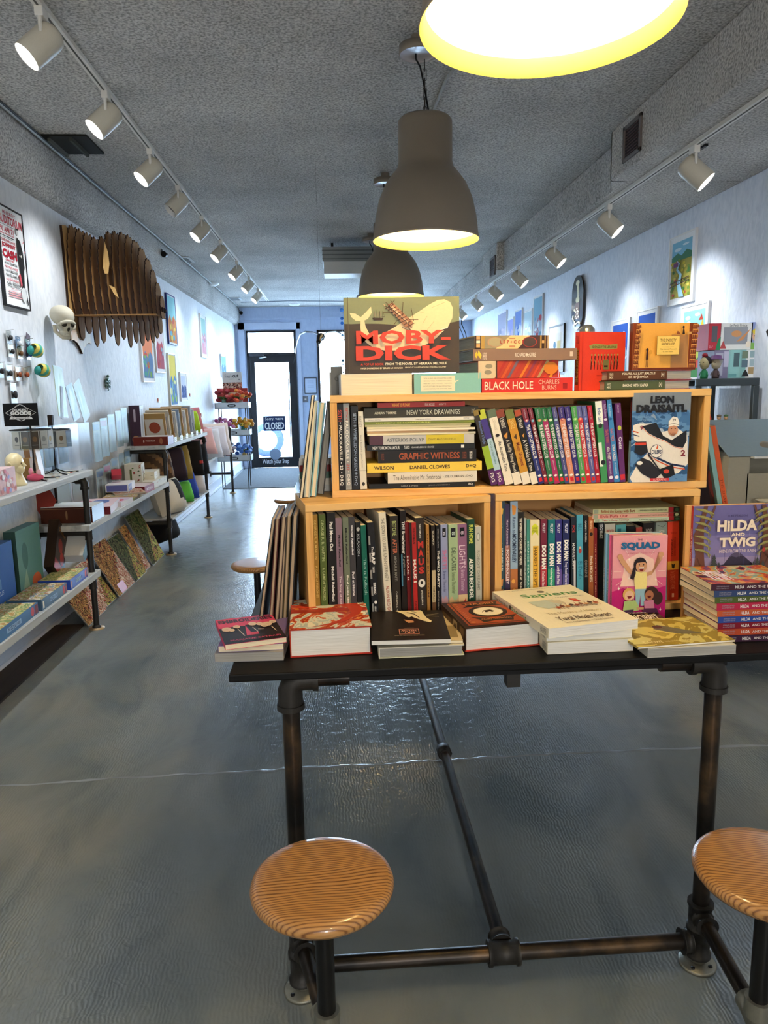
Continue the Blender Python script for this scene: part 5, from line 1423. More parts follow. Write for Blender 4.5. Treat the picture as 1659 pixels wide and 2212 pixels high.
# three paperbacks at the left corner
emb = [('r', 0, 0, 1, 1, '#20191d'), ('p', [(0, 1), (1, 1), (1, .68), (.9, .66), (.75, .60), (.66, .66), (.45, .66), (.5, .30), (.56, .26), (.4, .24), (.45, .62), (.28, .66), (.1, .6), (0, .62)], '#cf3f63'), ('t', 'EMBROIDERIES', .03, .80, .97, .95, '#33202c', '', .05)]
for (x, y, s) in ((.12, .56, .08), (.3, .62, .06), (.2, .50, .05), (.58, .66, .07), (.7, .62, .06), (.82, .58, .08), (.93, .64, .06), (.76, .52, .06)):
    emb += [('e', x, y, s, s * 1.1, '#d8bca0'), ('l', [(x - s * .4, y), (x + s * .3, y - .01)], .0008, '#2a1c20')]
emb += [('l', [(.3, .5), (.36, .2)], .002, '#d8bca0'), ('l', [(.62, .4), (.72, .38)], .002, '#d8bca0'), ('l', [(.55, .5), (.6, .3)], .002, '#d8bca0'), ('l', [(.86, .45), (.9, .25)], .002, '#d8bca0'), ('r', .47, .2, .6, .3, '#c8364a'), ('t', 'MARJANE SATRAPI', .1, .03, .92, .10, '#b83a5a', '', .02)]
flat('grey paperback lowest in the small stack at the front left corner of the table', (463, 1412), (612, 1408), (474, 1350), TZ + .021, .020, '#8f8d90', (), 'grey', group='small stack at the front left corner')
flat('lilac edged paperback in the middle of the front left stack', (471, 1396), (612, 1390), (486, 1338), TZ + .036, .0145, '#7c6a9c', (), 'cream', spine=[('r', 0, 0, 1, 1, '#5f5680')], group='small stack at the front left corner')
flat('pink and black paperback with drawn women on top of the front left stack', (486, 1393), (619, 1376), (487, 1338), TZ + .049, .0125, '#cf3f63', emb, 'cream', group='small stack at the front left corner')
# thick dragon book
BONE = motley('swirling red, orange and cream cover print', ['#e6dcc0', '#b8bcae', '#d8d4bc', '#c0532c', '#a8301f', '#d87a34', '#e8e0c8', '#8a8f9a'], 7, 3.2, .25)
ar = [('r', 0, 0, 1, 1, BONE), ('r', 0, .50, 1, .62, '#9c2f1f'), ('p', [(0, .8), (.15, .74), (.3, .78), (.55, .9), (.85, .82), (.95, .6), (.9, .4), (.7, .2), (.45, .08), (.25, .04), (.5, .14), (.68, .28), (.78, .45), (.75, .62), (.6, .74), (.4, .72), (.2, .66), (0, .7)], '#b83a22'), ('e', .45, .7, .12, .06, '#c9c6b0')]
flat('very thick paperback with a red and orange swirling dragon cover, at the table edge', (625, 1361), (803, 1352), (631, 1296), TZ + .066, .065, '#b03a24', ar, 'white', hard=True, back='#b0301f')
# black flat books in the middle
flat('grey paged paperback lying under the black one with cream cat shape', (818, 1400), (1003, 1392), (826, 1330), TZ + .026, .025, '#d8d2bc', (), 'grey', hard=True, back='#d6d4b0')
flat('tan illustrated book sticking out to the right beneath the black one', (845, 1386), (1000, 1383), (850, 1325), TZ + .034, .007, '#cbb68c', [('r', .7, .1, .95, .5, '#8f7a52')], 'cream')
cat = [('p', [(.34, 1), (.40, .93), (.46, .86), (.48, .78), (.52, .74), (.56, .78), (.60, .72), (.66, .66), (.72, .60), (.80, .55), (.82, .60), (.76, .72), (.73, .86), (.72, .96), (.7, 1)], '#e2cfa0'),
       ('l', [(.76, .82), (.94, .86)], .001, '#d8c89c'), ('l', [(.76, .8), (.93, .74)], .001, '#d8c89c'), ('e', .55, .60, .03, .03, '#8a4a34'), ('p', [(.44, .66), (.56, .62), (.58, .56), (.5, .54)], '#c08a60'), ('l', [(.5, .92), (.6, .86), (.66, .72)], .0025, '#20180f'), ('l', [(.55, .98), (.64, .9)], .0018, '#20180f'),
       ('r', .36, .16, .62, .33, '#c9836a'), ('r', .368, .172, .612, .318, '#1a1412'), ('t', 'YELLOW', .39, .25, .59, .305, '#e0a084', 'f', .02), ('t', 'CAT', .42, .185, .56, .235, '#e0a084', 'f', .02), ('t', 'ADAPTED FROM', .43, .345, .56, .36, '#c9b89c'), ('t', 'BASED ON THE NOVEL BY KEIGO KONNO', .3, .105, .68, .125, '#c9b89c')]
flat('black paperback with a cream cat shape at the middle of the table edge', (802, 1384), (974, 1380), (804, 1321), TZ + .046, .011, '#1c1512', cat, 'white')
# ornate red book
orn = [('r', .02, .02, .98, .98, '#2c1a12'), ('r', .07, .06, .95, .95, '#8c3a20'), ('r', .1, .09, .92, .92, '#2c1a12'), ('r', .115, .105, .905, .905, '#9c4626'),
       ('p', [(.25, .9), (.45, .86), (.5, .93), (.56, .86), (.78, .9), (.72, .80), (.8, .72), (.5, .76), (.22, .72), (.3, .8)], '#2a1912'), ('p', [(.2, .35), (.4, .3), (.5, .22), (.62, .3), (.82, .34), (.74, .24), (.7, .14), (.5, .18), (.3, .13), (.28, .24)], '#2a1912'),
       ('e', .5, .52, .26, .22, '#2a1912'), ('e', .5, .52, .20, .165, '#d8c49c'), ('e', .5, .52, .185, .15, '#eadfc4'), ('p', [(.4, .48), (.45, .56), (.55, .58), (.6, .5), (.56, .53), (.5, .50), (.45, .53)], '#2a1912'), ('e', .47, .5, .02, .02, '#2a1912'), ('e', .55, .5, .02, .02, '#2a1912'),
       ('t', 'HABIBI', .3, .80, .7, .87, '#c07a48', '', .01), ('t', 'CRAIG THOMPSON', .3, .2, .7, .25, '#c07a48', '', .01)]
orn += [('e', x, y, .035, .03, '#b86a38') for x in (.16, .86) for y in (.15, .86)] + [('l', [(.13, .2 + .06 * k), (.17, .23 + .06 * k)], .001, '#d08a50') for k in range(10)] + [('l', [(.85, .2 + .06 * k), (.89, .23 + .06 * k)], .001, '#d08a50') for k in range(10)]
flat('thick red and black ornate hardback with a round cream medallion', (1005, 1357), (1168, 1343), (957, 1303), TZ + .057, .056, '#3a2418', orn, 'white', hard=True, spine=[('r', .1, .05, .9, .2, '#7a5a38'), ('r', .1, .3, .9, .45, '#b9a070'), ('r', .2, .55, .8, .9, '#6a4a2c'), ('e', .5, .38, .3, .05, '#3a2418')], back='#c8442c')
# stack of three cream paperbacks
GS = 'three cream paperbacks with a green title'
sap = [('t', 'THE GRAPHIC HISTORY PHENOMENON BESTSELLER', .15, .945, .75, .965, '#8f8a7c'), ('e', .52, .865, .045, .03, '#6a6456'), ('t', 'Sapiens', .22, .70, .90, .83, '#4f8f4a', '', .01), ('t', 'A GRAPHIC HISTORY', .52, .66, .92, .68, '#8f8a7c'),
       ('p', [(.2, .62), (.5, .64), (.52, .5), (.44, .44), (.3, .42), (.22, .5)], '#b9c4b8'), ('p', [(.4, .62), (.56, .6), (.58, .52), (.5, .5)], '#c8bea0'), ('p', [(.68, .62), (.76, .6), (.77, .52), (.7, .54)], '#c8503a'),
       ('t', 'The Masters of History', .2, .25, .82, .32, '#b9a57a'), ('t', 'Yuval Noah Harari', .22, .12, .82, .21, '#5f4a30', '', .01), ('t', 'David Vandermeulen — Daniel Casanave', .24, .06, .78, .095, '#8a7c64')]
random.seed(11)
for k in range(9):
    x = .42 + k * .055; c = ['#a8502c', '#6a3a24', '#c08a54', '#4a3426'][k % 4]
    sap += [('e', x, .42 + .02 * (k % 2), .028, .022, c), ('l', [(x - .015, .42), (x - .02, .36)], .0012, c), ('l', [(x + .015, .42), (x + .02, .36)], .0012, c), ('l', [(x, .44), (x + .012, .49)], .0014, '#8a4a34')]
for k, (BL, BR, TL, zt_, T) in enumerate([((1183, 1388), (1369, 1380), (1120, 1300), TZ + .029, .028), ((1181, 1367), (1366, 1358), (1118, 1288), TZ + .050, .0205), ((1185, 1358), (1379, 1337), (1117, 1273), TZ + .073, .0225)]):
    flat(['lowest of the three cream paperbacks with a green title', 'middle one of the three cream paperbacks with a green title', 'topmost cream paperback with green title and running horsemen'][k], BL, BR, TL, zt_, T, '#ebe2c4', sap, 'white',
         spine=[('t', 'Sapiens', .25, .35, .75, .62, '#4f8f4a', 'd', .01), ('t', 'Yuval Noah Harari', .3, .68, .7, .95, '#5f4a30', 'd'), ('e', .5, .64, .3, .02, '#4a463c'), ('t', 'HARPER', .2, .03, .8, .12, '#8f8a7c', 'd')], name='paperback', group=GS)
# fantasy paperbacks
HB = motley('dark forest painting', ['#20160e', '#3a2a16', '#5a4420', '#2a1c12', '#7a6030', '#1a120c'], 8, 2, .2)
GD = motley('golden misty painting', ['#6a5a20', '#b09a40', '#d8c468', '#9a8434', '#d0c478', '#a08838', '#8a7a34'], 5, 1.5, .35, (2, 1, 1))
flat('dark brown paperback with a white curled title, half under the golden one', (1380, 1386), (1500, 1382), (1370, 1320), TZ + .020, .019, '#2a1c12', [('r', 0, 0, 1, 1, HB), ('t', 'THE HOBBIT', .08, .62, .92, .86, '#e8dccc', '', .02), ('t', 'J.R.R. TOLKIEN', .2, .89, .8, .95, '#d8ccb8', '', .01), ('e', .6, .4, .3, .14, '#e0c8b4'), ('e', .6, .4, .24, .1, '#3a2416')], 'white')
flat('white paged paperback at the front right table corner, under the golden cover', (1400, 1402), (1591, 1393), (1395, 1345), TZ + .021, .020, '#c8c6bc', (), 'grey')
flat('golden misty paperback with curling cover at the front right of the table', (1378, 1398), (1588, 1382), (1400, 1338), TZ + .0265, .005, '#a08838', [('r', 0, 0, 1, 1, GD), ('p', [(.4, .6), (.5, .75), (.62, .6), (.8, .35), (.85, .3), (.6, .34), (.5, .45)], '#6f6a58'), ('e', .47, .66, .05, .06, '#5a3434'), ('l', [(.5, .6), (.72, .2)], .001, '#4a3c20'), ('t', 'T. HOWE', .1, .08, .3, .16, '#ece0b0', '', .01), ('t', 'THE GRAPHIC NOVEL', .32, .09, .6, .13, '#ece0b0')], 'white')
# stack of nine slim picture books at the right
GH = 'nine slim picture books stacked at the right'
hc = [('deep plum', '#3c2038', 'HILDA AND THE WHITE WOOF'), ('rust orange', '#b0482a', 'HILDA AND THE GREAT PARADE'), ('dark red', '#7a1428', 'HILDA AND THE NOWHERE SPACE'), ('royal blue', '#2c4690', 'HILDA AND THE HIDDEN PEOPLE'), ('burnt orange', '#b8532e', 'HILDA AND THE TIME WORM'), ('raspberry red', '#b02446', 'HILDA AND THE LAUGHING MERMAN'), ('olive green', '#4f5c2a', 'HILDA AND THE FARAWAY TREE'), ('navy blue', '#33446c', 'HILDA AND THE GHOST SHIP'), ('aubergine', '#43202f', 'HILDA AND THE FAIRY VILLAGE')]
od = ['at the very bottom of the right stack', 'second from the bottom of the right stack', 'third from the bottom of the right stack', 'fourth from the bottom of the right stack', 'in the middle of the right stack', 'fourth from the top of the right stack', 'third from the top of the right stack', 'just below the topmost of the right stack', 'topmost of the right stack']
lx = [1552, 1550, 1550, 1551, 1549, 1548, 1544, 1542, 1536]
VIL = motley('bright busy picture cover', ['#3a1f3a', '#7a3a5a', '#c8503a', '#d89a4a', '#8fb0a0', '#e0c8a0', '#a83a34', '#5a2a4a'], 9, 2, .2)
z = TZ + .0005
Yh = 1.56
hts = [.0160, .0150, .0150, .0150, .0155, .0165, .0150, .0155, .0155]
for k in range(9):
    nm, c, tt = hc[k]
    zz = z
    # left end of the spine from its pixel column at this height
    lo, hi = 1000.0, 1500.0
    for _ in range(25):
        mid = (lo + hi) / 2
        if at(lx[k], mid, Y=Yh).z > zz: lo = mid
        else: hi = mid
    a = at(lx[k], lo, Y=Yh)
    Hh = .205; T = hts[k]
    fr = [('r', 0, 0, 1, 1, VIL), ('t', 'HILDA', .2, .66, .7, .9, '#e8dcec', 'u', .04)] if k == 8 else ()
    rot = R([-1, 0, 1, .5, 0, 0, 1.5, 0, -2][k])
    book('%s spined slim book %s' % (nm, od[k]), T - .0004, .165, Hh, c, Tr(a.x, Yh, zz) @ Rz(rot) @ Tr(Hh, 0, 0) @ POSE['spinefront'],
         [hz(tt[:5], '#e8e4dc', .27, .37, .25, .75, .02), hz(tt[6:], '#dcd4cc', .40, .40 + .026 * len(tt[6:]), .3, .7, .015), hz('STEPHEN DAVIES', '#9a94a0', .06, .2, .55, .75), hz('ILLUSTRATED BY', '#9a94a0', .06, .2, .25, .42)], fr, 'cream', name='picture_book', group=GH)
    z += T
# upright picture book behind them
Yk = 1.73
a = at(1499, 1327, Y=Yk); tl = at(1482, 1096, Y=Yk); tr_ = at(1658, 1090, Y=Yk)
Hk = tl.z - TZ; Wk = (tr_.x - tl.x)
HS = '#6f68a0'
hil = [('r', 0, 0, 1, 1, '#6a6598'), ('r', 0, .25, 1, .6, '#7f78a8'), ('r', 0, .0, 1, .3, '#9a8cae'), ('p', [(.26, .17), (.4, .20), (.5, .34), (.54, .36), (.6, .355), (.67, .29), (.8, .17), (1, .22), (1, 0), (.1, 0)], '#3a3446'), ('p', [(.45, .28), (.5, .34), (.54, .36), (.6, .355), (.66, .3), (.6, .31), (.56, .29), (.5, .31)], '#57506a')]
for k in range(16):
    x = .05 + .06 * k; y = .3 + .6 * ((k * 37) % 10) / 12
    hil.append(('l', [(x, y), (x, y - .16)], .0006, '#cfc8e4' if k % 2 else '#57507c'))
for s in (0, 1):
    fx = (lambda x: x) if s == 0 else (lambda x: 1.0 - x)
    hil += [('p', [(fx(.02), .0), (fx(.04), .35), (fx(.0), .6), (fx(.08), .8), (fx(.12), 1.0), (fx(.17), 1.0), (fx(.13), .75), (fx(.14), .4), (fx(.18), .0)][::(1 if s == 0 else -1)], '#6a4234'),
            ('l', [(fx(.14), .72), (fx(.22), .85), (fx(.26), 1.0)], .005, '#6a4234'), ('l', [(fx(.06), .3), (fx(.12), .15), (fx(.1), 0)], .004, '#553428')]
    for j in range(7):
        yy = .96 - .09 * j
        for q in range(5):
            hil.append(('l', [(fx(.01 + .01 * q), yy + .01 - .004 * q), (fx(.12 + .02 * q), yy - .015 * q), (fx(.19 + .014 * (q % 3) + (.04 if j < 2 else 0)), yy - .05 - .016 * q)], .0022, '#a39a5c' if q % 2 else '#7d7a48'))
for (x, b, h, w) in ((.25, .16, .2, .06), (.31, .16, .09, .035), (.79, .17, .14, .04), (.74, .17, .08, .03), (.86, .18, .08, .03)):
    for j in range(4):
        hil.append(('p', [(x - w * (1 - j * .2), b + h * j * .22), (x + w * (1 - j * .2), b + h * j * .22), (x, b + h * (j * .22 + .36))], '#3f4440'))
hil += [('e', .86, .40, .02, .03, '#b03a34'), ('l', [(.87, .37), (.93, .30), (1.0, .27)], .003, '#553428'),
        ('t', 'LUKE PEARSON', .39, .855, .63, .885, '#3a3860', '', .01), ('t', 'HiLDA', .265, .665, .76, .815, '#ead8bc', '', .045), ('t', 'AND', .44, .595, .61, .64, '#ead8bc', '', .035), ('t', 'TWiG', .30, .45, .745, .58, '#ead8bc', '', .045), ('t', 'HIDE FROM THE RAIN', .30, .375, .755, .42, '#d8c8c8', '', .01)]
def vmap(it, a=.35, k=.65):
    t = it[0]
    if t in 'pl': return (t, [(x, a + k * y) for x, y in it[1]]) + tuple(it[2:])
    if t == 'r': return (t, it[1], a + k * it[2], it[3], a + k * it[4]) + tuple(it[5:])
    if t == 'e': return (t, it[1], a + k * it[2], it[3], it[4] * k) + tuple(it[5:])
    return (t, it[1], it[2], a + k * it[3], it[4], a + k * it[5]) + tuple(it[6:])


hil = [('r', 0, 0, 1, .4, '#5f5878')] + [vmap(i) for i in hil]
G11 = 'copies of the purple forest picture book'
for k in range(2):
    T = .010
    book(['tall purple picture book with pine trees and mountain, standing at the right', 'second copy right behind the purple forest picture book'][k], T, Wk, Hk, '#b0343e' if k == 0 else '#d8a060', Tr(a.x - .012 * k - .012, Yk + .001 + .0115 * k, TZ + .001) @ Rz(R(1)) @ Rx(R(-1)) @ Tr(0, T, 0) @ POSE['faceout'],
         [sp('HILDA AND TWIG HIDE FROM THE RAIN', WL, .2, .8)] if k == 0 else [], hil if k == 0 else (), 'cream', name='picture_book', group=G11)


# ------------------------------------------------------------------ books leaning on the left side of the crates
def leaner(label, xb0, xb1, xt0, yt, Y, z, D, cover, group, pages='cream', inner=None, name='comic_book', hard=False):
    """page edges to the viewer: spine at the far side"""
    def foot(px):
        lo = 400.0; hi = 1700.0
        for _ in range(30):
            mid = (lo + hi) / 2
            if at(px, mid, Y=Y).z > z: lo = mid
            else: hi = mid
        return at(px, lo, Y=Y)
    p0 = foot(xb0); p1 = foot(xb1); top = at(xt0, yt, Y=Y)
    T = p1.x - p0.x; H = math.hypot(top.z - z, top.x - p0.x); lean = math.atan2(top.x - p0.x, top.z - z)
    T = T * math.cos(lean)
    M = Tr(p0.x, Y, z + T * math.sin(abs(lean)) if lean > 0 else z) @ Ry(lean) @ Tr(T, D, 0) @ Rz(PI)
    return book(label, T, D, H, cover, M, (), (), 'tan' if D > .18 else pages, hard, name=name, group=group, ct=min(.0035, T * .24))


GA = 'thin albums leaning on the left flank of the lower crate'
zz = TZ + .001
o9 = lambda v: 440 + v / 6.38
for (b0, b1, t0, yt, c, lb, pg, Y) in [
    (1140, 1215, 1225, 1115, '#1a1a1c', 'dark album nearest the crate side, cream pages towards the aisle', 'cream', 1.76),
    (1085, 1138, 1150, 1115, '#5a4c2a', 'olive album, second from the crate side', 'cream', 1.755),
    (1030, 1083, 1100, 1117, '#26221f', 'album with dark boards, third from the crate side', 'grey', 1.75),
    (965, 1028, 1075, 1118, '#3c2a22', 'brown album, third from the outer edge of the leaning row', 'cream', 1.745),
    (890, 945, 990, 1121, '#4a1f1c', 'maroon album, second from the outer edge of the leaning row', 'cream', 1.74),
    (735, 790, 935, 1122, '#141619', 'outermost black album, leaning farthest at the left of the table', 'cream', 1.73)]:
    leaner(lb, o9(b0), o9(b1), o9(t0), yt, Y, zz, .21, c, GA, pg)
GB = 'books leaning on the left flank of the upper crate'
zz = TZ + CB + .001
for (b0, b1, t0, yt, c, lb, pg, Y, D) in [
    (684, 700, 706, 869, '#3c3a38', 'dark book closest to the upper crate side', 'grey', 1.90, .11),
    (670, 683, 690, 872, '#6fa0ac', 'blue picture book beside the dark one at the upper crate side', 'cream', 1.86, .13),
    (656.5, 669, 672.5, 868, '#a8b4ae', 'pale green picture book with thick cream pages leaning on the upper crate', 'cream', 1.85, .15),
    (646.5, 655, 672, 855, '#15161a', 'outermost black board book leaning on the upper crate', 'cream', 1.84, .15)]:
    leaner(lb, b0, b1, t0, yt, Y, zz, D, c, GB, pg, name='picture_book')
GC = 'small books stacked behind the leaning ones'
z = TZ + CB + .001
for k, (c, lb) in enumerate([('#b9b8b0', 'pale book at the bottom of the low stack behind the leaning books'), ('#c8c4b4', 'cream book second in the low stack behind the leaning books'), ('#4a6a58', 'green book in the low stack behind the leaning books'), ('#8f2f2c', 'red book in the low stack behind the leaning books'), ('#d0ccc0', 'white book topmost of the low stack behind the leaning books')]):
    T = .018
    book(lb, T - .0005, .12, .085, c, Tr(-.02, 1.96 + .0 * k, z) @ Rz(R(4 * (k % 2))) @ POSE['spinefront'], [hz('STORIES', WL, .2, .8)], name='small_book', group=GC)
    z += T
# silvery things behind the whale book
a = at(716, 850, Y=2.02)
m = MB(); m.box((0, 0, 0), (.03, .05, .075), '#77766f'); m.box((-.004, .0, 0), (0, .05, .06), '#a8a8a0'); m.art((0, 0, 0), (.03, 0, 0), (0, 0, .075), [('t', '6', .3, .5, .7, .7, '#5a5a54')])
tag(m.build('grey_slipcase', M=Tr(a.x, 1.985, TZ + CB + .256)), 'small grey slipcase standing at the left end behind the whale book', 'box')
m = MB(); m.box((0, 0, 0), (.05, .04, .07), '#b9c0c6')
tag(m.build('silver_box', M=Tr(a.x + .038, 1.985, TZ + CB + .256)), 'pale silver box standing behind the whale book at its left edge', 'box')
a = at(1262, 716, Y=1.98)
m = MB(); m.lathe([(.0001, .03), (.012, .028), (.02, .018), (.022, 0), (.022, -.09)], cm('#9aa2a8', .2, .8), 24, Tr(a.x + .008, 1.98, a.z - .012))
m.lathe([(.022, .0), (.023, -.005), (.022, -.01)], BLK, 24, Tr(a.x + .008, 1.98, a.z - .012))
tag(m.build('metal_tin'), 'round silvery tin peeping above the red clothbound book', 'tin')
# ------------------------------------------------------------------ wall pictures
def wallpic(side, Y0, Y1, z0, z1, art, label, frame='#e6e6e6', fw=.012, mat='#eceef0', margin=.0, name='framed_print', cat='picture', th=.02, group=None):
    w = abs(Y1 - Y0); h = z1 - z0
    if side == 'L':
        t = thing(name, label, cat, M=Tr(XL, min(Y0, Y1), z0) @ Rz(PI / 2), group=group)
    else:
        t = thing(name, label, cat, M=Tr(XR, max(Y0, Y1), z0) @ Rz(-PI / 2), group=group)
    m = MB()
    m.box((0, -th, 0), (w, -.001, fw), frame); m.box((0, -th, h - fw), (w, -.001, h), frame)
    m.box((0, -th, fw), (fw, -.001, h - fw), frame); m.box((w - fw, -th, fw), (w, -.001, h - fw), frame)
    m.build('picture_frame', t)
    art = [i[:-1] + (cm(i[-1], .8),) if i[0] in 'rpel' else i for i in art]
    m = MB(); m.box((fw, -th * .8, fw), (w - fw, -.002, h - fw), cm(mat, .8))
    m.art((fw + margin, -th * .8, fw + margin), (w - 2 * fw - 2 * margin, 0, 0), (0, 0, h - 2 * fw - 2 * margin), art, .0006)
    m.build('print', t)
    return t


cash = [('t', 'McELROY', .2, .93, .72, .965, '#c0606c', '', .02), ('t', 'AUDITORIUM', .0, .83, .97, .92, '#c83a4a', '', .03), ('r', .05, .815, .6, .82, '#777777'),
        ('t', 'FRI APR 21', 0, .745, .58, .80, '#c8505c', '', .03), ('t', '8:00 PM $2.50', .0, .715, .58, .735, '#c8606a', '', .02), ('r', .02, .70, .6, .706, '#222222'), ('t', 'COMING IN PERSON', .05, .68, .5, .69, '#555555'),
        ('t', 'THE FABULOUS', .04, .645, .6, .67, '#c8505c', '', .02), ('t', 'JOHNNY', .04, .58, .6, .635, '#b8303e', '', .04), ('t', 'CASH', .04, .48, .62, .57, '#b01c30', '', .06), ('t', 'SHOW', .14, .45, .5, .472, '#c8505c', '', .03),
        ('t', 'JUNE CARTER', .08, .41, .6, .438, '#555555', '', .02), ('t', 'THE TENN. THREE', .08, .375, .6, .40, '#c8505c', '', .02), ('t', 'WITH MOTHER', .08, .335, .6, .362, '#555555', '', .02), ('t', 'CARTER FAMILY', .08, .29, .6, .32, '#555555', '', .02),
        ('t', 'THE STATLER BROS.', .08, .25, .6, .275, '#c8505c', '', .02), ('t', 'CARL PERKINS', .1, .205, .64, .24, '#555555', '', .02), ('r', .1, .19, .66, .195, '#222222'), ('t', 'TICKETS ON SALE', .24, .165, .5, .178, '#c8606a'), ('r', .12, .14, .68, .148, '#cf8088'), ('r', .12, .115, .72, .125, '#cf8088'), ('r', .12, .09, .7, .10, '#cf8088'),
        ('p', [(.66, .74), (.80, .71), (.88, .6), (.90, .44), (.84, .38), (.86, .22), (.94, .04), (.90, .04), (.78, .22), (.72, .2), (.68, .42), (.65, .5)], '#17171a'), ('e', .70, .79, .05, .03, '#d2d2d0'), ('p', [(.64, .81), (.77, .82), (.76, .83), (.66, .835)], '#333333'),
        ('e', .73, .55, .02, .015, WL), ('e', .79, .55, .02, .015, WL), ('e', .76, .14, .11, .08, '#d5d8d8'), ('p', [(.80, .16), (.84, .16), (.88, .40), (.84, .40)], '#cfd2d2'), ('p', [(.60, .34), (.68, .36), (.72, .24), (.66, .22)], '#c8505c'), ('l', [(.9, .7), (.94, .72)], .004, '#c83a4a'), ('l', [(.93, .6), (.97, .62)], .004, '#c83a4a')]
wallpic('L', 4.215, 4.54, 1.885, 2.42, cash, 'concert poster with red letters and a guitarist in black, far left wall', '#26272a', .008, '#e9ebec')


def scene_art(sky, hill, acc, seed):
    random.seed(seed)
    a = [('r', 0, 0, 1, 1, sky), ('p', [(0, .45), (.25, .6), (.5, .42), (.75, .62), (1, .5), (1, 0), (0, 0)], hill)]
    for k in range(7):
        x = random.uniform(.1, .9); y = random.uniform(.08, .55)
        a.append(('e', x, y, random.uniform(.05, .16), random.uniform(.03, .09), acc[k % len(acc)]))
    a.append(('l', [(random.uniform(.2, .4), 0), (.6, .25), (.4, .4), (.6, .55)], .02, acc[0]))
    return a


wallpic('L', 6.98, 7.42, 1.50, 2.0, scene_art('#e88a5a', '#5a7ca8', ['#7fae5a', '#c8503a', '#4a9a8a'], 1), 'white framed print, orange sky over blue, half behind the plywood head', margin=.03)
wallpic('L', 7.52, 7.90, 1.60, 2.14, scene_art('#d8ccd0', '#a8485a', ['#c85a5a', '#8fa8b8', '#b03040'], 2), 'narrow white print with dark red shapes beside the plywood head snout', '#d8d2c8', margin=.03)
wallpic('L', 8.15, 8.57, 1.92, 2.45, scene_art('#8fd0dc', '#c8804a', ['#e0c85a', '#b8504a', '#6ab0c8'], 3), 'turquoise print in a blue frame high on the left wall', '#23307a', margin=.01)
wallpic('L', 8.05, 8.40, 1.25, 1.82, scene_art('#e8d85a', '#5a8ac0', ['#9ac86a', '#e0e8a0', '#7ab0d8'], 4), 'yellow and blue print on a pale board low on the left wall', '#d0cfc0', margin=.01)
wallpic('L', 8.60, 8.95, 1.30, 1.63, scene_art('#c8d4ec', '#3f5a9a', ['#5a74b8', '#7f92cc', '#32487f'], 5), 'small blue mountain print above the leaning books on the left wall', margin=.03)
wallpic('L', 10.08, 10.50, 1.86, 2.43, scene_art('#a8d0c8', '#d8a0b0', ['#e0c0c8', '#b8c8d8', '#c890a0'], 6), 'pale pink and green print in a white frame far along the left wall', margin=.04)
wallpic('L', 11.70, 12.20, 1.62, 1.98, scene_art('#8fbcd8', '#5a88a8', ['#a8c8d8', '#6fa0b8', '#4a7a98'], 7), 'farthest small blue print on the left wall, above the flower stand', margin=.02)
# right wall prints
valley = [('r', 0, .72, 1, 1, '#7fbcd8'), ('e', .3, .86, .18, .03, '#d0e4ee'), ('e', .7, .92, .16, .02, '#d0e4ee'), ('p', [(0, .74), (.3, .8), (.5, .74), (.75, .82), (1, .76), (1, .6), (0, .6)], '#3f7a5a'), ('r', 0, 0, 1, .66, '#a8a044')]
random.seed(5)
for k in range(46):
    valley.append(('e', random.uniform(.04, .96), random.uniform(.03, .66), .06, .028, random.choice(['#c8b83a', '#6f8f3a', '#d8c85a', '#4a7a3a', '#b8503a', '#8f9a3a'])))
valley += [('p', [(.35, .66), (.5, .6), (.42, .5), (.62, .4), (.55, .25), (.75, .0), (.5, 0), (.38, .25), (.5, .38), (.32, .5), (.42, .58)], '#9fcfe0'), ('r', .18, .55, .42, .63, '#7a4a6a'), ('l', [(.02, .27), (.98, .33)], .006, '#4a3a34'), ('l', [(.02, .21), (.98, .27)], .006, '#4a3a34')] + [('l', [(.1 * k, .22 + .006 * k), (.1 * k + .05, .275 + .006 * k), (.1 * k + .1, .225 + .006 * k)], .003, '#4a3a34') for k in range(10)]
wallpic('R', 5.10, 5.50, 1.965, 2.45, valley, 'white framed valley print with river and red bridge, highest on the right wall', margin=.035)
bal = [('r', 0, 0, 1, 1, '#8fccd8'), ('p', [(0, .35), (.3, .5), (.6, .42), (1, .5), (1, 0), (0, 0)], '#b8c85a'), ('p', [(0, .3), (.4, .2), (.8, .3), (1, .2), (1, 0), (0, 0)], '#4f8f5a'), ('e', .2, .9, .12, .03, WL), ('e', .25, .82, .1, .03, WL), ('e', .65, .93, .12, .025, WL), ('p', [(.45, .7), (.6, .82), (.75, .7), (.9, .85), (1, .7), (1, .5), (.5, .5)], '#e0b83a'), ('p', [(.72, .84), (.85, .93), (.92, .84)], '#b0402e'), ('l', [(.45, .2), (.5, .5), (.65, .62), (.8, .5), (.85, .1)], .014, WL), ('e', .3, .35, .12, .06, '#e0d05a'), ('e', .75, .2, .12, .06, '#d8584a')]
wallpic('R', 4.87, 5.26, 1.40, 1.94, bal, 'bright castle and arch print in a white frame on the right wall', margin=.03)
mnt = [('r', 0, 0, 1, 1, '#2f5fc0'), ('e', .75, .78, .1, .07, '#e8eef8'), ('p', [(0, .4), (.3, .62), (.5, .5), (.7, .68), (1, .45), (1, 0), (0, 0)], '#8fc0d8'), ('p', [(.2, .52), (.3, .62), (.42, .5), (.3, .48)], WL), ('p', [(.6, .58), (.7, .68), (.8, .56), (.7, .52)], WL), ('l', [(0, .3), (.4, .4), (.7, .25), (1, .35)], .02, '#d8e8f0')]
wallpic('R', 6.20, 6.62, 1.45, 1.96, mnt, 'blue night mountain print behind the red clothbound book', margin=.03)
wallpic('R', 5.66, 6.06, 1.47, 1.99, mnt[:1] + mnt[2:], 'royal blue mountain print just above the yellow landscape book', margin=.03)
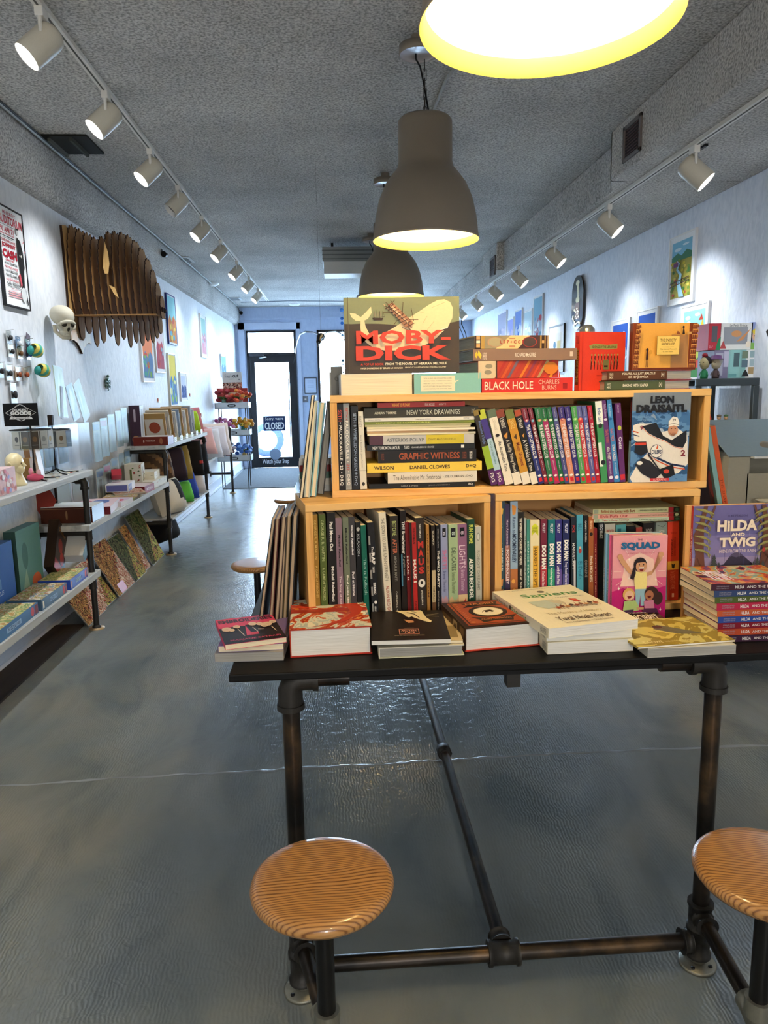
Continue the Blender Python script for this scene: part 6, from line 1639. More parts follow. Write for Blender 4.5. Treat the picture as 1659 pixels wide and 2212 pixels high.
for (y0, y1, z0, z1, cs, lb) in [(10.77, 11.35, 1.95, 2.50, ('#a8a8c0', '#8f90b0', ['#c8c0d0', '#9098b8']), 'grey violet print, farthest of the right wall row'),
                                 (10.33, 10.71, 1.95, 2.36, ('#9aa0e0', '#c8b8d8', ['#b0b8e8', '#8f98d8']), 'low lilac print, second farthest of the right wall row'),
                                 (9.87, 10.26, 1.95, 2.43, ('#6f8fd8', '#b8c8e8', ['#3f6fc8', '#dfe6f4']), 'bright blue print in the middle of the far right wall row'),
                                 (9.36, 9.76, 1.95, 2.37, ('#b8d4e0', '#a8c0d0', ['#d8e4ea', '#9fbccb']), 'pale aqua print, second nearest of the far right wall row'),
                                 (8.88, 9.29, 1.90, 2.49, ('#7fb0c8', '#a8b8cc', ['#c8404a', '#dfe8ee', '#5f8fa8']), 'tall print with a red figure, nearest of the far right wall row')]:
    wallpic('R', y0, y1, z0, z1, scene_art(*cs, int(y0 * 10)), lb, margin=.015)
wallpic('R', 8.02, 8.60, 1.55, 2.07, [('r', .1, .1, .9, .9, '#dfe0dc'), ('e', .4, .6, .1, .1, '#5f88a8'), ('r', .35, .25, .45, .5, '#7a8a98'), ('r', .6, .3, .85, .7, '#d8c890')], 'white print in a black frame above the patterned hardback pile', '#2a2824', .018, margin=.03)
# skateboard deck
a = at(1241, 660, X=XR); b = at(1266, 655, X=XR); c = at(1252, 596, X=XR); d = at(1252, 712, X=XR)
w = abs(a.y - b.y); h = c.z - d.z
pts = []
for k in range(24):
    an = PI * k / 23
    pts.append((w / 2 * math.cos(an), h / 2 - w * .5 + w * .5 * math.sin(an)))
for k in range(24):
    an = PI + PI * k / 23
    pts.append((w / 2 * math.cos(an), -h / 2 + w * .5 + w * .5 * math.sin(an)))
M = Tr(XR - .03, (a.y + b.y) / 2, (c.z + d.z) / 2) @ Rz(-PI / 2)
t = thing('skateboard_deck', 'black glossy skateboard deck with a cream figure, hung on the right wall', 'skateboard', M=M)
m = MB(); m.prism(pts, .012, cm('#26262a', .15), Tr(0, 0, 0), cm('#3a2a1c', .5))
ar = [('e', .5, .86, .16, .05, '#e8e0b8'), ('p', [(.44, .84), (.6, .84), (.66, .62), (.58, .55), (.5, .62)], '#e8e0b8'), ('e', .52, .55, .16, .06, '#e0d8ac'), ('p', [(.35, .5), (.66, .5), (.7, .2), (.28, .2)], '#6f4a3a')]
random.seed(9)
for k in range(26): ar.append(('e', random.uniform(.16, .84), random.uniform(.08, .42), .06, .016, '#e8dcb8'))
m.art((-w / 2, 0, -h / 2), (w, 0, 0), (0, 0, h), ar, .0008)
m.build('deck', t)
m = MB(); m.box((-.03, .012, .05), (.03, .03, .1), BLK); m.build('wall_hook', t)

# ------------------------------------------------------------------ pipe shelving along the left wall
SB = wood('weathered_grey_board', '#b9bcbb', '#8d9295', 'Y', .5, .6, 1.2)
SBE = SB
t = thing('pipe_shelving', 'black pipe shelving with weathered grey boards along the left wall', 'shelving', (0, 0, 0))
LX = -1.49
for (y, levels, top) in ((4.36, (.905, .59, .29), .905), (6.39, (.905, .59, .28), .905), (8.29, (.905, .59, .276), .905), (10.28, (.905, .276), .905), (2.3, (.905, .29), .905)):
    m = MB()
    m.tube([(LX, y, .02), (LX, y, top - .03)], .0175, FITTING, 16)
    m.tube([(LX, y, top - .05), (LX, y, top - .02), (LX - .008, y, top - .003), (LX - .03, y, top), (LX - .05, y, top)], .023, FITTING, 16)
    m.tube([(LX, y, top - .055), (LX, y, top - .04)], .0265, FITTING, 16)
    m.tube([(LX - .04, y, top), (XL + .01, y, top)], .0165, FITTING, 14)
    m.tube([(XL + .001, y, top), (XL + .012, y, top)], .04, FITTING, 20)
    for z in levels[1:]:
        m.tube([(LX, y, z - .04), (LX, y, z - .03), (LX, y, z + .03), (LX, y, z + .04)], [.025, .022, .022, .025], FITTING, 16)
        m.tube([(LX - .01, y, z), (XL + .01, y, z)], .0165, FITTING, 14)
        m.tube([(XL + .001, y, z), (XL + .012, y, z)], .04, FITTING, 20)
    m.lathe([(.0001, .008), (.045, .007), (.046, 0)], cm('#a08a68', .5, .5), 24, Tr(LX, y, 0))
    m.lathe([(.0001, .025), (.024, .022), (.026, .008)], FITTING, 18, Tr(LX, y, 0))
    m.build('pipe_leg', t)
for (y0, y1, z0, z1) in ((1.9, 4.44, .925, .958), (1.9, 4.43, .31, .352), (4.30, 6.36, .61, .645), (6.33, 8.36, .925, .958), (6.42, 8.26, .295, .315), (8.32, 9.9, .61, .635)):
    m = MB(); m.box((XL + .004, y0, z0), (-1.462, y1, z1), SB); m.build('shelf_board', t, .003)


# ------------------------------------------------------------------ helper for cartons and stock
def carton(name, label, cat, x, y, z, w, d, h, rz, col, right=(), front=(), top=(), left=(), group=None, M=None, tilt=(0, 0), rough=.4, lid=None, lift=0):
    """x, y centre of foot; w along x, d along y"""
    MM = M if M is not None else Tr(x, y, z + .0008 + lift) @ Rz(rz) @ Rx(tilt[0]) @ Ry(tilt[1])
    m = MB(); m.box((-w / 2, -d / 2, 0), (w / 2, d / 2, h), cm(col, rough))
    m.art((w / 2, -d / 2, 0), (0, d, 0), (0, 0, h), right)
    m.art((-w / 2, -d / 2, 0), (w, 0, 0), (0, 0, h), front)
    m.art((-w / 2, d / 2, 0), (0, -d, 0), (0, 0, h), left)
    m.art((-w / 2, -d / 2, h), (w, 0, 0), (0, d, 0), top)
    o = m.build(name, M=MM)
    return tag(o, label, cat, group)


Z1, Z2, Z3 = .958, .352, .645     # near top / near low / middle shelf surfaces


def on(px, py, z):
    p = at(px, py, Z=z)
    return p.x, p.y


# --- near unit, low shelf: puzzle boxes
PZ = motley('busy puzzle picture', ['#c8b48a', '#d8cc9a', '#8fa05a', '#b06a4a', '#e0dcc8', '#5a7fa0', '#c8a85a', '#7a8f6a'], 16)
PZ2 = motley('green and ochre puzzle picture', ['#b8b05a', '#d8d090', '#7f9a5a', '#e0d8b0', '#c09048', '#9ab07a'], 17)
PD = motley('dark crowded puzzle picture', ['#3a2a1c', '#6a4a2c', '#a8783c', '#4a3a24', '#c89a5a', '#7a2a20', '#2a2418', '#8f6a3a'], 18, rough=.85, spec=.05)
PE = motley('green and pink crowded puzzle picture', ['#5a7034', '#8f9a3c', '#c0b86a', '#3a4424', '#b0705a', '#a8b04a', '#6a4a34'], 16, rough=.85, spec=.05)
PF = motley('pink crowded puzzle picture', ['#b08070', '#d0a890', '#8f5a4a', '#e0d0b8', '#a03a30', '#6f7a5a', '#c8a07a'], 20, rough=.85, spec=.05)
PGm = motley('dark green puzzle picture', ['#23301f', '#3a4a2a', '#5a5a3a', '#2a2a1c', '#6a7048', '#1c241a'], 11, rough=.85, spec=.05)
G = 'puzzle boxes lying along the low shelf'
for k, (y, L, c, lb) in enumerate([(2.72, .5, '#3a5f9a', 'long blue sided puzzle box nearest the camera on the low left shelf'), (3.28, .52, '#3a6a9a', 'blue sided puzzle box with a round pink badge, second along the low shelf'), (3.74, .34, '#44607a', 'teal sided puzzle box with white label, middle of the low shelf'), (4.10, .30, '#2f4fb0', 'bright blue sided puzzle box at the far end of the low shelf')]):
    carton('puzzle_box', lb, 'box', -1.56, y, Z2, .17, L, .055, R(1.5 * (k % 2)), c,
           right=[('r', .04, .15, .09, .8, '#d8a8a0' if k % 2 else WL), ('r', .3, .3, .6, .7, '#c8c06a' if k == 0 else '#9ab8d8'), ('t', 'PUZZLE 1000', .32, .35, .58, .65, '#1f3a6a', '', .02), ('e', .86, .5, .04, .4, '#c8505a'), ('r', .92, .1, .99, .9, '#7a2a34')],
           front=[('r', 0, 0, 1, 1, c)], top=[('r', .02, .02, .98, .98, PZ if k % 2 == 0 else PZ2)], group=G)
G = 'puzzle boxes standing on the low shelf'
a_blue = [('r', 0, .0, 1, .14, '#c8b83a'), ('p', [(.1, 1), (.4, 1), (.35, .55), (.15, .5)], '#d8c8b0'), ('r', .2, .35, .55, .5, '#5f8ac8'), ('e', .35, .7, .06, .05, '#c8cc3a'), ('t', 'PUZZLE', .2, .26, .6, .32, '#c8d4e8', '', .02)]
carton('puzzle_box', 'green and white puzzle box, cut by the left edge of the picture', 'box', -1.70, 3.18, Z2, .05, .30, .28, 0, '#6f8a7a', right=[('r', .05, .05, .95, .95, PZ2)], front=[('r', 0, 0, 1, 1, '#8a9a8a')], group=G)
carton('puzzle_box', 'upright royal blue puzzle box with yellow foot on the low left shelf', 'box', -1.69, 3.56, Z2, .06, .34, .33, 0, '#2f5fa8', right=[('r', 0, 0, 1, 1, '#2f62b4')] + a_blue, front=[('r', 0, 0, 1, 1, '#24406a'), ('r', 0, 0, 1, .14, '#c8b83a')], group=G)
carton('puzzle_box', 'upright sea green puzzle box with orange coral, right of the blue one', 'box', -1.69, 3.93, Z2, .06, .30, .36, 0, '#4f7a74', right=[('r', 0, 0, 1, 1, '#5f8f88'), ('e', .3, .6, .12, .2, '#3f6f6a'), ('e', .7, .15, .2, .12, '#c8603a'), ('p', [(.1, .1), (.3, .4), (.4, .1)], '#8fae9a')], front=[('r', 0, 0, 1, 1, '#2f4a44')], group=G)
Mt = Tr(-1.64, 4.17, Z2 + .04) @ Rz(R(6)) @ Rx(R(-38))
carton('puzzle_box', 'tipped dark box with red cherries leaning at the end of the low shelf', 'box', 0, 0, 0, .055, .20, .30, 0, '#2c2018', right=[('r', 0, 0, 1, 1, '#2a1c14'), ('r', 0, 0, 1, .2, '#8f2a20'), ('e', .4, .55, .22, .14, '#8a2018'), ('e', .65, .35, .2, .13, '#a02a20'), ('t', 'CHRISTMAS', .1, .8, .8, .88, '#a8783c', '', .02)], top=[('r', 0, 0, 1, 1, '#a8a8a4')], M=Mt)
Mt = Tr(-1.60, 4.33, Z2 + .09) @ Rz(R(0)) @ Rx(R(-50))
carton('white_box', 'white box with green side tipped over the end of the low shelf', 'box', 0, 0, 0, .16, .06, .24, 0, '#cfd2cf', right=[('r', 0, 0, 1, 1, '#2a4a38')], front=[('r', .02, .02, .98, .98, '#d9dbd8')], M=Mt)
m = MB(); m.box((-.004, -.06, 0), (0, .06, .09), cm('#8f8b84', .6)); tag(m.build('leaning_card', M=Tr(-1.76, 4.25, Z2) @ Ry(R(-6))), 'plain card leaning on the wall behind the tipped boxes', 'card')

# --- pictures leaning on the floor
G = 'puzzle posters leaning along the left wall'
fl = [(4.40, .36, .34, -1.55, PD, PF, 'nearest, behind the first pipe leg'), (4.77, .26, .34, -1.565, PF, PE, 'second nearest, pale with white papers'), (5.04, .40, .40, -1.55, PD, PF, 'third, with a red patch at its foot'), (5.45, .31, .38, -1.545, PGm, PE, 'fourth, green and blue, in the middle'), (5.77, .19, .40, -1.56, PD, PF, 'fifth, narrow brown strip with houses'), (5.97, .41, .46, -1.545, PGm, PE, 'tallest and farthest, green with treetops')]
for k, (y, w_, h_, x_, ma, mb, lb) in enumerate(fl):
    M = Tr(x_, y, .001) @ Ry(-math.asin((x_ + 1.745) / h_))
    m = MB(); m.box((-.006, 0, 0), (0, w_, h_), cm('#6f6a5c', .5))
    m.art((0, 0, 0), (0, w_, 0), (0, 0, h_), [('r', .01, .01, .99, .99, ma), ('p', [(.2, .01), (.99, .01), (.99, .7), (.75, .5)], mb)] + ([('r', .2, .02, .55, .2, '#b8302a')] if k == 2 else []), .0005)
    tag(m.build('leaning_poster', M=M), 'puzzle poster leaning low on the wall, ' + lb, 'poster', G)

# --- near unit, top shelf
m = MB()
flor = [('r', 0, 0, 1, 1, '#d8b0b0')]
random.seed(21)
for k in range(26): flor.append(('e', random.uniform(.08, .92), random.uniform(.08, .92), .07, .09, random.choice(['#c8505a', '#d88a90', '#8f90c0', '#e8d8d0', '#c06a58'])))
x, y = on(14, 1062, Z1)
carton('floral_box', 'small pink floral box at the left edge of the top shelf', 'box', -1.56, 3.42, Z1, .10, .20, .115, R(4), '#d8b8b4', right=flor, front=flor)
carton('yellow_box', 'yellow packet standing behind the floral box', 'box', -1.72, 3.42, Z1, .04, .12, .16, 0, '#c8c03a', right=[('r', .3, .2, .8, .7, '#3a3018')])
carton('violet_box', 'violet packet standing behind the cream bust', 'box', -1.74, 3.72, Z1, .04, .16, .165, 0, '#7a80b8', right=[('r', .1, .6, .9, .9, '#a8acd0')])
# phrenology bust
t = thing('head_bust', 'small cream bust of a bald head in profile on the top shelf', 'figurine', (-1.60, 3.73, Z1), 0)
m = MB(); c = cm('#ddd0a4', .35)
m.lathe([(.0001, 0), (.042, 0), (.045, .008), (.036, .03), (.027, .05), (.026, .075)], c, 24)
m.ball((-.008, .004, .115), (.042, .05, .048), c, 22); m.ball((.014, .0, .085), (.028, .028, .03), c, 16)
m.tube([(.034, -.004, .115), (.048, -.006, .098), (.036, -.006, .094)], [.006, .008, .005], c, 8); m.ball((.036, 0, .078), (.008, .010, .004), cm('#c8a888'), 8)
m.ball((.034, -.014, .112), .004, cm('#5a4a34'), 8); m.build('head', t)
m = MB(); m.tube([(-.014, -.046, .1), (-.018, -.052, .11), (-.008, -.052, .118), (-.002, -.047, .106), (-.008, -.046, .096)], .004, c, 8); m.build('ear', t)
m = MB()
m.ball((0, 0, .02), (.045, .028, .02), '#c8506a', 12); m.ball((.02, 0, .045), (.012, .012, .018), '#e0b0b8', 10); m.ball((-.02, 0, .05), (.012, .012, .02), '#d88a9a', 10)
tag(m.build('pink_trinket', M=Tr(-1.58, 3.90, Z1)), 'small pink trinket dish beside the cream bust', 'trinket')
for k, (yy, hh, c, lb) in enumerate([(3.98, .11, '#a8824a', 'kraft brown box low between bust and leaning packets'), (4.02, .20, '#8a6a4c', 'brown card packet leaning beside the kraft box'), (4.06, .19, '#c8b4a0', 'pale card packet leaning against the brown one')]):
    carton('card_packet', lb, 'packet', -1.66 + .02 * k, yy, Z1, .03 + .05 * (k == 0), .07, hh, 0, c, tilt=(R(-8 * k), R(-6 * k)), lift=.004)
t = thing('boxed_toy', 'turquoise blister pack leaning on the top shelf behind the wire rack', 'packet', M=Tr(-1.66, 4.12, Z1) @ Rx(R(-20)) @ Ry(R(-8)))
m = MB(); m.box((-.012, -.05, 0), (0, .05, .27), '#5fa8c0'); m.art((0, -.05, 0), (0, .1, 0), (0, 0, .27), [('e', .5, .3, .25, .12, '#3f88a8'), ('r', .1, .55, .5, .7, '#b04a5a'), ('t', 'SHARK', .1, .8, .9, .92, '#dff0f4', '', .03)]); m.build('backing_card', t)
m = MB(); m.box((0, -.04, .02), (.03, .04, .2), PLASTIC); m.build('blister', t)


def hook_rack(label, x, y, h, ring, cards, sign=None):
    t = thing('wire_rack', label, 'rack', (x, y, Z1), group='small black wire card racks')
    m = MB()
    for k in range(4):
        a = PI / 4 + PI / 2 * k
        m.tube([(.0, 0, .03), (.05 * math.cos(a), .05 * math.sin(a), .008), (.13 * math.cos(a), .13 * math.sin(a), .004)], .0035, BLK, 6)
    m.tube([(0, 0, .02), (0, 0, h)], .004, BLK, 8); m.tube([(0, 0, .05), (0, 0, .09)], .007, BLK, 8)
    pts = [(ring * math.cos(2 * PI * k / 24), ring * math.sin(2 * PI * k / 24), h - .02) for k in range(25)]
    m.tube(pts, .003, BLK, 6, False); m.tube([(-ring, 0, h - .02), (ring, 0, h - .02)], .003, BLK, 6); m.tube([(0, -ring, h - .02), (0, ring, h - .02)], .003, BLK, 6)
    m.build('wire_frame', t)
    if sign:
        m = MB(); m.box((-.125, -.012, h), (.05, -.010, h + .118), cm('#0d0d0e', .7)); m.tube([(0, -.008, h - .03), (0, -.008, h + .1)], .003, BLK, 6)
        c = '#d8d8d4'
        m.art((-.125, -.012, h), (.175, 0, 0), (0, 0, .118), [('l', [(.06, .58), (.5, .95), (.94, .58), (.5, .22), (.06, .58)], .0022, c), ('r', .2, .47, .8, .7, '#111113'), ('t', 'DISORDERLY', .27, .66, .73, .76, c, '', .03), ('t', 'GOODS', .2, .48, .8, .65, c, '', .06), ('p', [(.16, .3), (.84, .3), (.8, .40), (.2, .40)], c), ('t', 'BY SAMANTHA ROSS', .26, .32, .74, .38, '#111113')] +
              [('l', [(.5 + .21 * math.cos(2 * PI * k / 16), .58 + .36 * math.sin(2 * PI * k / 16)), (.5 + .21 * math.cos(2 * PI * (k + 1) / 16), .58 + .36 * math.sin(2 * PI * (k + 1) / 16))], .0015, c) for k in range(16) if k not in (7, 8, 15, 0)], .0006)
        m.build('sign_card', t)
    random.seed(len(label))
    for k in range(cards):
        a = -PI * .62 + PI * 1.15 * k / (cards - 1)
        cx, cy = ring * math.cos(a), ring * math.sin(a)
        m = MB(); col = random.choice(['#dcdad4', '#e4e2dc', '#c8c6c0', '#2a2a2c', '#e0dcd0'])
        m.box((-.028, -.001, h - .115), (.028, .001, h - .025), col)
        m.art((-.028, -.001, h - .115), (.056, 0, 0), (0, 0, .09), [('e', .5, .55, .2, .16, random.choice(['#c8a85a', '#3a3a3a', '#b0404a', '#8a8a84', '#7a5a3a'])), ('r', .25, .2, .75, .24, '#8a8a88')])
        m.box((-.028, -.003, h - .12), (.028, -.002, h - .02), PLASTIC2)
        m.build('earring_card', t, M=Tr(cx, cy, 0) @ Rz(a + PI / 2))


hook_rack('wire rack of earring cards under the black GOODS sign', -1.60, 3.95, .285, .10, 9, True)
hook_rack('second wire rack of carded pins, right of the black sign', -1.60, 4.24, .27, .09, 7)
# flat jewellery on shelf
m = MB()
random.seed(4)
for k in range(30):
    m.lathe([(.0001, .003), (.009, .003), (.01, 0)], random.choice(['#d8d4c4', '#b8b09c', '#e8e4dc', '#a85a5a', '#8f8f8a']), 8, Tr(random.uniform(-.07, .09), random.uniform(-.2, .2), random.uniform(0, .003)))
tag(m.build('loose_buttons', M=Tr(-1.60, 4.13, Z1)), 'scatter of small badges lying flat at the end of the top shelf', 'badges', None, 'stuff')
# packets behind: tall foil frames above the racks
G = 'shiny sleeved prints standing behind the wire racks'
for (px, py, w_, h_, c, c2, rot, lb) in [(137, 900, .14, .30, '#d4d8b0', '#a8b050', -6, 'green edged sleeved print, leftmost of the shiny ones behind the racks'), (166, 905, .11, .22, '#9fb0c0', '#d0c890', 14, 'blue sleeved print in the middle of the shiny ones'), (188, 905, .12, .26, '#e4eaee', '#b8d0dc', 22, 'white sleeved print, rightmost of the shiny ones')]:
    a = at(px, py, X=-1.66)
    t = thing('sleeved_print', lb, 'print', M=Tr(-1.66, a.y, a.z) @ Rx(R(rot)) @ Ry(R(-4)), group=G)
    m = MB(); m.box((-.003, -w_ / 2, 0), (0, w_ / 2, h_), cm(c, .85)); m.art((0, -w_ / 2, 0), (0, w_, 0), (0, 0, h_), [('p', [(.1, .1), (.9, .4), (.7, .9), (.2, .8)], c2), ('p', [(.3, .0), (.6, .5), (.5, 1), (.35, .6)], '#eef2f2')]); m.build('print', t)
    m = MB(); m.box((.001, -w_ / 2 - .004, -.004), (.003, w_ / 2 + .004, h_ + .004), PLASTIC); m.build('sleeve', t)
m = MB(); m.box((-.045, 4.15, Z1), (.03, 4.95, 1.22), PLASTIC2); tag(m.build('acrylic_riser', M=Tr(-1.66, 0, 0)), 'clear acrylic riser behind the wire racks, carrying shiny prints', 'stand')
m = MB(); m.box((-.004, -.018, 0), (0, .018, .19), '#6f7276'); m.art((0, -.018, 0), (0, .036, 0), (0, 0, .19), [('r', .4, .2, .6, .8, '#9a9ca0')]); tag(m.build('grey_bookmark', M=Tr(-1.60, at(135, 905, X=-1.6).y, at(135, 905, X=-1.6).z) @ Rx(R(-10))), 'slim dark grey card standing before the green edged print', 'card')
# hanging tights and socks in clear sleeves
G = 'clear sleeves with printed tights hung in a row'
for k, px in enumerate((206, 222, 238, 254, 266)):
    a = at(px, 905 - .5 * (px - 206), X=-1.70)
    for r_ in range(2):
        t = thing('sleeved_tights', 'clear sleeve of pale printed tights, %s of the %s row' % (['first', 'second', 'third', 'fourth', 'last'][k], ['upper', 'lower'][r_]), 'packet', M=Tr(-1.70, a.y, a.z - .33 * r_ - .30), group=G)
        w_ = .08; h_ = .27
        m = MB(); m.box((-.003, -w_, 0), (0, w_, h_), cm('#cfcdc8', .5))
        m.art((0, -w_, 0), (0, 2 * w_, 0), (0, 0, h_), [('r', .05, .82, .95, .97, ['#7a94c0', '#e05a80', '#a8b8d8', '#c8ccd4', '#8fa8c8'][k]), ('p', [(.3, .75), (.7, .75), (.62, .1), (.54, .08), (.5, .5), (.44, .2), (.36, .22)], ['#8f8f92', '#9a8a80', '#a89aa0', '#8a7a90', '#a08878'][(k + r_) % 5])])
        m.build('backing_card', t)
        m = MB(); m.box((.001, -w_, 0), (.004, w_, h_ + .01), PLASTIC); m.build('sleeve', t)
for k, (y, lb) in enumerate([(4.30, 'clear bag of kraft card items between the racks'), (4.48, 'tall clear bag standing next to the dark upright board'), (4.70, 'clear bag hanging right above the first pipe leg')]):
    t = thing('clear_bag', lb, 'packet', M=Tr(-1.72, y, .98), group='tall clear bags behind the racks')
    m = MB(); m.box((-.004, -.07, 0), (0, .07, .22), cm(['#c8b48c', '#d8d0b8', '#c0a890'][k], .5)); m.art((0, -.07, 0), (0, .14, 0), (0, 0, .22), [('p', [(.3, .9), (.7, .9), (.6, .2), (.5, .1), (.4, .3)], '#8a7a64')]); m.build('contents', t)
    m = MB(); m.box((.002, -.072, -.004), (.006, .072, .225), PLASTIC); m.build('bag', t)
m = MB(); m.box((-.014, -.012, 0), (.014, .012, .66), cm('#2a1f1a', .5)); tag(m.build('display_post', M=Tr(-1.74, 4.60, .62)), 'dark upright post standing between the clear bags', 'post')
for k in range(2):
    m = MB(); m.box((-.003, -.11, 0), (0, .11, .26), PLASTIC); m.box((-.008, -.1, .01), (-.004, .1, .22), cm('#d8cfc8', .5))
    tag(m.build('clear_tray', M=Tr(-1.72, 4.66 + .26 * k, Z3)), ['clear plastic pack standing on the middle shelf by the first leg', 'clear plastic pack on the middle shelf, right of the other'][k], 'packet')

# --- middle shelf stock
x, y = -1.63, 4.42
t = carton('leather_case', 'large dark red brown boxed set at the near end of the middle shelf', 'box', -1.62, 4.50, Z3, .30, .22, .095, 0, '#3f1f18', front=[('r', .0, 0, 1, 1, '#4a2418'), ('e', .5, .5, .02, .3, '#8a6a4a'), ('l', [(0, .9), (1, .9)], .002, '#a88a6a')], top=[('r', 0, 0, 1, 1, '#c8cccc')], rough=.2)
m = MB(); m.prism([(-.07, 0), (.0, -.12), (.07, 0), (0, .15)], .02, cm('#8f2f22', .4)); tag(m.build('red_pennant', M=Tr(-1.755, 4.42, .775) @ Rz(R(30))), 'small dark red diamond shaped board left of the boxed set', 'board')
G = 'board games on the middle shelf'
carton('board_game', 'flat pink and blue board game lying behind the first pipe leg', 'game', -1.62, 4.86, Z3, .28, .40, .05, R(8), '#7a2430', top=[('r', 0, 0, 1, 1, '#d8c0c8'), ('e', .3, .5, .2, .3, '#b04a6a'), ('e', .65, .6, .2, .25, '#5a74b0'), ('t', 'SPLENDID', .2, .1, .8, .25, '#7a2430', '', .03)], front=[('r', 0, 0, 1, 1, '#6a1c28')], right=[('r', 0, 0, 1, 1, '#d8ccd0')], group=G)
carton('board_game', 'flat blue and red game box near the shelf edge, before the magazines', 'game', -1.55, 5.12, Z3, .16, .24, .03, R(-4), '#d0c8cc', top=[('r', 0, 0, 1, 1, '#c8b8cc'), ('e', .4, .5, .25, .3, '#4a64a8'), ('e', .7, .4, .2, .2, '#c0485a')], right=[('r', 0, 0, 1, 1, '#dcd8d8')], group=G)
G = 'magazines spread on the middle shelf'
for k in range(4):
    carton('magazine', ['lowest yellow green magazine of the spread on the middle shelf', 'orange lettered magazine in the spread on the middle shelf', 'tan magazine lying askew on the spread', 'topmost grey magazine of the spread on the middle shelf'][k], 'magazine', -1.62 + .02 * k, 5.25 + .07 * k, Z3 + .012 * k, .22, .28, .010, R(-12 + 12 * k), ['#b8c070', '#c88a5a', '#b8a078', '#a89a8a'][k], top=[('r', .03, .03, .97, .97, [PZ2, PF, PZ, PF][k])], group=G)
G = 'board games on the middle shelf'
carton('board_game', 'white and violet boxed game above the magazines', 'game', -1.62, 5.50, Z3 + .05, .16, .26, .055, R(5), '#d8d8dc', front=[('r', .05, .1, .95, .9, '#5a5f9a')], right=[('r', .02, .05, .5, .95, '#6a70a8'), ('r', .55, .05, .98, .95, '#dfe0e6'), ('t', 'DIALECTICA', .08, .3, .45, .65, '#c8cce0', '', .02)], top=[('r', 0, 0, 1, 1, '#e4e4e8')], group=G)
carton('board_game', 'dark red flat game at the shelf edge', 'game', -1.54, 5.74, Z3, .14, .24, .055, R(-3), '#8a1f28', right=[('r', 0, 0, 1, 1, '#8a1f28'), ('t', 'MYSTERIUM', .2, .3, .8, .7, '#d8b8b0', '', .02)], front=[('r', 0, 0, 1, 1, '#6a161e')], top=[('r', 0, 0, 1, 1, '#d8c8c8')], group=G)
carton('card_deck', 'little red and white card box leaning on the violet game', 'game', -1.65, 5.52, Z3 + .11, .07, .10, .05, R(20), '#b03040', top=[('r', .1, .1, .9, .9, '#e4e0e0')], right=[('r', .1, .1, .9, .9, '#e0d8d8')], tilt=(R(-25), 0), lift=.03)
chili = [('r', 0, 0, 1, 1, '#dcd8c8')]
random.seed(33)
for k in range(12):
    cx, cy = random.uniform(.1, .9), random.uniform(.08, .92)
    chili.append(('p', [(cx - .08, cy), (cx, cy + .05), (cx + .08, cy + .02), (cx, cy - .01)], random.choice(['#a8302a', '#5f7a34', '#8a3a2a', '#3a5a2c'])))
chili.append(('r', .3, .3, .42, .8, '#5f6a3a'))
G = 'chili patterned tea boxes'
carton('tea_box', 'tall cream box patterned with chilies and leaves on the middle shelf', 'box', -1.64, 5.98, Z3, .13, .16, .20, R(6), '#dcd8c8', front=chili, right=chili, group=G)
carton('tea_box', 'small cream chili patterned box stacked on the wide one', 'box', -1.60, 6.20, Z3 + .056, .16, .26, .06, R(4), '#dcd8c8', right=chili[:7], front=chili[:5], top=[('r', 0, 0, 1, 1, '#e6e3d8')], group=G)
carton('tea_box', 'wide cream patterned box at the far end of the middle shelf', 'box', -1.57, 6.12, Z3, .18, .42, .055, R(-2), '#dcd6c4', right=chili[:6], front=chili[:4], top=[('r', 0, 0, 1, 1, '#e2dfd2')], group=G)
m = MB(); m.lathe([(.03, 0), (.032, .05), (.030, .05), (.028, .003), (.0001, .003)], PLASTIC, 20, Tr(0, 0, 0)); tag(m.build('plastic_cup', M=Tr(-1.70, 5.80, Z3)), 'clear plastic cup beside the tall chili box', 'cup')

# --- far top shelf stock
G = 'books and boxed sets on the far top shelf'
carton('boxed_set', 'tall purple brown slipcase at the near end of the far top shelf', 'book', -1.72, 6.45, Z1, .09, .14, .34, R(2), '#453042', front=[('r', .4, .6, .6, .9, '#c8bcc8'), ('e', .5, .15, .35, .1, '#a87a4a')], right=[('r', 0, 0, 1, 1, '#c8ced4'), ('r', .3, .1, .7, .9, '#a8b0b8')], group=G)
carton('boxed_set', 'flat rust red boxed set lying across the near end of the far top shelf', 'box', -1.59, 6.46, Z1, .29, .22, .075, 0, '#74291f', front=[('t', 'WONDER MUSEUM', .35, .45, .62, .65, '#d8b8a8', '', .01), ('e', .3, .5, .02, .15, '#d8b8a8'), ('e', .8, .5, .05, .35, '#a86a4a')], top=[('r', 0, 0, 1, 1, '#cfc8c4')], group=G)
G = 'picture books leaning in a row on the far top shelf'
lean_cols = [('#b8945a', 'tan'), ('#c8c0b0', 'cream'), ('#a07840', 'ochre'), ('#d8d8d4', 'white'), ('#8fa0b8', 'slate blue'), ('#b89058', 'light brown'), ('#dfe4e8', 'pale grey'), ('#c8a070', 'sand'), ('#a8b4c4', 'misty blue'), ('#dfe2e4', 'snow white')]
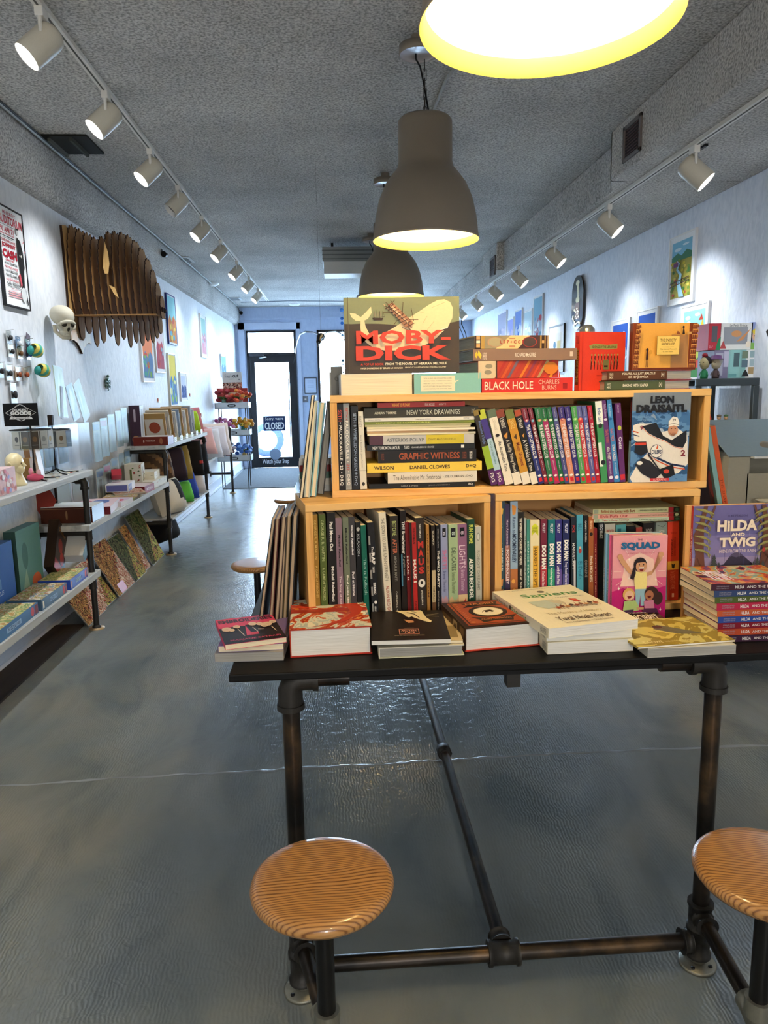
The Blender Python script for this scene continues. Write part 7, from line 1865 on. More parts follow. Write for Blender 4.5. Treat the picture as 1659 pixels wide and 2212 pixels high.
for k, (c, nm) in enumerate(lean_cols):
    yy = 6.72 + .145 * k
    T, D_, H_ = .03, .20, .26 + .02 * (k % 3)
    M = Tr(-1.73, yy, Z1 + .012) @ Rx(R(16)) @ Ry(R(0))
    th_ = thing('picture_book', '%s picture book, %s in the leaning row on the far top shelf' % (nm, ['first', 'second', 'third', 'fourth', 'fifth', 'sixth', 'seventh', 'third from last', 'second from last', 'last'][k]), 'book', M=M, group=G)
    m = MB(); m.box((0, 0, 0), (D_, .003, H_), c); m.box((0, T - .003, 0), (D_, T, H_), c); m.box((-.002, 0, 0), (0, T, H_), c)
    m.art((0, 0, 0), (D_, 0, 0), (0, 0, H_), [('r', .1, .2, .9, .8, ['#e0dcd0', '#8f9ab0', '#d8c8a0', '#7f94b0', '#c8ccd4'][k % 5]), ('e', .5, .5, .25, .2, ['#a8503a', '#5a7fa8', '#c8b47a', '#b8884a', '#4a6a8a'][k % 5])]); m.build('cover', th_)
    m = MB(); m.box((.002, .003, .004), (D_ - .004, T - .003, H_ - .004), PG['cream']); m.build('page_block', th_)
for k in range(6):
    m = MB(); m.box((0, 0, 0), (.004, .10, .045), cm('#dcdcd8', .4)); m.art((.004, 0, 0), (0, .1, 0), (0, 0, .045), [('r', .1, .3, .8, .45, '#8a8a88'), ('r', .1, .6, .5, .7, '#8a8a88')])
    tag(m.build('shelf_card', M=Tr(-1.475, 6.72 + .26 * k, Z1 + .001)), 'small white price card at the edge of the far top shelf', 'card', 'white price cards along the far top shelf')
carton('greeting_cards', 'flat stack of pale cards lying between the leaning books and price cards', 'cards', -1.53, 7.3, Z1, .07, .9, .012, 0, '#b8b88a', top=[('r', 0, 0, 1, 1, '#c0be98')])


def pillow(label, x, y, z, w, h, t_, col, rz=0.0, lean=0.0, tip=0.0, art=None, group='cushions on the left shelving', name='cushion', spikes=False):
    """a stuffed square cushion standing on edge; its broad face looks along +X before turning"""
    n = 12; t_ *= 1.5
    m = MB(); vs = []; fs = []
    for s in (1, -1):
        for i in range(n + 1):
            for j in range(n + 1):
                u = -1 + 2 * i / n; v = -1 + 2 * j / n
                k = max(0, (1 - u ** 4) * (1 - v ** 4)) ** .5
                pin = 1 - .07 * (1 - (1 - abs(u)) ** 2) * (1 - abs(v)) - .07 * (1 - (1 - abs(v)) ** 2) * (1 - abs(u))
                vs.append((s * t_ / 2 * k, u * w / 2 * pin, h / 2 + v * h / 2 * pin))
    N = (n + 1) ** 2
    mats = []
    for s in range(2):
        for i in range(n):
            for j in range(n):
                a = s * N + i * (n + 1) + j
                q = (a, a + n + 1, a + n + 2, a + 1)
                fs.append(q if s == 0 else q[::-1])
    if art is None:
        m.add(vs, fs, cm(col, .85), None, True)
    else:
        g = {}
        for idx, f in enumerate(fs):
            i = (idx % (n * n)) // n; j = idx % n
            c = art(i / (n - 1), j / (n - 1)) or col
            g.setdefault(c, []).append(f)
        for c, ff in g.items():
            m.add(vs, ff, cm(c, .85), None, True)
    if spikes:
        for k in range(14):
            a = 2 * PI * k / 14
            cx, cz = math.cos(a) * w * .47, h / 2 + math.sin(a) * h * .45
            m.tube([(0, cx, cz), (0, cx * 1.14, h / 2 + (cz - h / 2) * 1.14)], [.02, .003], cm(col, .85), 6)
    o = m.build(name, M=Tr(x, y, z) @ Rz(rz) @ Rx(tip) @ Ry(lean))
    return tag(o, label, 'cushion', group)


pillow('spiky lime green cushion at the far end of the top shelf', -1.58, 8.05, Z1 + .01, .26, .24, .10, '#a8c82c', R(-40), R(-14), 0, lambda u, v: '#6f9a1c' if abs(u - .5) < .12 and v < .5 else None, spikes=True)
pillow('dark navy cushion behind the lime green one', -1.64, 7.95, Z1 + .01, .26, .27, .1, '#2a3444', R(-40), R(-10))
pillow('coral pink cushion leaning behind the lime green one', -1.60, 8.22, Z1 + .012, .30, .28, .1, '#d8848a', R(-50), R(-18))
pillow('pale pink cushion drooping over the third pipe leg', -1.50, 8.42, .70, .30, .32, .1, '#e0b8bc', R(-55), R(-25))
Zm = .64
pillow('white cushion, nearest of the far pair', -1.50, 8.62, Zm, .36, .36, .12, '#dfe2ea', R(-60), R(-22))
pillow('white cushion with pink corner, rearmost of the far pair', -1.48, 8.95, Zm, .38, .38, .12, '#e0dce4', R(-60), R(-22), 0, lambda u, v: '#c88a8a' if u < .3 and v > .75 else None)
pillow('cream cushion with small brown emblem beyond the far white ones', -1.50, 9.3, Zm, .38, .40, .12, '#e0d0c4', R(-60), R(-20), 0, lambda u, v: '#a8644a' if abs(u - .4) < .12 and abs(v - .8) < .1 else None)
pillow('black cushion with a red patch hanging under the top shelf', -1.57, 7.78, .52, .36, .38, .13, '#17120f', R(-50), R(-8), 0, lambda u, v: '#a02a20' if u > .75 and .3 < v < .45 else None)
pillow('black cushion in the shade beyond the red patched one', -1.56, 8.12, .50, .33, .34, .12, '#15161c', R(-50), R(-10))
pillow('brown photo printed cushion, uppermost under the shelf near the second leg', -1.62, 6.72, .58, .34, .32, .12, '#4a3524', R(-30), R(-12), 0, lambda u, v: '#7a5a3a' if (u + v) % .5 < .22 else None)
pillow('dark aubergine cushion next to the brown printed one', -1.58, 7.05, .56, .34, .33, .12, '#2c1f2a', R(-45), R(-14))
pillow('mustard edged cushion in the middle under the shelf', -1.57, 7.25, .55, .34, .34, .12, '#8a7434', R(-45), R(-14))
zc = .317
pillow('yellow and black lettered cushion lying in front of the second leg', -1.55, 6.86, zc + .10, .26, .22, .10, '#17150f', R(-30), R(-40), R(20), lambda u, v: '#c8b02a' if u < .55 or abs(v - .6) < .1 else None)
pillow('natural canvas cushion with a black dog silhouette, low by the second leg', -1.50, 6.64, zc, .38, .34, .14, '#d4ccbc', R(-20), R(-20), 0, lambda u, v: '#14120f' if (.55 < u < .85 and .3 < v < .95) or (.75 < u and .25 < v < .5) else None)
pillow('black cushion lying lowest by the second leg', -1.60, 6.72, .05, .38, .22, .14, '#141213', R(-20), R(-20))
pillow('bright green cushion on the low shelf', -1.55, 7.32, zc, .26, .22, .10, '#5fb84a', R(-40), R(-20))
pillow('royal blue cushion leaning on the low shelf', -1.56, 7.55, zc, .32, .32, .11, '#24409a', R(-40), R(-20))
pillow('grey and white cushion peeping behind the green one', -1.62, 7.15, zc, .26, .24, .1, '#c8ccb8', R(-40), R(-20))
pillow('white cushion with brown hair print at the far end of the low shelf', -1.58, 7.92, zc, .36, .32, .12, '#d0ccc8', R(-50), R(-20), 0, lambda u, v: '#4a382c' if (u < .45 and v > .45) else None)
pillow('ochre cushion between the blue one and the upper cushions', -1.62, 7.5, zc + .18, .30, .24, .1, '#8f7a34', R(-40), R(-20))

# ------------------------------------------------------------------ things hung on the left wall
# layered plywood animal head
t = thing('plywood_trophy_head', 'large layered plywood animal head trophy on a shield, left wall', 'wall trophy', (0, 0, 0))
YC = 5.38
shield = [(-.20, .36), (-.13, .375), (-.06, .345), (0, .37), (.06, .345), (.13, .375), (.2, .36), (.185, .1), (.19, -.12), (.205, -.38), (.15, -.375), (.09, -.39), (.04, -.42), (0, -.46), (-.04, -.42), (-.09, -.39), (-.15, -.375), (-.205, -.38), (-.19, -.12), (-.185, .1)]
m = MB(); m.prism(shield, .016, PLY, Tr(XL + .018, YC, 2.14) @ Rz(PI / 2), BURNT); m.build('shield', t)
prof = [(160, 492, 690), (176, 500, 690), (192, 508, 690), (208, 517, 690), (224, 516, 692), (238, 506, 695), (252, 505, 697), (266, 507, 699), (280, 513, 700), (294, 524, 701), (307, 540, 701), (320, 562, 699), (331, 586, 697), (341, 612, 694), (350, 640, 690)]
spk = [736, 722, 750, 742, 728, 748, 734, 752, 742, 748, 738, 742, 732, 722, 0]
random.seed(12)
for i, (px, yt, yb) in enumerate(prof):
    top = at(px, yt, Y=YC); bot = at(px, yb, Y=YC)
    X = top.x
    hw = .165 - .002 * i if i < 9 else .15 - .017 * (i - 9)
    zc_ = (top.z + bot.z) / 2; hh = (top.z - bot.z) / 2
    pts = []
    N = 56
    for k in range(N):
        a = 2 * PI * k / N
        ca, sa = math.cos(a), math.sin(a)
        rr = 1 + (.05 if k % 2 else -.02) + random.uniform(-.01, .01)
        x = hw * math.copysign(abs(ca) ** .65, ca) * rr; z_ = hh * math.copysign(abs(sa) ** .8, sa) * rr
        if 37 < k < 47:
            continue
        pts.append((x, zc_ + z_))
        if k == 37 and spk[i]:
            tip = at(px, spk[i], Y=YC).z
            zb = zc_ - hh * .97
            pts += [(-.06, zb), (-.07, zb - (zb - tip) * .3), (-.045, zb - (zb - tip) * .85), (0, tip), (.044, zb - (zb - tip) * .85), (.065, zb - (zb - tip) * .35), (.06, zb)]
        elif k == 37:
            pts += [(0, zc_ - hh * .95)]
    m = MB(); m.prism(pts, .007, PLY_SHADED, Tr(X, YC, 0) @ Rz(PI / 2), BURNT)
    m.build('plywood_rib', t)
# spines joining the ribs
for (dy, zz) in ((-.1, 1.93), (.1, 1.93), (0, 2.25)):
    a = at(164, 600, Y=YC); b = at(345, 640, Y=YC)
    m = MB(); m.box((a.x - .03, YC + dy - .05, zz - .003), (b.x - (.12 if zz > 2 else 0), YC + dy + .05, zz + .003), PLY_SHADED); m.build('cross_rib', t)
for s in (-1, 1):
    pts = [(-.01, 0), (.02, .0), (.035, .08), (.03, .17), (.015, .23), (.008, .26), (.0, .2), (-.012, .12), (-.02, .05)]
    X = at(246, 560, Y=YC).x
    m = MB(); m.prism([(x * .8, z_ * .8 + .07) for x, z_ in pts], .007, PLY, Tr(X, YC + s * .21, 2.12), BURNT); m.build('horn', t)
    pts = [(-.01, 0), (.03, -.02), (.05, -.09), (.02, -.06)]
    m = MB(); m.prism(pts, .007, PLY, Tr(X + .02, YC + s * .20, 2.12) , BURNT); m.build('ear', t)
m = MB()
for s in (-1, 1):
    m = MB(); m.lathe([(.0001, 0), (.016, 0), (.018, .012), (.01, .02), (.0001, .02)], BURNT, 14, Tr(at(350, 670, Y=YC).x, YC + s * .035, at(350, 670, Y=YC).z) @ Ry(R(90)))
    m.build('nostril', t)

# skull
a = at(130, 690, X=-1.70)
t = thing('skull', 'cream cast of a human skull mounted on the left wall below the poster', 'skull', M=Tr(-1.695, a.y + .03, a.z) @ Rz(R(-38)) @ Ry(R(22)) @ Matrix.Scale(.92, 4))
c = cm('#c9c3b0', .6)
m = MB(); m.ball((-.015, .0, .025), (.083, .078, .068), c, 26); m.ball((.035, 0, -.03), (.045, .055, .05), c, 20)
m.tube([(.06, -.05, -.005), (.075, -.02, .012), (.075, .02, .012), (.06, .05, -.005)], .012, c, 10); m.tube([(.05, -.06, -.02), (.07, -.045, -.035), (.06, -.03, -.045)], .01, c, 8); m.tube([(.05, .06, -.02), (.07, .045, -.035), (.06, .03, -.045)], .01, c, 8)
m.ball((.045, 0, -.07), (.034, .042, .03), c, 16)
m.tube([(.0, -.055, -.04), (.01, -.05, -.08), (.06, -.02, -.105), (.06, .02, -.105), (.01, .05, -.08), (.0, .055, -.04)], .013, c, 10)
m.build('cranium', t)
m = MB()
for s in (-1, 1): m.ball((.066, s * .028, -.012), (.014, .019, .016), cm('#3a372f', .9), 14)
m.ball((.078, 0, -.04), (.006, .010, .016), cm('#3a372f', .9), 10)
m.build('eye_socket', t)
m = MB()
for k in range(7):
    m.box((.074 - abs(k - 3) * .003, -.025 + .007 * k, -.088), (.080 - abs(k - 3) * .003, -.019 + .007 * k, -.074), cm('#ded8c4', .4))
m.build('teeth', t)

# hung packets
items = [(22, 728, '#c8c8c4', '#3a3a3c', 'silver charm packet, top left of the hung toys', .030), (42, 740, '#6a8ab0', '#dfe6ee', 'tiny blue picture packet on the left wall', .028), (26, 758, '#d8d6d0', '#2f2f30', 'black and white charm packet under the silver one', .030), (45, 762, '#b8a890', '#6a4a2c', 'brown animal charm packet in the upper row', .030), (64, 745, '#8fb0a8', '#3f6a8a', 'teal charm packet left of the upper bee toy', .028), (64, 765, '#c8b8a0', '#3a5a98', 'blue and orange figure charm packet', .028),
         (3, 800, '#8a8c90', '#2c2c30', 'grey carded ring at the left edge of the wall', .034), (22, 805, '#9a9c9c', '#3a3c3c', 'packet with dark stripes in the lower row', .036), (42, 808, '#c8a888', '#8a4a2a', 'bag with an orange brown animal, lower row left', .034), (58, 808, '#c8b0a0', '#9a4a28', 'bag with an orange brown animal, lower row right', .032), (32, 850, '#8f9090', '#303032', 'long grey packet hanging lowest above the black sign', .036)]
for (px, py, c1, c2, lb, w_) in items:
    a = at(px, py, X=XL + .02)
    t = thing('hung_packet', lb, 'packet', M=Tr(XL + .012, a.y, a.z), group='little packets hung on the left wall')
    h_ = w_ * (1.15 if 'long' not in lb else 1.6)
    m = MB(); m.box((-.001, -w_, -h_), (.001, w_, h_), cm(c1, .4)); m.art((.001, -w_, -h_), (0, 2 * w_, 0), (0, 0, 2 * h_), [('e', .5, .45, .28, .25, c2), ('e', .42, .6, .12, .12, c1), ('r', .2, .85, .8, .93, WL)]); m.build('header_card', t)
    m = MB(); m.ball((.012, 0, -.1 * h_), (.010, w_ * .45, h_ * .4), c2, 12); m.build('charm', t)
    m = MB(); m.box((.002, -w_, -h_), (.004, w_, h_), PLASTIC2); m.tube([(-.01, 0, h_), (.03, 0, h_ + .004)], .0015, GALV, 6); m.build('sleeve', t)
for (px, py, lb) in ((78, 757, 'yellow and teal striped toy fixed on a long card, upper of two'), (93, 800, 'yellow and teal striped toy on the wall, lower of two')):
    a = at(px, py, X=XL + .05)
    t = thing('striped_toy', lb, 'toy', M=Tr(XL + .05, a.y, a.z) @ Rx(R(-20)), group='yellow and teal striped toys on the left wall')
    m = MB()
    for k in range(6):
        yy = -.045 + .018 * k; r0 = [.02, .033, .04, .04, .034, .022][k]; r1 = [.033, .04, .04, .034, .022, .012][k]
        m.lathe([(r0, 0), (r1, .018)], ['#d8c860', '#4fa890'][k % 2], 20, Tr(0, yy, 0) @ Rx(R(-90)))
    m.build('body', t)
    m = MB(); m.ball((-.01, -.05, -.02), (.02, .02, .028), '#2f8f88', 12); m.build('tail', t)
    if 'upper' in lb:
        m = MB(); m.box((-.04, -.05, -.06), (-.037, .0, .09), '#5a4a58'); m.build('card', t)
# metal lizard ornament
a = at(235, 828, X=XL + .02)
m = MB(); c = cm('#5f7a70', .4, .5)
m.ball((0, 0, .03), (.012, .03, .018), c, 12); m.ball((0, .02, .055), (.010, .018, .012), c, 10)
m.tube([(0, .0, .02), (.004, -.01, -.02), (0, .01, -.06)], [.012, .008, .003], c, 8)
for s in (-1, 1):
    m.tube([(0, s * .015, .01), (0, s * .05, .02), (0, s * .06, -.01)], [.006, .01, .003], c, 6); m.tube([(0, s * .01, -.01), (0, s * .045, -.02), (0, s * .05, -.04)], [.006, .01, .003], c, 6)
for k in range(5): m.box((-.002, -.012, -.06 + .014 * k), (.006, .014, -.054 + .014 * k), cm('#2f3f3a'))
tag(m.build('wall_ornament', M=Tr(XL + .012, a.y, a.z)), 'small grey green metal creature ornament on bare left wall', 'ornament')
for (px, py, lb) in ((345, 867, 'small wall bracket with red tip under the blue and red prints'), (413, 855, 'tiny red clip on the left wall beyond the small blue print'), (437, 898, 'tiny white clip on the left wall above the cushions')):
    a = at(px, py, X=XL + .02)
    m = MB(); m.box((0, -.03, -.012), (.02, .03, 0), WHITE); m.box((0, -.008, 0), (.01, .008, .03), cm('#b8604a')); tag(m.build('wall_bracket', M=Tr(XL, a.y, a.z)), lb, 'bracket')

# ------------------------------------------------------------------ flower stand
t = thing('flower_stand', 'three tier metal stand with a card header, by the front door', 'stand', (0, 0, 0))
fx0, fx1, fy = -1.75, -1.27, 10.72
tz = [1.16, .77, .40]
for z_ in tz:
    m = MB(); c = cm('#b9c4cc', .35, .5)
    m.box((fx0, fy, z_), (fx1, fy + .01, z_ + .085), c); m.box((fx0, fy + .28, z_), (fx1, fy + .29, z_ + .085), c)
    m.box((fx0, fy, z_), (fx0 + .01, fy + .29, z_ + .085), c); m.box((fx1 - .01, fy, z_), (fx1, fy + .29, z_ + .085), c); m.box((fx0, fy, z_), (fx1, fy + .29, z_ + .008), c)
    m.art((fx0, fy, z_), (fx1 - fx0, 0, 0), (0, 0, .085), [('e', .5, .5, .13, .28, '#2a2e32'), ('r', .42, .35, .58, .65, '#9aa4ac')], .001)
    m.build('metal_bin', t)
for x_ in (fx0 + .05, fx1 - .05):
    for y_ in (fy + .03, fy + .26):
        m = MB(); m.tube([(x_, y_, 0), (x_, y_, 1.2)], .007, BLK, 8); m.build('leg', t)
m = MB(); m.box((fx0 + .1, fy + .2, 1.24), (fx0 + .38, fy + .206, 1.68), '#d8d6d0')
m.art((fx0 + .1, fy + .2, 1.24), (.28, 0, 0), (0, 0, .44), [('t', 'fresh', .12, .82, .5, .93, '#7a7a7c', '', .0), ('t', 'cut', .52, .82, .84, .93, '#4a4a4c', '', .03), ('t', 'paper', .38, .75, .58, .79, '#8a8a8c'), ('e', .86, .76, .04, .025, '#8a8a8c'), ('r', 0, 0, 1, .66, motley('bouquet photograph', ['#7a3a34', '#c87a6a', '#e0c0a8', '#4a3028', '#a85a4a', '#d8a890'], 22, 1, .4))], .001); m.build('header_card', t)
m = MB(); m.box((fx0 + .02, fy + .15, 1.25), (fx1 - .02, fy + .16, 1.45), '#a83a34'); m.art((fx0 + .02, fy + .15, 1.25), (fx1 - fx0 - .04, 0, 0), (0, 0, .2), [('r', .35, .3, .98, .7, '#d8c8a8')], .001); m.build('red_backer', t)
fl = [(.10, 0, ['#b03a40', '#c85a58', '#8a2a34'], 'red paper flower bouquet', '#6a8a80'), (.34, 0, ['#d8603a', '#e08a3a', '#c84a34'], 'orange paper flower bouquet', '#b8a8a0'), (.10, 1, ['#b85a90', '#d088b0', '#a04a80'], 'magenta paper flower bouquet', '#4a7a3a'), (.36, 1, ['#d8a02c', '#c8882a', '#e0b84a'], 'yellow paper sunflower bouquet', '#3f7a6a'), (.12, 2, ['#c8bcc0', '#a89098', '#8a6a70'], 'white and grey paper flower bouquet', '#7a3a3a'), (.36, 2, ['#4a78c0', '#6a98d8', '#3a5fa8'], 'blue paper flower bouquet', '#c8a86a')]
random.seed(8)
for (dx, tier, cs, lb, vase) in fl:
    x_, y_, z_ = fx0 + dx + .02, fy + .10, tz[tier] + .01
    b = thing('paper_bouquet', lb + ' in the %s tier of the flower stand' % ['top', 'middle', 'bottom'][tier], 'flowers', (x_, y_, z_), group='paper bouquets on the flower stand')
    m = MB(); m.lathe([(.0001, 0), (.03, 0), (.038, .05), (.03, .11), (.034, .125)], vase, 16); m.build('vase', b)
    m = MB()
    for k in range(22):
        a = random.uniform(0, 2 * PI); r_ = .14 * random.random() ** .5; h_ = .22 + random.uniform(-.07, .05) - r_ * .4
        m.ball((r_ * math.cos(a), r_ * math.sin(a) * .8, h_), (.034, .032, .028), random.choice(cs), 8)
    m.build('blossoms', b)
    m = MB()
    for k in range(10):
        a = 2 * PI * k / 10
        m.tube([(.01 * math.cos(a), .01 * math.sin(a), .1), (.05 * math.cos(a), .05 * math.sin(a), .15), (.10 * math.cos(a), .09 * math.sin(a), .16)], [.003, .014, .003], '#4a6a3a', 5)
    m.build('leaves', b)

# ------------------------------------------------------------------ hanging bird
a = at(693, 728, Y=5.0)
t = thing('hanging_bird', 'dark metal bird with drooping wings hung in front of the shop window', 'ornament', a)
m = MB(); m.ball((0, 0, 0), (.028, .10, .026), BLK, 16); m.tube([(0, -.08, 0), (-.01, -.13, -.02), (-.012, -.15, -.035)], [.02, .016, .012], BLK, 10); m.ball((-.012, -.15, -.04), .016, BLK, 12)
m.tube([(-.012, -.16, -.045), (-.018, -.175, -.075)], [.006, .001], cm('#6a6a6c', .3, .5), 8); m.build('body', t)
m = MB(); m.tube([(.0, 0, .02), (0, 0, ZC - a.z)], .0005, BLK, 4); m.build('thread', t)
GW = cm('#4a545c', .35, .5)
for s in (-1, 1):
    m = MB()
    P = [(.01, .012, .05), (.05, .03, .055), (.10, .035, .05), (.135, .02, .045), (.155, -.02, .04), (.168, -.07, .034), (.172, -.11, .03)]
    vs = []
    for (x_, z_, w_) in P:
        vs += [(s * x_, -w_, z_ + .002), (s * x_, w_, z_ + .002), (s * x_, w_, z_ - .002), (s * x_, -w_, z_ - .002)]
    fs = []
    for i in range(len(P) - 1):
        for k in range(4):
            fs.append((4 * i + k, 4 * i + (k + 1) % 4, 4 * i + 4 + (k + 1) % 4, 4 * i + 4 + k))
    fs += [(0, 1, 2, 3), tuple(range(4 * len(P) - 4, 4 * len(P)))]
    m.add(vs, fs, GW)
    for k in range(5):
        yy = -.028 + .014 * k
        m.tube([(s * .171, yy, -.105), (s * (.176 + .004 * k), yy * 1.2, -.15 - .006 * k)], [.004, .001], GW, 5)
    m.build('wing', t)

# ------------------------------------------------------------------ right side: rack, toys, house display
YR = 4.2
KR = YR / 3.1
a = at(1503, 818, Y=YR); b = at(1640, 816, Y=YR)
zr = a.z
t = thing('metal_rack', 'dark grey metal rack frame behind the table at the right', 'rack', (a.x, YR, 0))
w_ = b.x - a.x
m = MB(); m.box((0, -.01, zr - .045), (w_, .012, zr), cm('#3f4648', .35, .5)); m.box((0, .5, zr - .045), (w_, .52, zr), cm('#3f4648', .35, .5))
m.box((0, 0, zr - .012), (w_, .52, zr - .002), cm('#4a5052', .4, .4)); m.build('top_frame', t, .006)
for x_ in (0, w_ - .035):
    for y_ in (-.01, .49):
        m = MB(); m.box((x_, y_, 0), (x_ + .035, y_ + .03, zr - .045), cm('#3f4648', .35, .5)); m.build('upright', t, .003)
m = MB(); m.box((.035, .005, zr - .235 * KR), (w_ - .035, .49, zr - .225 * KR), cm('#b0aa98', .5)); m.box((-.18, -.01, zr - .25 * KR), (w_, .5, zr - .236 * KR), cm('#6a6458', .5)); m.build('shelf', t)
m = MB(); m.box((.07, .47, zr - .225 * KR), (w_ - .05, .475, zr - .06), cm('#a89878', .6)); m.build('back_panel', t)
m = MB(); m.box((.03, .0, .30), (w_ - .03, .5, .32), cm('#5a5a56', .5)); m.build('lower_shelf', t)
rx = a.x


def on_rack(px, py0, px1, py1, d=0.0):
    p = at(px, py0, Y=YR + d); q = at(px1, py1, Y=YR + d)
    return p, q


win_ = lambda: [('r', .15, .15, .85, .85, '#8a8a8c')]
G = 'toy boxes on the metal rack'
for (x0, y0, x1, y1, c, art, dep, lb, rz) in [
    (1574, 756, 1610, 811, '#8fc0bc', [('r', .3, .4, .62, .9, '#4f6468'), ('r', .05, .05, .5, .15, '#6aa0a0')], .18, 'mint green window box on the rack, lower row', 0),
    (1600, 755, 1638, 812, '#dfe0de', [('r', .08, .70, .4, .96, '#6f7f6a'), ('r', .5, .72, .92, .96, '#8fa8ac'), ('r', .08, .38, .4, .64, '#5f7480'), ('r', .5, .42, .92, .66, '#9fb4bc'), ('r', .45, .14, .9, .38, '#a89068'), ('p', [(.1, .05), (.5, .05), (.4, .2), (.3, .3), (.2, .2)], '#2a2a2c')], .16, 'white box with tiny landscape pictures on the rack, lower row right', 0),
    (1543, 758, 1576, 811, '#7f7a94', [('r', .1, .1, .55, .9, '#a8a8b8'), ('r', .6, .4, .9, .95, '#b8b4c8')], .2, 'violet grey window box behind the hatted figurine', 0),
    (1531, 706, 1556, 756, '#b83240', [('r', .25, .3, .7, .9, '#5a5a60'), ('p', [(.6, 0), (1, 0), (1, .5), (.8, .4)], '#2f8a5a'), ('t', 'ELF', .08, .08, .4, .16, '#e8a8b0')], .2, 'red and green window box, upper row left', 0),
    (1557, 702, 1624, 753, '#dcdcd8', [('r', .1, .2, .85, .85, '#8f9298'), ('e', .5, .6, .16, .12, '#c89060'), ('p', [(.5, .3), (.9, .75), (.95, .8), (.7, .35)], '#c88a5a'), ('t', 'Le Petit Prince', .28, .86, .82, .97, '#6a6a6c', '', .01), ('p', [(.0, .05), (.1, .35), (.2, .05)], '#b04a4a'), ('e', .88, .2, .08, .12, '#e8dcc8')], .2, 'wide white window box on top of the rack boxes', 0),
    (1624, 699, 1640, 753, '#8f9cc8', [('r', 0, 0, 1, .25, '#7fae5a'), ('e', .5, .5, .36, .2, '#e0b088'), ('e', .5, .66, .4, .1, '#d8c03c'), ('e', .38, .5, .05, .02, BLK), ('e', .66, .5, .05, .02, BLK)], .2, 'narrow lilac box showing a yellow haired cartoon face, upper row right', 0)]:
    low = y1 > 780
    Yb = YR + (.12 if low else .13)
    p = at(x0, y0, Y=Yb); q = at(x1, y1, Y=Yb)
    zb = zr if low else zr + .1665
    ht = .165 if low else .155 + (.004 if 'lilac' in lb else 0)
    carton('toy_box', lb, 'toy', (p.x + q.x) / 2, Yb + dep / 2, zb, q.x - p.x - .003, dep, ht, rz, c, front=art, group=G)


def figurine(label, px, base_z, Yf, hgt, hair, skinc, dress, hat=None, group=None, base_px=None):
    p = at(px, 780, Y=Yf)
    s = hgt / .11
    t = thing('vinyl_figurine', label, 'figurine', M=Tr(p.x, Yf, base_z) @ Rz(R(-60)) @ Matrix.Scale(s, 4), group=group)
    m = MB(); m.lathe([(.0001, 0), (.016, 0), (.018, .01), (.013, .03), (.008, .042)], dress, 18); m.tube([(-.012, 0, .032), (-.02, -.004, .014)], [.005, .004], dress, 8); m.tube([(.012, 0, .032), (.02, -.004, .014)], [.005, .004], dress, 8); m.build('dress', t)
    m = MB(); m.ball((0, 0, .068), (.022, .024, .028), skinc, 18); m.ball((0, -.024, .064), .003, skinc, 8); m.ball((-.009, -.021, .072), .0025, BLK, 6); m.ball((.009, -.021, .072), .0025, BLK, 6); m.build('head', t)
    m = MB(); m.ball((0, .009, .078), (.025, .022, .024), hair, 16)
    if hat: m.lathe([(.032, .0), (.033, .003), (.024, .006), (.022, .018), (.0001, .022)], hat, 20, Tr(0, 0, .085))
    else: m.ball((0, .0, .104), (.014, .012, .01), '#8a2430', 10)
    m.build('hair', t)


figurine('dark haired figurine in a green dress with red flower bun on the rack', 1522, zr, YR + .05, .142, '#241c1e', '#a89c74', '#2f7a52')
figurine('grey haired figurine with a purple hat on the rack', 1547, zr, YR + .04, .14, '#a8a8a8', '#a89c84', '#4a3a3a', '#5a3a62')
for k, (px, c1, c2, lb) in enumerate([(1531, '#17171a', '#c88a3a', 'tiny figurine in black with a pointed red hat on the rack shelf'), (1552, '#c8a06a', '#6a5a44', 'tiny figurine in a tan coat on the rack shelf'), (1567, '#2a3a34', '#4a6a4a', 'tiny dark green figurine farther right on the rack shelf')]):
    p = at(px, 920, Y=YR + .05)
    t = thing('small_figurine', lb, 'figurine', (p.x, YR + .05, zr - (.2245 if px > 1540 else .2355) * KR))
    t.scale = (KR,) * 3
    m = MB(); m.lathe([(.0001, 0), (.014, 0), (.012, .03), (.006, .045)], c1, 14); m.tube([(.01, 0, .035), (.022, -.006, .028)], [.004, .003], c1, 6); m.tube([(-.01, 0, .035), (-.022, -.006, .028)], [.004, .003], c1, 6); m.build('body', t)
    m = MB(); m.ball((0, 0, .054), (.009, .009, .011), '#c8a07a', 12); m.build('head', t)
    m = MB()
    if k == 0: m.lathe([(.011, 0), (.0001, .035)], '#c0302a', 14, Tr(0, 0, .058))
    else: m.ball((0, 0, .062), (.010, .010, .006), c2, 12)
    m.build('hat', t)

# blue-grey card house
YH = 3.2
A = at(1550, 911, Y=YH); B = at(1575, 985, Y=YH); G0 = at(1570, 1095, Y=YH); E2 = at(1615, 985, Y=YH)
hw_ = .55; dp = .30
ridge_z = A.z; eave_z = B.z; x0 = B.x
t = thing('cardboard_house', 'blue grey cardboard house shaped display standing beyond the table at right', 'display', (0, 0, 0))
CBG = cm('#8195a2', .6); CBI = cm('#a39d8b', .7)
yr_ = YH + .16
m = MB()
th_ = .006
m.add([(A.x, yr_, ridge_z), (A.x + hw_, yr_, ridge_z), (x0 + hw_, YH, eave_z), (x0, YH, eave_z), (A.x, yr_, ridge_z - th_), (A.x + hw_, yr_, ridge_z - th_), (x0 + hw_, YH, eave_z - th_), (x0, YH, eave_z - th_)], [(3, 2, 1, 0), (4, 5, 6, 7), (0, 4, 7, 3), (3, 7, 6, 2)], CBG)
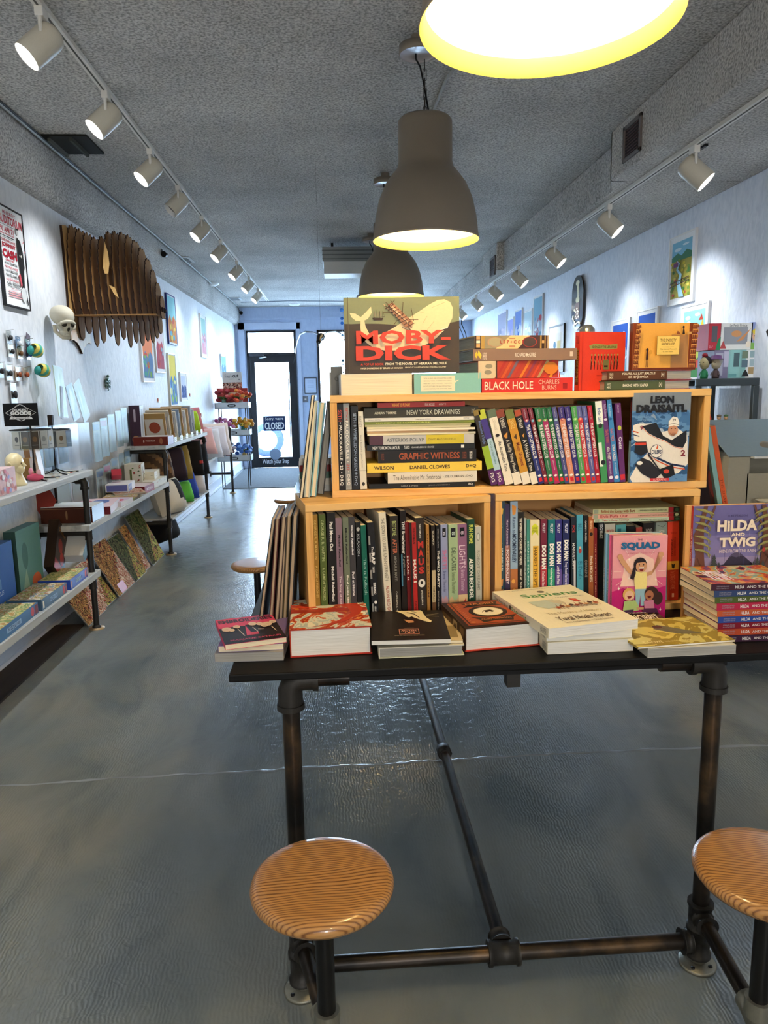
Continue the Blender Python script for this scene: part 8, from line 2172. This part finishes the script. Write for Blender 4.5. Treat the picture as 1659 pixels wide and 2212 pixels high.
m.add([(A.x, yr_, ridge_z), (A.x + hw_, yr_, ridge_z), (x0 + hw_ - .05, yr_ + .18, eave_z), (x0 - .06, yr_ + .18, eave_z), (A.x, yr_, ridge_z - th_), (A.x + hw_, yr_, ridge_z - th_), (x0 + hw_ - .05, yr_ + .18, eave_z - th_), (x0 - .06, yr_ + .18, eave_z - th_)], [(0, 1, 2, 3), (7, 6, 5, 4), (0, 3, 7, 4)], CBG)
m.build('roof', t)
m = MB()
m.box((x0, YH, .78), (E2.x + .01, YH + .006, eave_z - .004), CBI); m.box((E2.x + .004, YH, .78), (x0 + hw_, YH + .006, .99), CBI)
m.box((x0, YH + .006, .78), (x0 + .006, YH + .05, eave_z - .004), CBI); m.box((E2.x + .01, YH + .006, .78), (E2.x + .016, YH + .30, eave_z - .004), CBI)
m.box((x0 - .05, YH + .33, .78), (x0 + hw_ - .05, YH + .336, eave_z - .004), CBI); m.box((x0 - .05, YH + .006, .775), (x0 + hw_, YH + .336, .781), CBI)
m.build('walls', t)
m = MB(); m.box((E2.x + .016, YH - .03, eave_z - .012), (x0 + hw_, YH + .30, eave_z - .004), WHITE); m.build('shelf', t)
t = thing('wheeled_cart', 'wheeled cart with tan base board at the right edge, carrying the card house', 'cart', (x0, YH, 0))
m = MB(); m.box((.03, .06, .075), (.56, .42, .10), cm('#a88a74', .6)); m.build('base_board', t, .003)
m = MB(); m.box((-.06, -.01, .75), (.56, .40, .773), cm('#3a3632', .6)); m.build('top_board', t)
for (x_, y_) in ((.05, .08), (.53, .08), (.05, .38), (.53, .38)):
    m = MB(); m.tube([(x_ - .012, y_, .028), (x_ + .012, y_, .028)], .028, BLK, 20); m.box((x_ - .02, y_ - .015, .03), (x_ + .02, y_ + .015, .075), cm('#c8ccd0', .2, .9)); m.build('caster', t)
    m = MB(); m.tube([(x_, y_, .10), (x_, y_, .75)], .012, cm('#8a8d8e', .3, .8), 12); m.build('upright', t)
m = MB(); m.ball((0, 0, .03), (.045, .03, .032), cm('#7a7468', .3), 16); m.ball((-.035, -.005, .018), (.018, .016, .016), cm('#7a7468', .3), 12); m.ball((.02, -.012, .05), (.012, .006, .012), cm('#4a463e', .3), 8)
q = at(1652, 978, Y=YH + .05); tag(m.build('stone_figurine', M=Tr(q.x, YH + .06, eave_z - .003)), 'grey pebble like animal figurine on the white ledge of the card house', 'figurine')
q = at(1645, 1088, Y=YH - .06)
m = MB(); m.lathe([(.0001, 0), (.03, 0), (.042, .02), (.046, .022), (.040, .020), (.028, .004), (.0001, .004)], cm('#cfc9b4', .4), 24); tag(m.build('pale_dish', M=Tr(q.x, YH - .095, q.z)), 'pale dish poking up behind the purple forest picture book', 'dish')
m = MB(); m.box((q.x - .06, YH - .14, q.z - .012), (q.x + .3, YH - .045, q.z - .001), cm('#8f8a7c', .5)); m.box((q.x + .24, YH - .12, 0), (q.x + .26, YH - .10, q.z - .012), BLK); m.box((q.x + .2, YH - .12, 0), (q.x + .22, YH - .10, q.z - .012), BLK); tag(m.build('narrow_side_table'), 'narrow side table carrying the pale dish', 'table')
# books leaning on the right flank of the crates
G = 'tall thin books leaning on the right side of the crates'
row_item('orange tall thin book leaning on the right side of the crates', 1594, 1605, 922, 1534, '#c8582c', [sp('THE SHAPE OF IDEAS', '#8a3418', .3, .6)], 1.90, TZ + .001, .2, G, 'picture_book')
row_item('teal tall thin book leaning on the right side of the crates', 1583, 1593, 925, 1524, '#7fa8a4', [('e', .5, .25, .4, .04, '#c8d0b8')], 1.895, TZ + .001, .2, G, 'picture_book')
row_item('dark red brown book hidden deepest at the right side of the crates', 1566, 1582, 940, 1513, '#3a1c16', [('e', .5, .7, .4, .08, '#6a2a20')], 1.91, TZ + .001, .2, G, 'picture_book')
# dark picture at right edge
m = MB(); m.prism([(-.05, 0), (0, .06), (.04, .12), (.04, -.12), (0, -.10)], .01, cm('#4a4542', .5)); q = at(1660, 716, Y=2.9); tag(m.build('dark_cutout', M=Tr(q.x + .045, 2.9, q.z)), 'dark cut out shape at the right edge beside the toy boxes', 'board')
